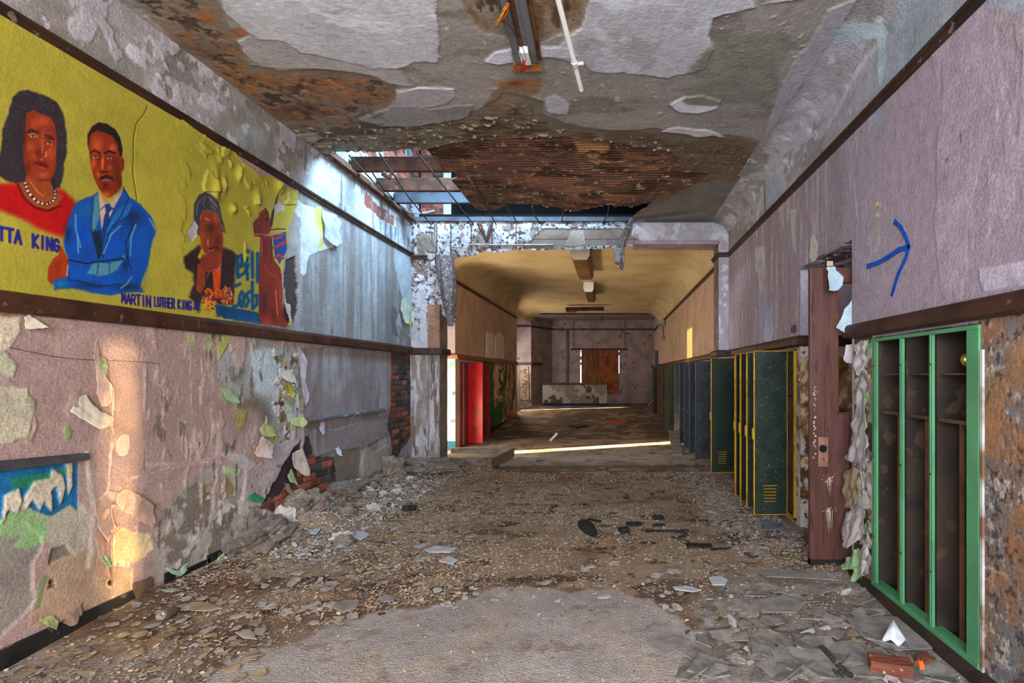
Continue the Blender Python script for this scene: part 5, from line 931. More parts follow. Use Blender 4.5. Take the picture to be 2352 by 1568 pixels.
# =================================================================== DOORWAY AND BROWN DOOR
R0 = 2.6
REV = Surf(ls(XR, R0, .01), ls(0, DZ+.01, .01), lambda u, v: (u, np.full(u.shape, D1), v), (0, -1, 0), (158, 148, 160))
x, y, u, v = REV.x, REV.y, REV.u, REV.v; lo = (v < 1.77).astype(float); REV.zone(np.where(lo > 0)[0], np.ones(int(lo.sum())), (124, 92, 60), var=.3, vsc=12); REV.noise(lo, 20, .55, (172, 150, 122), seed=3); REV.noise(lo*(v < .9), 6, .45, (170, 164, 162), seed=2, h=.006); REV.noise(lo*(v > 1.66), 6, .4, (176, 168, 168), seed=1); REV.noise(lo, 9, .6, (84, 56, 38), seed=5, h=-.008)
REV.build('wall_right', M_PL)['kind'] = 'structure'
SOF = Surf(ls(XR-.02, R0, .01), ls(D0, D1, .01), lambda u, v: (u, v, np.full(u.shape, DZ)), (0, 0, -1), (146, 138, 144)); SOF.noise(np.ones(len(SOF.u)), 6, .5, (110, 102, 98), seed=3, h=-.014, lift=.01); SOF.noise(np.ones(len(SOF.u)), 8, .58, (168, 160, 170), seed=5, h=.014, lift=.012); SOF.build('ceiling_doorway', M_PL, flip=True)['kind'] = 'structure'
struct(box((XR, D0-.02, 0), (R0, D0, DZ)), 'wall_right', LAV); struct(box((R0, D0-.1, 0), (R0+.1, D1+.1, DZ+.1)), 'wall_right', LAV); struct(box((XR, D0, -.05), (R0, D1, 0)), 'floor', MATS['plain_floor'])
YD = 4.02
t = empty('door_1', (2.3, YD, 0)); t['kind'] = 'structure'
a = P(1857, 614, YD); zt = a.z; xl = P(1861, 900, YD).x; sw = .20; xr = xl+.92; wz0, wz1 = P(0, 950, YD).z, P(0, 655, YD).z+.03
mb = MB(); mb.box((xl, YD, .03), (xl+sw, YD+.045, zt)); mb.box((xr-.14, YD, .03), (xr, YD+.045, zt)); mb.box((xl+sw, YD, wz1), (xr-.14, YD+.045, zt)); mb.box((xl+sw, YD, .03), (xr-.14, YD+.045, wz0)); frame_inv(mb.build('door_leaf', DRW, bev=.004), t)
mb = MB(); mb.box((xl+sw-.004, YD-.008, wz0), (xl+sw+.016, YD+.03, wz1)); mb.box((xl+sw, YD-.008, wz0-.004), (xr-.14, YD+.03, wz0+.012)); mb.box((xl+sw, YD-.008, wz1-.012), (xr-.14, YD+.03, wz1+.004)); frame_inv(mb.build('glazing_bead', mat('bead_wood', (88, 44, 32), .4, (70, 36, 28)), bev=.002), t)
frame_inv(MB().box((xl, YD-.004, .03), (xr, YD+.045, .075)).build('kick_strip', mat('soot_black', (26, 24, 24), .9, (16, 16, 16))), t)
a = P(1879, 1003, YD); b = P(1902, 1071, YD); frame_inv(MB().box((a.x, YD-.005, b.z), (b.x, YD, a.z)).build('lock_plate', mat('worn_plate', (128, 92, 76), .5, (104, 72, 60), 9), bev=.002), t)['label'] = 'worn rectangular lock plate'
c = P(1890, 1030, YD); frame_inv(MB().lathe([(0, .001), (.026, .001), (.03, 0)], Matrix.Translation((c.x, YD-.006, c.z)) @ Matrix.Rotation(math.pi/2, 4, 'X'), 16).build('knob_hole', DARKV), t); c = P(1891, 1054, YD); frame_inv(MB().lathe([(0, .004), (.009, .003), (.011, 0)], Matrix.Translation((c.x, YD-.005, c.z)) @ Matrix.Rotation(math.pi/2, 4, 'X'), 14).build('keyhole', RSTB), t)
mb = MB(); rr = random.Random(3)
def splat(cx, cy, n, L):
    for k in range(n):
        xx = cx+rr.uniform(-14, 14)*(.5 if k else 0); l_ = rr.uniform(.3, 1)*L; yy = cy+rr.uniform(-5, 5); pa, pb = P(xx, yy, YD-.001), P(xx+rr.uniform(-1, 1), yy+l_, YD-.001); mb.tube([pa, pb], [.0018, .001], 5)
    for k in range(26): q = P(cx+rr.gauss(0, 7), cy+rr.gauss(0, 4), YD-.001); r_ = rr.uniform(.002, .005); mb.lathe([(0, -.002), (r_, 0)], Matrix.Translation(q) @ Matrix.Rotation(math.pi/2, 4, 'X'), 7)
splat(1904, 1098, 7, 46); splat(1905, 1170, 7, 70)
for k in range(40): q = P(1871+rr.gauss(0, 2), rr.uniform(885, 1060), YD-.001); mb.lathe([(0, -.002), (rr.uniform(.003, .009), 0)], Matrix.Translation(q) @ Matrix.Rotation(math.pi/2, 4, 'X'), 6)
frame_inv(mb.build('paint_drips', mat('drip_cream', (182, 168, 146), .6)), t)
c = P(1937, 634, YD); frame_inv(MB().lathe([(.008, .006), (.011, .008), (.013, .004), (.012, 0)], Matrix.Translation((c.x, YD, c.z)) @ Matrix.Rotation(math.pi/2, 4, 'X'), 14).build('ring', mat('brass', (0, 0, 0))), t)
# =================================================================== NEAR CEILING FIXTURE AND TUBE
t = empty('broken_ceiling_light', (-.66, 3.4, ZC)); tag(t, 'stripped ceiling light with two metal channels and loose coloured wires', 'ceiling light')
zf = ZC-.03
for x0, x1, xa, xb in ((1140, 1188, 1135, 1178), (1190, 1225, 1184, 1218)): pass
def onZc(xx, yy, z): Y = FL*(z-EYE)/(VY-yy); return Vector(((xx-VX)/FL*Y, Y, z))
for (p0, p1) in (((1146, -40), (1192, 148)), ((1190, -40), (1229, 146))):
    A_, B_ = onZc(*p0, zf-.03), onZc(*p1, zf-.03); d = (B_-A_).normalized(); nrm = Vector((d.y, -d.x, 0)); w = .026
    mb = MB()
    for o0, o1, z0, z1 in ((-w, w, -.0, .004), (-w, -w+.005, 0, .05), (w-.005, w, 0, .05)):
        vs = [q+nrm*o+Vector((0, 0, z)) for z in (z0, z1) for q, o in ((A_, o0), (A_, o1), (B_, o1), (B_, o0))]; mb.add(vs, [(3, 2, 1, 0), (4, 5, 6, 7), (0, 1, 5, 4), (1, 2, 6, 5), (2, 3, 7, 6), (3, 0, 4, 7)])
    frame_inv(mb.build('channel', GALV, bev=.002), t)
    mb = MB(); vs = [q+nrm*o+Vector((0, 0, z)) for z in (.03, .055) for q, o in ((A_, w+.004), (A_, w+.03), (B_, w+.022), (B_, w+.004))]; mb.add(vs, [(3, 2, 1, 0), (4, 5, 6, 7), (0, 1, 5, 4), (1, 2, 6, 5), (2, 3, 7, 6), (3, 0, 4, 7)]); frame_inv(mb.build('rusty_flange', mat('flange_rust', (116, 76, 36), .8, (84, 52, 28), 14)), t)
q = [onZc(1180, 142, zf), onZc(1238, 140, zf), onZc(1246, 158, zf), onZc(1173, 160, zf)]; mb = MB(); mb.add([v_ for v_ in q]+[v_+Vector((0, 0, -.02)) for v_ in q], [(0, 1, 2, 3), (7, 6, 5, 4), (0, 4, 5, 1), (1, 5, 6, 2), (2, 6, 7, 3), (3, 7, 4, 0)]); frame_inv(mb.build('end_plate', RUSTP, bev=.003), t)['label'] = 'rusty orange end plate'
q = onZc(1209, 138, zf-.01); frame_inv(MB().box((q.x-.035, q.y-.14, q.z-.03), (q.x+.035, q.y+.02, q.z+.02)).build('lamp_socket', WHT, bev=.008), t)['label'] = 'white lamp socket'
q0 = onZc(1200, 60, zf+.01); 
mb = MB(); A_, B_ = onZc(1168, -40, ZC-.01), onZc(1208, 146, ZC-.01); mb.add([A_+Vector((-.05, 0, 0)), A_+Vector((.05, 0, 0)), B_+Vector((.05, 0, 0)), B_+Vector((-.05, 0, 0))]+[w_+Vector((0, 0, .006)) for w_ in (A_+Vector((-.05, 0, 0)), A_+Vector((.05, 0, 0)), B_+Vector((.05, 0, 0)), B_+Vector((-.05, 0, 0)))], [(0, 1, 2, 3), (4, 5, 6, 7), (0, 1, 5, 4), (2, 3, 7, 6)]); frame_inv(mb.build('back_plate', mat('lavender_plate', (150, 146, 156), .5)), t)
def wires(n, a, b, sag, r, m, nm, seed, jit=.02):
    rr = random.Random(seed); mb = MB()
    for k in range(n):
        j = lambda: Vector((rr.uniform(-jit, jit), rr.uniform(-jit, jit), rr.uniform(-jit, jit)*.6)); p0, p1 = a+j()*.5, b+j(); md = (p0+p1)/2+j()*2-Vector((0, 0, sag)); pts = [p0*(1-s_)**2+md*2*s_*(1-s_)+p1*s_*s_ for s_ in [i/8 for i in range(9)]]; mb.tube(pts, r, 5)
    frame_inv(mb.build(nm, m, smooth=True), t)
OR = mat('orange_wire', (206, 96, 24), .5)
a_ = onZc(1166, 8, ZC-.12); b_ = onZc(1143, 52, ZC-.12); wires(9, a_, b_, .02, .0028, OR, 'orange_wires', 2); wires(3, a_, b_, .02, .0028, mat('yellow_wire', (210, 160, 40), .5), 'yellow_wires', 5)
wires(3, onZc(1170, 20, ZC-.08), onZc(1172, 58, ZC-.08), .01, .002, mat('blue_wire', (50, 60, 76), .5), 'blue_wires', 3); wires(2, onZc(1172, 58, ZC-.07), onZc(1190, 90, ZC-.07), .03, .002, mat('blue_wire', (50, 60, 76), .5), 'blue_wires', 4); wires(2, onZc(1190, 90, ZC-.07), onZc(1204, 145, ZC-.09), .02, .002, MATS['blue_wire'], 'blue_wires', 9)
wires(7, onZc(1202, 140, ZC-.1), onZc(1199, 165, ZC-.12), .03, .003, mat('red_wire', (150, 16, 40), .5), 'red_wires', 8, .014)
A_, B_ = P(1276, -24, 2.9), P(1335, 206, 3.85); t2 = empty('white_tube', B_); tag(t2, 'long white tube hanging free from the ceiling right of the stripped fixture', 'tube')  # white plastic conduit tube with a bracket
frame_inv(MB().tube([A_, B_], .0165, 16).build('tube_body', mat('tube_white', (250, 250, 250), .3, (246, 247, 250)), smooth=True), t2)
d = (B_-A_).normalized(); frame_inv(MB().tube([B_, B_+d*.012], .0175, 16).build('end_cap', RUSTP), t2); q = A_+(B_-A_)*.66; frame_inv(MB().tube([q, q+d*.05], .0215, 14).build('clip', mat('clip_cream', (226, 210, 196), .5)), t2); q2 = q+d*.025; frame_inv(MB().tube([q2, q2+Vector((.06, 0, .005))], .012, 10).build('clip', MATS['clip_cream']), t2)
frame_inv(MB().tube([q2+Vector((.058, 0, .004)), q2+Vector((.07, 0, .006))], .006, 8).build('red_tip', MATS['red_wire']), t2)

frame_inv(MB().tube([A_.lerp(B_, .25), A_.lerp(B_, .25)+Vector((.01, .02, .12)), Vector((A_.lerp(B_, .25).x+.02, A_.lerp(B_, .25).y+.05, ZC))], .0015, 5).build('hanger_wire', ROD), t2)
# blue arrow
mb = MB()
def stroke_wall(pts, r):
    out = []
    for (xx, yy) in pts: Y = onX(xx, XR-.006); out.append(P(xx, yy, Y))
    n0 = len(out); b = len(mb.v); N_ = 12; allp = []
    for i in range(n0-1):
        for k in range(6): allp.append(out[i].lerp(out[i+1], k/6))
    allp.append(out[-1])
    rr = random.Random(1)
    for i, p in enumerate(allp):
        tng = (allp[min(i+1, len(allp)-1)]-allp[max(i-1, 0)]).normalized(); nn = Vector((0, -tng.z, tng.y)); w = r*(1+.12*rr.uniform(-1, 1)); 
        if i == 0: w *= 1.25
        mb.v += [tuple(p+nn*w), tuple(p-nn*w), tuple(p-nn*w+Vector((.004, 0, 0))), tuple(p+nn*w+Vector((.004, 0, 0)))]
    for i in range(len(allp)-1):
        a_ = b+4*i; mb.f += [(a_, a_+1, a_+5, a_+4), (a_+1, a_+2, a_+6, a_+5), (a_+3, a_, a_+4, a_+7)]; mb.m += [0, 0, 0]
    mb.f += [(b, b+1, b+2, b+3), tuple(b+4*(len(allp)-1)+k for k in range(4))]; mb.m += [0, 0]
stroke_wall([(1990, 612), (2015, 604), (2040, 590), (2065, 573), (2088, 567)], .017); stroke_wall([(2053, 508), (2068, 522), (2080, 545), (2087, 567), (2080, 592), (2062, 630), (2047, 680)], .0145)
o = mb.build('graffiti_arrow', mat('blue_spray', (8, 72, 168), .7, (6, 62, 150))); tag(o, 'blue spray painted arrow pointing right on the lavender wall', 'graffiti')
mb = MB(); mb.tube([P(xx, yy, onX(xx, XL+.008)) for xx, yy in [(22, 797), (60, 806), (120, 818), (160, 823), (205, 826), (260, 828), (330, 831), (368, 836)]], .0016, 5); o = mb.build('loose_wire', ROD); tag(o, 'long thin dark wire running along the pink wall under the mural', 'wire')
# ledge and blue strip on the left wall, metal trough strip
def wbox(name, x0, x1, y0, y1, out, m, lab, cat, y0b=None, y1b=None):
    y0b = y0 if y0b is None else y0b; y1b = y1 if y1b is None else y1b
    Ya, Yb = onX(x0, XL), onX(x1, XL); z = lambda yy, Y: EYE+(VY-yy)/FL*Y; vs = []
    for X in (XL-.01, XL+out): vs += [(X, Ya, z(y1, Ya)), (X, Yb, z(y1b, Yb)), (X, Yb, z(y0b, Yb)), (X, Ya, z(y0, Ya))]
    mb = MB(); mb.add(vs, [(0, 1, 2, 3), (4, 5, 6, 7), (0, 1, 5, 4), (1, 2, 6, 5), (2, 3, 7, 6), (3, 0, 4, 7)]); o = mb.build(name, m, bev=.004); tag(o, lab, cat); return o
wbox('wall_ledge', -160, 192, 1072, 1102, .035, mat('ledge_slate', (66, 68, 74), .6, (50, 52, 58), 5), 'dark slate ledge strip above the blue paint at lower left', 'ledge', 1040, 1056)
wbox('metal_strip', 706, 890, 962, 968, .03, mat('strip_blue', (84, 104, 120), .5, (100, 92, 92), 5, speck=((150, 170, 184), 9, .6)), 'grey blue metal strip fixed across the smooth cement wall', 'strip', 935, 942)
# =================================================================== PEELING PAINT FLAPS
def flap(poly, plane, c, lab, out=.02, curl=.08, dirv=(0, 1), p=1.8, c2=None, n=22, name='peeling_paint', seed=1, wr=.012, group=None, gap=.004, cat='peeling paint'):
    rj = random.Random(seed*7+3); pp = []; szp = max(np.ptp([q[0] for q in poly]), np.ptp([q[1] for q in poly]))
    for i in range(len(poly)):
        a_, b_ = poly[i], poly[(i+1) % len(poly)]; L_ = math.hypot(b_[0]-a_[0], b_[1]-a_[1]); k_ = max(1, int(L_/(szp*.12)))
        for j in range(k_): pp.append((a_[0]+(b_[0]-a_[0])*j/k_+rj.uniform(-1, 1)*szp*.035, a_[1]+(b_[1]-a_[1])*j/k_+rj.uniform(-1, 1)*szp*.035))
    poly = np.asarray(pp, float); x0, y0 = poly.min(0); x1, y1 = poly.max(0); gx, gy = np.meshgrid(np.linspace(x0, x1, n+1), np.linspace(y0, y1, n+1), indexing='ij'); gx = gx.ravel(); gy = gy.ravel(); sd = sdpoly(gx, gy, poly); cell = max((x1-x0), (y1-y0))/n
    f = []; use = set()
    for i in range(n):
        for j in range(n):
            q = [i*(n+1)+j, (i+1)*(n+1)+j, (i+1)*(n+1)+j+1, i*(n+1)+j+1]
            if sum(sd[k] > 0 for k in q) >= 2: f.append(q); use.update(q)
    for k in use:
        if sd[k] < 0:
            best = None
            for i in range(len(poly)):
                a, b = poly[i], poly[(i+1) % len(poly)]; e = b-a; t_ = np.clip(np.dot((gx[k]-a[0], gy[k]-a[1]), e)/(e@e+1e-9), 0, 1); q = a+e*t_; d_ = np.hypot(*(q-(gx[k], gy[k])))
                if best is None or d_ < best[0]: best = (d_, q)
            gx[k], gy[k] = best[1]
    dx, dy = dirv; pr = gx*dx+gy*dy; tt = (pr-pr.min())/(pr.max()-pr.min()+1e-9); vs = []; idx = {k: i for i, k in enumerate(sorted(use))}
    for k in sorted(use):
        if plane == 'L': Y = onX(gx[k], XL); q = P(gx[k], gy[k], Y); nn = Vector((1, 0, 0))
        elif plane == 'R': Y = onX(gx[k], XR); q = P(gx[k], gy[k], Y); nn = Vector((-1, 0, 0))
        elif plane == 'C': q = onZc(gx[k], gy[k], ZC); nn = Vector((0, 0, -1))
        else: q = P(gx[k], gy[k], plane); nn = Vector((0, -1, 0))
        w = float(fbm(np.array([q.x*3+q.y*2]), np.array([q.z*1.4]), 9, 4, seed, .6)[0])-.5
        vs.append(q+nn*(gap+out*.3+curl*tt[k]**p+wr*2*w))
    mb = MB(); mb.add(vs, [tuple(idx[k] for k in q) for q in f]); m = mat('peel_%d_%d_%d' % tuple(c), c, .7, c2 or [q*.9 for q in c], 9, .2, 40)
    o = mb.build(name, m, smooth=True, solid=.0018); tag(o, lab, cat, group); return o
CRM, LVD, GRN = (172, 166, 150), (154, 140, 146), (138, 154, 124)
LF = [([(50, 728), (62, 722), (75, 735), (88, 752), (72, 755), (48, 754)], CRM, 'cream paper corner curled under the rail at far left', .05, (1, 1)),
 ([(176, 912), (192, 905), (200, 925), (222, 952), (232, 958), (222, 976), (200, 985), (176, 968), (150, 945), (160, 930), (172, 938)], CRM, 'broad cream curl of paint left of the orange lit strip', .10, (.6, 1)),
 ([(205, 900), (208, 860), (216, 820), (214, 785), (220, 780), (226, 830), (238, 862), (243, 890), (236, 920), (224, 935), (212, 930)], (172, 150, 142), 'tall pink curl of paint above the broad cream curl', .05, (0, 1)),
 ([(214, 838), (224, 815), (238, 820), (243, 840), (236, 862), (222, 858)], GRN, 'small green oval flake on the tall pink curl', .02, (0, 1)),
 ([(576, 1040), (600, 1000), (612, 1010), (620, 1022), (604, 1052), (580, 1048)], (182, 166, 158), 'square white flap hanging among green scraps', .09, (.5, 1)),
 ([(590, 985), (605, 970), (624, 980), (622, 1000), (600, 1004), (586, 1000)], (156, 160, 96), 'yellow green curl above the square white flap', .06, (0, 1)),
 ([(600, 1028), (618, 1022), (616, 1050), (602, 1052)], (196, 164, 20), 'tiny bright yellow scrap beside the square white flap', .05, (0, 1)),
 ([(565, 1140), (582, 1130), (595, 1142), (590, 1154), (566, 1152)], (20, 120, 74), 'emerald green flake low on the left wall', .06, (0, 1)),
 ([(508, 892), (520, 890), (540, 908), (536, 925), (520, 928), (510, 912)], GRN, 'pale green curl under the grey plaster patch', .05, (0, 1)),
 ([(640, 858), (655, 850), (672, 858), (668, 880), (646, 876)], (186, 172, 160), 'cream curl near the torn right edge, topmost', .06, (0, 1)),
 ([(655, 880), (664, 875), (668, 905), (660, 915), (650, 905)], (168, 160, 60), 'narrow yellow flap near the torn right edge', .05, (0, 1)),
 ([(650, 912), (662, 905), (666, 930), (660, 950), (648, 940)], GRN, 'narrow green flap near the torn right edge', .05, (0, 1)),
 ([(662, 962), (690, 955), (695, 972), (684, 982), (664, 975)], (162, 174, 122), 'wide pale green flap near the torn right edge', .06, (1, .5)),
 ([(668, 1042), (690, 1030), (696, 1048), (694, 1080), (690, 1095), (676, 1092), (664, 1070)], (178, 166, 158), 'large scalloped flap hanging over bare brick', .10, (.4, 1)),
 ([(655, 1090), (668, 1075), (672, 1100), (666, 1115), (652, 1106)], (156, 170, 128), 'green flap tip above the brick patch', .08, (0, 1)),
 ([(650, 1108), (664, 1112), (662, 1130), (656, 1142), (650, 1128)], (150, 142, 126), 'grey tongue of paint lowest over the brick', .09, (0, 1)),
 ([(680, 800), (690, 795), (698, 830), (700, 900), (694, 940), (686, 900), (684, 850)], (164, 160, 172), 'long lilac strip along the edge of the paint and cement', .03, (1, .3)),
 ([(232, 1250), (255, 1210), (250, 1160), (300, 1190), (345, 1215), (352, 1160), (300, 1120), (240, 1130), (212, 1150), (214, 1210)], (160, 138, 128), 'wide pink fold of sagging paint at the foot of the orange lit strip', .05, (.2, 1)),
 ([(214, 1210), (232, 1200), (234, 1290), (228, 1330), (212, 1322), (208, 1300), (214, 1262)], (150, 124, 112), 'hanging brown pink tongue over the skirting', .06, (0, 1)),
 ([(218, 1250), (232, 1246), (232, 1300), (216, 1302)], (110, 146, 112), 'small upright green tag on the hanging tongue', .07, (0, 1)),
 ([(298, 1340), (345, 1322), (342, 1350), (316, 1360), (306, 1390), (300, 1386)], (92, 74, 56), 'brown flap at the broken end of the black skirting', .06, (.4, 1)),
 ([(372, 1302), (400, 1310), (430, 1290), (424, 1308), (400, 1322), (380, 1316)], (158, 184, 156), 'mint scrap curled over the gap at the wall foot', .05, (0, 1)),
 ([(484, 1290), (510, 1268), (516, 1282), (498, 1300), (486, 1302)], (160, 186, 150), 'mint scrap standing at the wall foot nearer the rubble', .06, (0, 1)),
 ([(134, 1430), (160, 1404), (185, 1380), (180, 1410), (166, 1432), (150, 1440)], (140, 120, 104), 'grey brown tongue lapping over the black skirting', .03, (.3, 1)),
 ([(84, 1422), (118, 1412), (128, 1430), (112, 1446), (94, 1432)], (156, 162, 112), 'mottled green scrap over the skirting at far left', .03, (0, 1)),
 ([(735, 478), (752, 492), (776, 500), (776, 540), (778, 562), (764, 566), (752, 558), (740, 548), (742, 520)], (160, 170, 178), 'pale blue sheet peeling under the picture rail', .05, (1, .7)),
 ([(918, 690), (932, 684), (938, 700), (932, 745), (922, 742), (918, 715)], (176, 184, 172), 'pale curl hanging near the corner of the blue wall', .06, (0, 1)),
 ([(930, 712), (940, 708), (940, 740), (936, 752), (928, 745)], (168, 170, 60), 'yellow curl beside the pale curl near the corner', .06, (0, 1)),
 ([(728, 985), (738, 962), (742, 972), (738, 992), (730, 1000)], (172, 164, 176), 'small lilac flake hanging below the metal strip', .05, (0, 1)),
 ([(768, 1030), (776, 1024), (780, 1036), (774, 1048), (766, 1044)], (196, 200, 208), 'tiny white flake at the foot of the cement panel', .05, (0, 1))]
for k, (pl, c, lab, cu, dv) in enumerate(LF): flap(pl, 'L', c, lab, curl=cu, dirv=dv, seed=k)
RF = [([(1978, 870), (2000, 850), (2006, 880), (2012, 990), (2016, 1050), (2014, 1062), (1996, 1058), (1978, 1048), (1980, 980)], (150, 142, 144), 'long drape of grey paint left of the green lockers', .07, (-.3, 1)),
 ([(1958, 1085), (1975, 1062), (1992, 1090), (1998, 1130), (1990, 1170), (1972, 1160), (1956, 1120)], (130, 112, 90), 'crumpled brown paint below the long grey drape', .08, (-.5, 1)),
 ([(1955, 1180), (1972, 1160), (1998, 1176), (2004, 1230), (1990, 1260), (1970, 1256), (1958, 1215)], (158, 150, 148), 'crumpled grey paint in the middle of the doorway edge', .10, (-.6, 1)),
 ([(1952, 1312), (1962, 1282), (1985, 1255), (2000, 1290), (1996, 1335), (1986, 1340), (1982, 1306), (1962, 1306), (1958, 1328)], (140, 170, 128), 'pale green flap lowest beside the green lockers', .10, (-.5, 1)),
 ([(1990, 1255), (2004, 1240), (2006, 1330), (1998, 1320), (1992, 1300)], (168, 162, 162), 'narrow white strip at the foot of the green locker frame', .03, (-.5, 1)),
 ([(1975, 790), (1996, 780), (2000, 830), (1994, 862), (1980, 850)], (158, 150, 152), 'wrinkled grey paint just below the rail by the doorway', .04, (-.5, 1))]
for k, (pl, c, lab, cu, dv) in enumerate(RF): flap(pl, 'R', c, lab, curl=cu, dirv=dv, seed=k+3, wr=.034, gap=.03)
DF = [([(1898, 612), (1916, 614), (1932, 640), (1928, 656), (1918, 670), (1900, 670), (1900, 640)], (150, 176, 190), 'light blue paint sheet hanging over the top of the brown door', .06, (1, 1), 3.93),
 ([(1898, 600), (1912, 600), (1912, 612), (1896, 612)], (170, 158, 132), 'small tan scrap above the light blue sheet', .01, (0, 1), 3.95),
 ([(1917, 750), (1958, 680), (1966, 680), (1966, 775), (1950, 770)], (160, 184, 196), 'pale blue triangular board slanting in the door opening', .02, (1, 0), 3.98),
 ([(1940, 790), (1962, 790), (1962, 838), (1938, 832), (1934, 826)], (176, 164, 170), 'lilac paint scrap curling at the doorway corner', .03, (-1, 1), 3.97),
 ([(1822, 990), (1838, 984), (1846, 1000), (1832, 1012)], (180, 174, 178), 'white paint scrap sticking out beside the yellow locker edge', .10, (-1, 0), 5.05)]
for k, (pl, c, lab, cu, dv, Y) in enumerate(DF): flap(pl, Y, c, lab, curl=cu, dirv=dv, seed=k, wr=.004)
# =================================================================== FLOOR LITTER
def ground(xx, yy, dz=0): Y = FL*(EYE-dz)/(yy-VY); return Vector(((xx-VX)/FL*Y, Y, dz))
def gz(X, Y): return float(mound(np.array([X]), np.array([Y]))[0])+float(floor_h(X, Y))
def shard(mb, c, r, rz, tilt, th, rr, n=None, el=1., mi=0):
    n = n or rr.choice((4, 5, 5, 6, 7)); R_ = Matrix.Rotation(rz, 3, 'Z') @ Matrix.Rotation(tilt, 3, 'X') ; a0 = rr.uniform(0, 6.28); top = []
    for k in range(n):
        a = a0+2*math.pi*(k+rr.uniform(-.25, .25))/n; q = rr.uniform(.65, 1.1)*r; top.append(R_ @ Vector((q*math.cos(a)*el, q*math.sin(a), rr.uniform(-.02, .05)*r)))
    vs = [c+q+Vector((0, 0, th)) for q in top]+[c+q for q in top]; mb.add(vs, [tuple(range(n)), tuple(range(n, 2*n))[::-1]]+[(k, n+k, n+(k+1) % n, (k+1) % n) for k in range(n)], mi)
CH = [mat('chip_%d' % k, c, .8, [q*.85 for q in c], 14, .2, 60) for k, c in enumerate([(154, 146, 138), (120, 100, 80), (92, 72, 54), (172, 168, 166), (134, 126, 122), (146, 128, 104), (150, 156, 164), (196, 174, 146)])]
def density(xx, yy):
    if yy > 1330 and 700+(yy-1330)*-1.1 < xx < 1560+(yy-1330)*.6: return .12
    return 1.
rr = random.Random(21)
NR = np.random.RandomState(5)
def scatter(name, N_, rmin, rmax, lab, cat, zone, mats_w, th=.0015, tilt=.12, el=1.0, lift=.003):
    X = NR.uniform(-3.05, 1.72, N_*25); Y = 2.35+NR.rand(N_*25)**1.3*5.6
    xx, yy = VX+X/Y*FL, VY+EYE/Y*FL
    k = np.where(NR.rand(len(X)) < zone(X, Y, xx, yy))[0][:N_]; X = X[k]; Y = Y[k]; n_ = len(X)
    Z = mound(X, Y)+lift+.004*NR.rand(n_); R = rmin+(rmax-rmin)*NR.rand(n_)**2.2; S_ = 6
    a = NR.uniform(0, 6.28, n_)[:, None]+2*np.pi*(np.arange(S_)[None, :]+NR.uniform(-.38, .38, (n_, S_)))/S_; q = NR.uniform(.55, 1.1, (n_, S_))*R[:, None]; e = NR.uniform(.6, 1.6, n_)[:, None]*el
    lx = q*np.cos(a)*e; ly = q*np.sin(a); t1 = NR.uniform(-tilt, tilt, n_)[:, None]; t2 = NR.uniform(-tilt, tilt, n_)[:, None]; rz = NR.uniform(0, 6.28, n_)[:, None]
    px = X[:, None]+lx*np.cos(rz)-ly*np.sin(rz); py = Y[:, None]+lx*np.sin(rz)+ly*np.cos(rz); pz = Z[:, None]+(px-X[:, None])*t1+(py-Y[:, None])*t2+abs(t1)*R[:, None]*.8+NR.uniform(0, .05, (n_, S_))*R[:, None]
    top = np.stack([px, py, pz+th], 2); bot = np.stack([px, py, pz], 2); co = np.concatenate([top, bot], 1).reshape(-1, 3)
    fa = []; mi = []; mw = NR.choice(mats_w, n_)
    for i in range(n_):
        b = i*2*S_; fa.append(tuple(range(b, b+S_))); fa += [(b+k, b+S_+k, b+S_+(k+1) % S_, b+(k+1) % S_) for k in range(S_)]; mi += [int(mw[i])]*(S_+1)
    me = bpy.data.meshes.new(name); me.from_pydata(co.tolist(), [], fa); me.polygons.foreach_set('material_index', mi); me.update()
    o = new_obj(name, me, CH); tag(o, lab, cat, kind='stuff'); return o
def inbare(xx, yy): return sdpoly(np.asarray(xx, float), np.asarray(yy, float), bare)
def z_brown(X, Y, xx, yy):
    n = fbm(X, Y, 1.6, 3, 2); r_ = np.clip((n-.28)*3, .12, 1); r_ = np.where((xx > 1640) & (yy > 1320), .25, r_); return np.where(inbare(xx, yy) > 0, .03, r_)
W_ = np.where
scatter('paint_chip_litter', 36000, .0045, .014, 'countless tiny tan and cream paint chips covering the brown floor', 'paint chips', lambda X, Y, xx, yy: z_brown(X, Y, xx, yy)*W_((yy > 1080) & (yy < 1420), 1, .35), [0, 1, 5, 5, 0, 7, 7, 3], tilt=.35)
scatter('plaster_flake_litter', 3200, .01, .036, 'loose curled plaster flakes strewn along both sides of the floor', 'plaster flakes', lambda X, Y, xx, yy: W_((xx < 900) | (xx > 1640), .9, .35)*W_(inbare(xx, yy) > 8, .05, 1), [0, 1, 4, 4, 2, 5, 1], tilt=.25)
scatter('plaster_crumbs', 1800, .002, .009, 'pale crumbs scattered on the bare grey floor in front', 'crumbs', lambda X, Y, xx, yy: W_(inbare(xx, yy) > -30, 1., .02), [0, 0, 3, 4, 1], tilt=.3)
scatter('white_crumbs', 1800, .006, .028, 'grey and white crumbled plaster banked along the foot of the left wall', 'rubble', lambda X, Y, xx, yy: W_((X < -2.3) & (Y > 4.2), 1., .0), [3, 4, 0, 6, 4], th=.010, tilt=.5)
scatter('grey_slivers', 2200, .006, .028, 'grey slivers banked under the open dark green locker doors', 'rubble', lambda X, Y, xx, yy: W_((X > 1.0) & (Y > 4.3), 1., .0), [4, 4, 0, 4, 3], th=.003, tilt=.3)
SLD = mat('slab_grey', (122, 118, 116), .85, (98, 94, 92), 12, .5, 50); PALE0 = mat('sliver_pale', (176, 172, 168), .8)
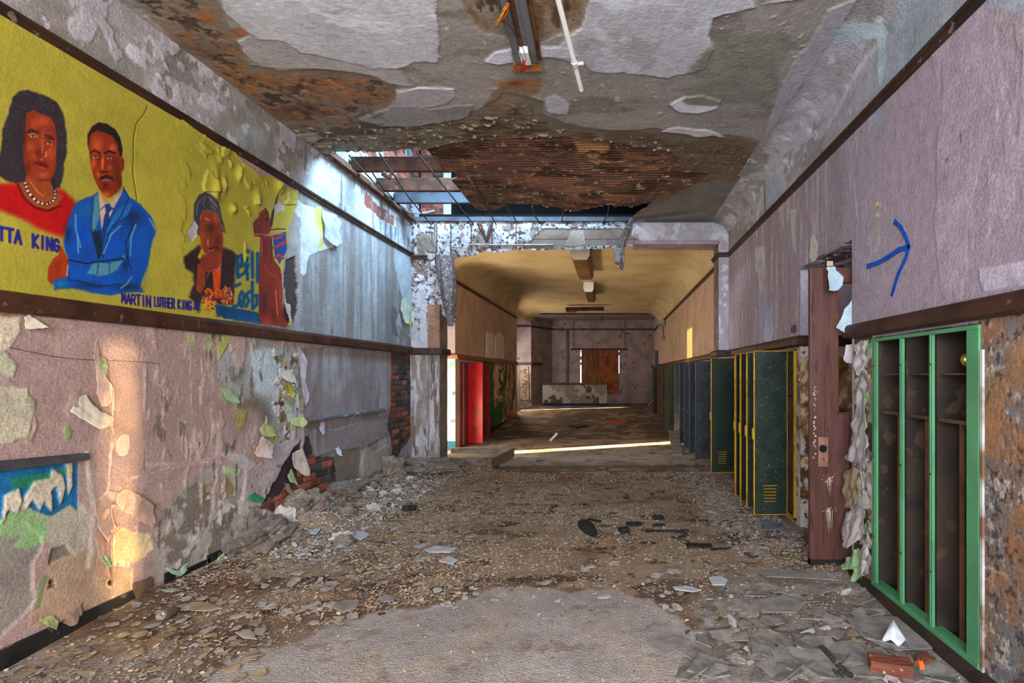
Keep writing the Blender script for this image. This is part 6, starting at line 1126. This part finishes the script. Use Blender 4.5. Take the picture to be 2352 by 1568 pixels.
# bigger flakes, each its own object
def flakes(N_, pts, rmin, rmax, m, lab, group, th=.003, name='plaster_flake', el=1.2, tilt=.1, ns=(5, 6, 7, 8, 9)):
    for k in range(N_):
        xx, yy = pts(); g = ground(xx, yy); g.z = gz(g.x, g.y)+.009
        if g.x > 1.62 or g.x < -2.98: continue
        mb = MB(); r = rr.uniform(rmin, rmax); shard(mb, Vector((0, 0, 0)), r, 0, 0, th, rr, n=rr.choice(ns), el=rr.uniform(1, el+.3))
        o = mb.build(name, m); o.location = g; o.rotation_euler = (rr.uniform(-tilt, tilt), rr.uniform(-tilt, tilt), rr.uniform(0, 6.28)); tag(o, lab, 'plaster flake', group)
flakes(70, lambda: (rr.uniform(330, 900), rr.uniform(1290, 1450)), .018, .045, CH[0], 'pale tan plaster flake lying on the brown dirt at left', 'pale flakes on the brown dirt at left')
flakes(26, lambda: (rr.uniform(60, 600), rr.uniform(1440, 1560)), .02, .05, CH[5], 'brownish flake on the dirt in the near left corner', 'flakes in the near left corner')
flakes(20, lambda: (rr.uniform(640, 1080), rr.uniform(1215, 1300)), .02, .055, CH[6], 'bluish white paint flake on the floor before the rubble', 'bluish flakes before the rubble')
flakes(46, lambda: (rr.uniform(1660, 2100), rr.uniform(1345, 1480)), .025, .11, CH[4], 'flat grey plaster piece in the pile left of the green lockers', 'grey pieces left of the green lockers', th=.005, tilt=.2, ns=(4, 4, 5))
flakes(46, lambda: (rr.uniform(1580, 2170), rr.uniform(1460, 1566)), .02, .14, SLD, 'darker grey plaster slab in the near right corner', 'darker slabs in the near right corner', th=.008, tilt=.22, ns=(4, 4, 5))
flakes(40, lambda: (rr.uniform(1600, 2150), rr.uniform(1360, 1566)), .012, .04, PALE0, 'small whitish sliver among the grey slabs', 'white slivers among the grey slabs', th=.003, tilt=.3, ns=(4, 5), el=2.6)
flakes(30, lambda: (rr.uniform(1600, 1860), rr.uniform(1160, 1330)), .02, .055, CH[4], 'grey sliver on the floor before the dark green lockers', 'slivers before the dark green lockers')
flakes(22, lambda: (rr.uniform(1000, 1600), rr.uniform(1290, 1400)), .02, .05, CH[3], 'small white flake in the middle of the floor', 'white flakes in the middle')
flakes(14, lambda: (rr.uniform(1100, 1700), rr.uniform(1075, 1160)), .03, .07, CH[1], 'brown flake on the far part of the littered floor', 'brown flakes further back')
def slab(px, m, lab, th=.006, z=.012, name='plaster_slab', cat='plaster slab', tilt=(0, 0)):
    pts = [ground(a, b) for a, b in px]; c = sum(pts, Vector())/len(pts); zz = gz(c.x, c.y)+z; n = len(pts); t_ = Vector((tilt[0], tilt[1], 0)); mb = MB()
    top = [Vector((q.x, q.y, zz+th+(q-c).x*tilt[0]+(q-c).y*tilt[1])) for q in pts]; mb.add(top+[q-Vector((0, 0, th)) for q in top], [tuple(range(n)), tuple(range(n, 2*n))[::-1]]+[(k, n+k, n+(k+1) % n, (k+1) % n) for k in range(n)])
    o = mb.build(name, m, bev=.001); tag(o, lab, cat); return o
SLG = mat('slab_light', (132, 128, 126), .85, (114, 110, 108), 12, .4, 50); PALE = mat('pale_paint', (176, 182, 190), .7, (160, 166, 176), 9)
for px, m, lab in (([(1942, 1424), (1990, 1420), (2078, 1422), (2142, 1495), (2050, 1500), (1985, 1470)], SLG, 'largest flat grey slab beside the green locker base'), ([(1720, 1385), (1800, 1372), (1850, 1390), (1830, 1412), (1750, 1411)], SLG, 'flat grey slab left of the largest one'),
   ([(1736, 1530), (1790, 1488), (1860, 1500), (1880, 1530), (1820, 1562), (1780, 1568)], SLG, 'rounded grey slab at the bottom edge right of centre'), ([(1900, 1482), (1960, 1476), (2010, 1510), (1990, 1545), (1940, 1560)], SLG, 'long grey slab lying left of the brown brick'),
   ([(1480, 1480), (1560, 1468), (1590, 1480), (1530, 1512)], SLG, 'isolated thin grey slab on the bare floor'), ([(1745, 1322), (1830, 1318), (1950, 1325), (1930, 1340), (1760, 1332)], SLG, 'thin grey slab directly before the brown door'),
   ([(1745, 1202), (1790, 1200), (1800, 1222), (1752, 1226)], mat('slate_blue', (104, 112, 124), .7), 'slate blue tile below the open dark green doors'), ([(1545, 1352), (1580, 1350), (1612, 1360), (1590, 1364), (1550, 1358)], PALE, 'thin long pale sliver right of centre'),
   ([(1628, 1330), (1655, 1326), (1672, 1336), (1665, 1348), (1636, 1348)], PALE, 'round pale flake right of centre'), ([(804, 1228), (834, 1226), (850, 1234), (830, 1246), (808, 1240)], PALE, 'bright white paint flake before the rubble'),
   ([(698, 1238), (722, 1228), (736, 1236), (728, 1248), (708, 1246)], mat('ice_paint', (178, 200, 212), .7), 'icy blue paint flake nearest the rubble pile'), ([(975, 1266), (1000, 1257), (1050, 1262), (1035, 1272), (985, 1272)], PALE, 'long bluish flake left of centre'), ([(1008, 1292), (1030, 1280), (1052, 1290), (1040, 1300)], PALE, 'folded white flake left of centre'),
   ([(760, 1400), (790, 1382), (826, 1384), (818, 1402), (790, 1410)], SLG, 'broad tan grey flake at left of the bare floor'), ([(866, 1380), (886, 1370), (912, 1374), (905, 1384), (880, 1387)], SLG, 'oval grey flake just behind the bare floor'), ([(420, 1400), (440, 1390), (480, 1392), (512, 1404), (480, 1410), (440, 1410)], CH[5], 'leaf shaped brown flake right of the drink can'),
   ([(540, 1458), (558, 1470), (590, 1474), (576, 1452)], CH[0], 'triangular tan chunk at the left edge of the bare floor'), ([(1815, 1210), (1850, 1212), (1846, 1236), (1800, 1232)], SLG, 'grey slab between the dark green lockers and the door')): slab(px, m, lab)
# mesh lath scrap
slab([(1876, 1492), (1890, 1488), (1962, 1560), (1950, 1576), (1920, 1560)], mat('mesh_scrap', (84, 82, 80), .8, (40, 38, 38), 90, .8, 90, thr=(.48, .52)), 'strip of perforated metal lath lying between the grey slabs', .003, .02, 'metal_lath_strip', 'metal lath')
# can
c = ground(372, 1434); t = empty('drink_can', (c.x, c.y, 0)); tag(t, 'dusty aluminium drink can lying on its side near the left wall', 'can')
Mc = Matrix.Translation((c.x-.005, c.y-.0, .045+gz(c.x, c.y))) @ Matrix.Rotation(math.radians(10), 4, 'Z') @ Matrix.Rotation(math.radians(78), 4, 'X')
frame_inv(MB().lathe([(0, -.12), (.024, -.118), (.033, -.108), (.033, -.014), (.028, -.003), (.0275, 0), (.0255, -.001), (.0245, -.006), (0, -.006)], Mc, 28).build('can_body', mat('can_metal', (150, 138, 124), .35, (126, 110, 92), 5, .1, 20, metal=.6), smooth=True), t)
frame_inv(MB().lathe([(.0285, -.002), (.0285, .0015), (.0262, .0015), (.0262, -.002)], Mc, 28).build('rim', mat('can_rim', (190, 190, 192), .25, metal=.9), smooth=True), t)
mb = MB(); mb.lathe([(0, -.0055), (.010, -.0052), (.011, -.004), (.008, -.003), (0, -.003)], Mc @ Matrix.Translation((0, .004, 0)), 16); mb.lathe([(0, -.0058), (.012, -.0054)], Mc @ Matrix.Translation((0, -.009, .0)), 16); frame_inv(mb.build('tab', MATS['can_rim'], smooth=True), t)
# brick, paper, wire bundle
def chunk(name, c, size, rz, m, lab, cat, rough=.01, seed=1, rx=0, bev=.006, tp=1.):
    mb = MB().box((-size[0]/2, -size[1]/2, 0), (size[0]/2, size[1]/2, size[2])); me_o = mb.build(name, m)
    bm = bmesh.new(); bm.from_mesh(me_o.data); bmesh.ops.subdivide_edges(bm, edges=bm.edges, cuts=4, use_grid_fill=True); q = random.Random(seed)
    for v_ in bm.verts:
        v_.co += Vector((q.uniform(-1, 1), q.uniform(-1, 1), q.uniform(-.6, .8)))*rough; s_ = 1-(1-tp)*max(0, v_.co.z)/size[2]; v_.co.x *= s_; v_.co.y *= s_
    bm.to_mesh(me_o.data); bm.free(); me_o.location = (c.x, c.y, c.z if c.z else gz(c.x, c.y)); me_o.rotation_euler = (rx, 0, rz); tag(me_o, lab, cat); return me_o
BRK = mat('brick_brown', (112, 62, 44), .8, (92, 50, 38), 6, .5, 40, speck=((150, 140, 136), 40, .66))
chunk('brick', ground(2045, 1548), (.19, .09, .075), math.radians(-18), BRK, 'reddish brown brick lying near the green locker base', 'brick', .003, 3)
chunk('brick', ground(2128, 1530), (.07, .05, .05), math.radians(30), BRK, 'small brown brick fragment right of the larger brick', 'brick', .005, 5)
g = ground(2113, 1556); mb = MB()
for k in range(6): mb.tube([Vector((g.x-.01+.004*k, g.y, .02))+Vector((0, .02*math.cos(a), .03+.035*math.sin(a))) for a in [i*math.pi/5 for i in range(6)]], .002, 5)
o = mb.build('wire_coil', OR); tag(o, 'small orange coil of wire beside the brown brick', 'wire')
g = ground(2052, 1480); mb = MB(); 
pk = [(-.07, .0, .0), (-.03, -.03, .03), (.0, .0, .10), (.01, .02, .115), (.05, -.03, .03), (.085, .0, .0), (.03, .05, .0), (-.03, .05, .01), (.0, -.055, .004)]
mb.add([Vector(q)+Vector((g.x, g.y, .012)) for q in pk], [(0, 1, 2), (1, 8, 2), (8, 4, 2), (2, 4, 3), (4, 5, 3), (5, 6, 3), (6, 7, 3), (7, 0, 3), (0, 2, 3)]); o = mb.build('crumpled_paper', mat('paper_white', (196, 200, 208), .8), solid=.002); tag(o, 'crumpled white paint sheet standing up beside the green lockers', 'paper')
# black objects mid floor
BK = mat('black_rubber', (30, 32, 34), .7, (22, 22, 24), 12, .4, 40); BKP = mat('black_plastic', (34, 36, 44), .5)
a_, b_ = ground(1336, 1206), ground(1368, 1236)
mb = MB(); d = b_-a_; mb.tube([a_+d*k/6+Vector((0, 0, .04+.01*math.sin(k))) for k in range(7)], [.04, .065, .07, .065, .055, .04, .015], 12); o = mb.build('black_boot_shape', BK, smooth=True); o.name = 'rubber_boot_sole'; o.scale = (1, 1, .7); tag(o, 'fat black tapered rubber piece in the middle of the floor', 'rubber piece')
for px, py, w, dd, hh, rz, lab in ((1531, 1221, .40, .05, .012, .03, 'long thin black bar right of the rubber piece'), (1456, 1207, .15, .07, .03, .05, 'flat black block between the rubber piece and the bar'), (1433, 1224, .09, .07, .05, .4, 'small dark cube just right of the rubber piece'), (1512, 1193, .1, .06, .04, -.3, 'dark brown lump behind the black bar'), (1365, 1197, .16, .03, .02, -.6, 'short black strip behind the rubber piece'), (1605, 1256, .22, .08, .02, .0, 'flat black slab in front of the black bar'), (1655, 1262, .18, .03, .012, .1, 'thin dark strip beside the flat black slab'), (1513, 1208, .12, .03, .02, .1, 'thin dark sliver between lump and bar'), (940, 1174, .14, .1, .05, .2, 'dark lump left of centre on the chips'), (1395, 1208, .12, .02, .01, .1, 'tiny dark sliver right of the short black strip')):
    chunk('dark_debris', ground(px, py), (w, dd, hh), rz, BKP if w > .3 else BK, lab, 'debris', .004, int(px))
# rubble at the left wall
PLR = mat('rubble_plaster', (118, 108, 100), .9, (96, 86, 80), 8, .7, 30, speck=((150, 146, 142), 16, .64)); WHR = mat('rubble_white', (170, 166, 164), .9, (150, 146, 140), 8, .5, 30)
def rock(name, c, size, m, lab, seed, cat='rubble', rz=0):
    bm = bmesh.new(); bmesh.ops.create_icosphere(bm, subdivisions=4, radius=1); q = random.Random(seed); off = Vector((q.uniform(0, 9),)*3)
    from mathutils import noise as mn
    for v_ in bm.verts:
        d_ = v_.co.normalized(); k = 1+.5*mn.noise(d_*1.6+off)+.22*mn.noise(d_*4+off)+.1*mn.noise(d_*9+off); v_.co = Vector((d_.x*size[0], d_.y*size[1], d_.z*size[2]))*k
    me = bpy.data.meshes.new(name); bm.to_mesh(me); bm.free(); o = new_obj(name, me, m); o.location = c; o.rotation_euler = (0, 0, rz); tag(o, lab, cat); return o
rock('plaster_boulder', P(700, 1162, 5.0), (.17, .15, .15), PLR, 'rounded grey plaster boulder against the brick at the left wall', 3)
rock('plaster_boulder', P(650, 1198, 4.75), (.12, .06, .13), WHR, 'whitish pointed plaster shard left of the rounded boulder', 5)
rock('plaster_boulder', P(575, 1232, 4.4)+Vector((.12, 0, 0)), (.13, .32, .12), PLR, 'low grey brown plaster heap at the foot of the left wall', 8)
rock('plaster_boulder', P(905, 1075, 7.0), (.16, .15, .16), PLR, 'grey rubble heap below the narrow exposed bricks', 9)
rock('plaster_boulder', P(985, 1068, 7.5), (.4, .3, .09), PLR, 'long low rubble heap before the left pilaster', 11)
rock('plaster_boulder', P(800, 1125, 5.9), (.2, .3, .09), PLR, 'low rubble heap between boulder and exposed bricks', 12)
for k in range(34):
    X = -3.0+abs(rr.gauss(0, .35)); Y = rr.uniform(4.4, 8.2); s_ = rr.uniform(.03, .08)
    o = rock('plaster_lump', Vector((X, Y, gz(X, Y)+s_*.3)), (s_, s_*rr.uniform(.7, 1.3), s_*.6), PLR if k % 3 else WHR, 'grey lump of fallen plaster along the foot of the left wall', k, 'rubble', rr.uniform(0, 3)); o['group'] = 'fallen plaster lumps along the left wall'
    if not k % 3: o['label'] = 'whitish lump of fallen plaster along the foot of the left wall'; o['group'] = 'whitish plaster lumps along the left wall'
# fallen wooden frame
t = empty('fallen_wood_frame', (-1.9, 8.6, .05)); tag(t, 'weathered wooden box frame lying on the floor by the left pilaster', 'wooden frame'); WG = mat('weathered_wood', (112, 100, 90), .8, (84, 74, 66), 5, .4, 20, stretch=(1, 4, 4))
def plank(a, b, w, hgt, z0, m=WG, par=t, nm='board'):
    a = Vector(a); b = Vector(b); d = (b-a); d.z = 0; n_ = Vector((-d.y, d.x, 0)).normalized()*w/2; mb = MB(); vs = [q+s_*n_+Vector((0, 0, z)) for z in (0, hgt) for q, s_ in ((a, -1), (b, -1), (b, 1), (a, 1))]; mb.add(vs, [(3, 2, 1, 0), (4, 5, 6, 7), (0, 1, 5, 4), (1, 2, 6, 5), (2, 3, 7, 6), (3, 0, 4, 7)]); o = mb.build(nm, m, bev=.004)
    if par is not None: frame_inv(o, par)
    return o
A1, A2, A3, A4 = (-2.75, 8.25, .03), (-1.92, 8.08, .03), (-1.80, 9.35, .03), (-2.85, 9.3, .03)
plank(A1, A2, .06, .16, 0); plank(A2, A3, .14, .16, 0); plank(A3, A4, .06, .16, 0); plank((-2.8, 8.8, .1), (-1.85, 8.8, .1), .5, .03, 0)
t = None; o = plank((1.22, 9.6, .0), (1.30, 10.9, .30), .2, .03, 0, WG, None, 'leaning_board'); tag(o, 'tilted board propped at the bright floor streak by the blue lockers', 'board')
mb = MB(); mb.tube([Vector((-2.6+.17*k, 11.9+.5*math.sin(k*.22)+.02*k, .02)) for k in range(15)], .014, 6); o = mb.build('floor_cable', BKP); tag(o, 'dark curved cable on the floor before the red lockers', 'cable')
o = MB().tube([(-1.35, 11.6, .03), (-1.22, 11.75, .16)], .03, 5).build('paper_scrap', PALE); tag(o, 'small white upright scrap on the passage floor', 'scrap')
mb = MB(); q = random.Random(6)
for k, (px, py, w, dp, lab) in enumerate([(1300, 970, .9, .4, 'dark heap of rags in the middle of the far passage floor'), (1330, 982, .5, .3, 'small black heap nearer than the rags'), (1250, 966, .7, .3, 'brown heap at the left of the far passage floor'), (1640, 992, .0, .0, '')]):
    if w: g = ground(px, py); rock('debris_heap', g+Vector((0, 0, .03)), (w/2, dp, .06), mat('rag_dark', (58, 50, 46), .9, (40, 34, 32)), lab, 20+k, 'debris')
o = rock('white_bag', ground(1543, 990)+Vector((.02, 0, .08)), (.14, .12, .09), PALE, 'pale crumpled bag beside the blue grey lockers', 31, 'bag')

# =================================================================== LIGHT
def area(name, loc, tgt, sx, sy, pw, c, spread=180):
    l = bpy.data.lights.new(name, 'AREA'); l.shape = 'RECTANGLE'; l.size = sx; l.size_y = sy; l.energy = pw; l.color = c; l.spread = math.radians(spread)
    o = bpy.data.objects.new(name, l); COL.objects.link(o); o.location = loc; d = Vector(tgt)-Vector(loc); o.rotation_euler = d.to_track_quat('-Z', 'Y').to_euler(); return o
area('fill_behind', (-.5, -2.6, 2.3), (-.4, 8, 2.0), 4.2, 2.8, 760, (.93, .965, 1))  # unseen fill lamp added behind the camera for even foreground light
area('roof_daylight', (-1.5, 6.4, 5.3), (-2.9, 6.5, 2.2), 1.0, 2.0, 560, (.50, .76, 1))
area('side_hall_daylight', (-4.1, 9.0, 1.1), (-3.35, 10.4, .9), .3, 1.8, 45, (.85, .95, 1))
area('warm_bounce', (-3.7, 9.4, .5), (1.2, 13.2, 3.9), .8, .5, 170, (1, .72, .40))  # unseen lamp added, standing in for sun bounced off the hall floor
area('warm_side', (-3.7, 18.6, 1.4), (1.4, 14.5, 2.6), .6, .9, 110, (1, .74, .48))  # unseen warm lamp added inside the far side hall
area('far_daylight', (-3.9, 19.8, 2.2), (0, 22.5, 1.4), .5, 1.2, 45, (.95, .88, .86))
area('doorway_sunband', (1.6, -1.2, 1.0), (XL, 3.30, .78), .10, 1.8, 4.2, (1, .62, .30), 1.8)
sun = bpy.data.lights.new('sun', 'SUN'); sun.energy = 250; sun.color = (1, .86, .5); sun.angle = math.radians(.5); so = bpy.data.objects.new('sun', sun); COL.objects.link(so)
d = Vector((.9145*math.cos(math.radians(8)), .4048*math.cos(math.radians(8)), -math.sin(math.radians(8)))); so.rotation_euler = d.to_track_quat('-Z', 'Y').to_euler()
w = bpy.data.worlds.new('world'); bpy.context.scene.world = w; w.use_nodes = True; bg = w.node_tree.nodes['Background']; bg.inputs[0].default_value = (.8, .88, 1, 1); bg.inputs[1].default_value = .9
# =================================================================== CAMERA
cd = bpy.data.cameras.new('camera'); cam = bpy.data.objects.new('camera', cd); COL.objects.link(cam); cam.location = (0, 0, EYE); cam.rotation_euler = (math.pi/2, 0, 0)
cd.sensor_width = 36; cd.lens = FL/2352*36; cd.shift_x = -(VX-1176)/2352; cd.shift_y = (VY-784)/2352; cd.clip_start = .05; cd.clip_end = 100
sc = bpy.context.scene; sc.camera = cam; sc.view_settings.view_transform = 'Standard'; sc.view_settings.look = 'None'; sc.view_settings.gamma = 1; sc.view_settings.exposure = 0; sc.view_settings.use_curve_mapping = False
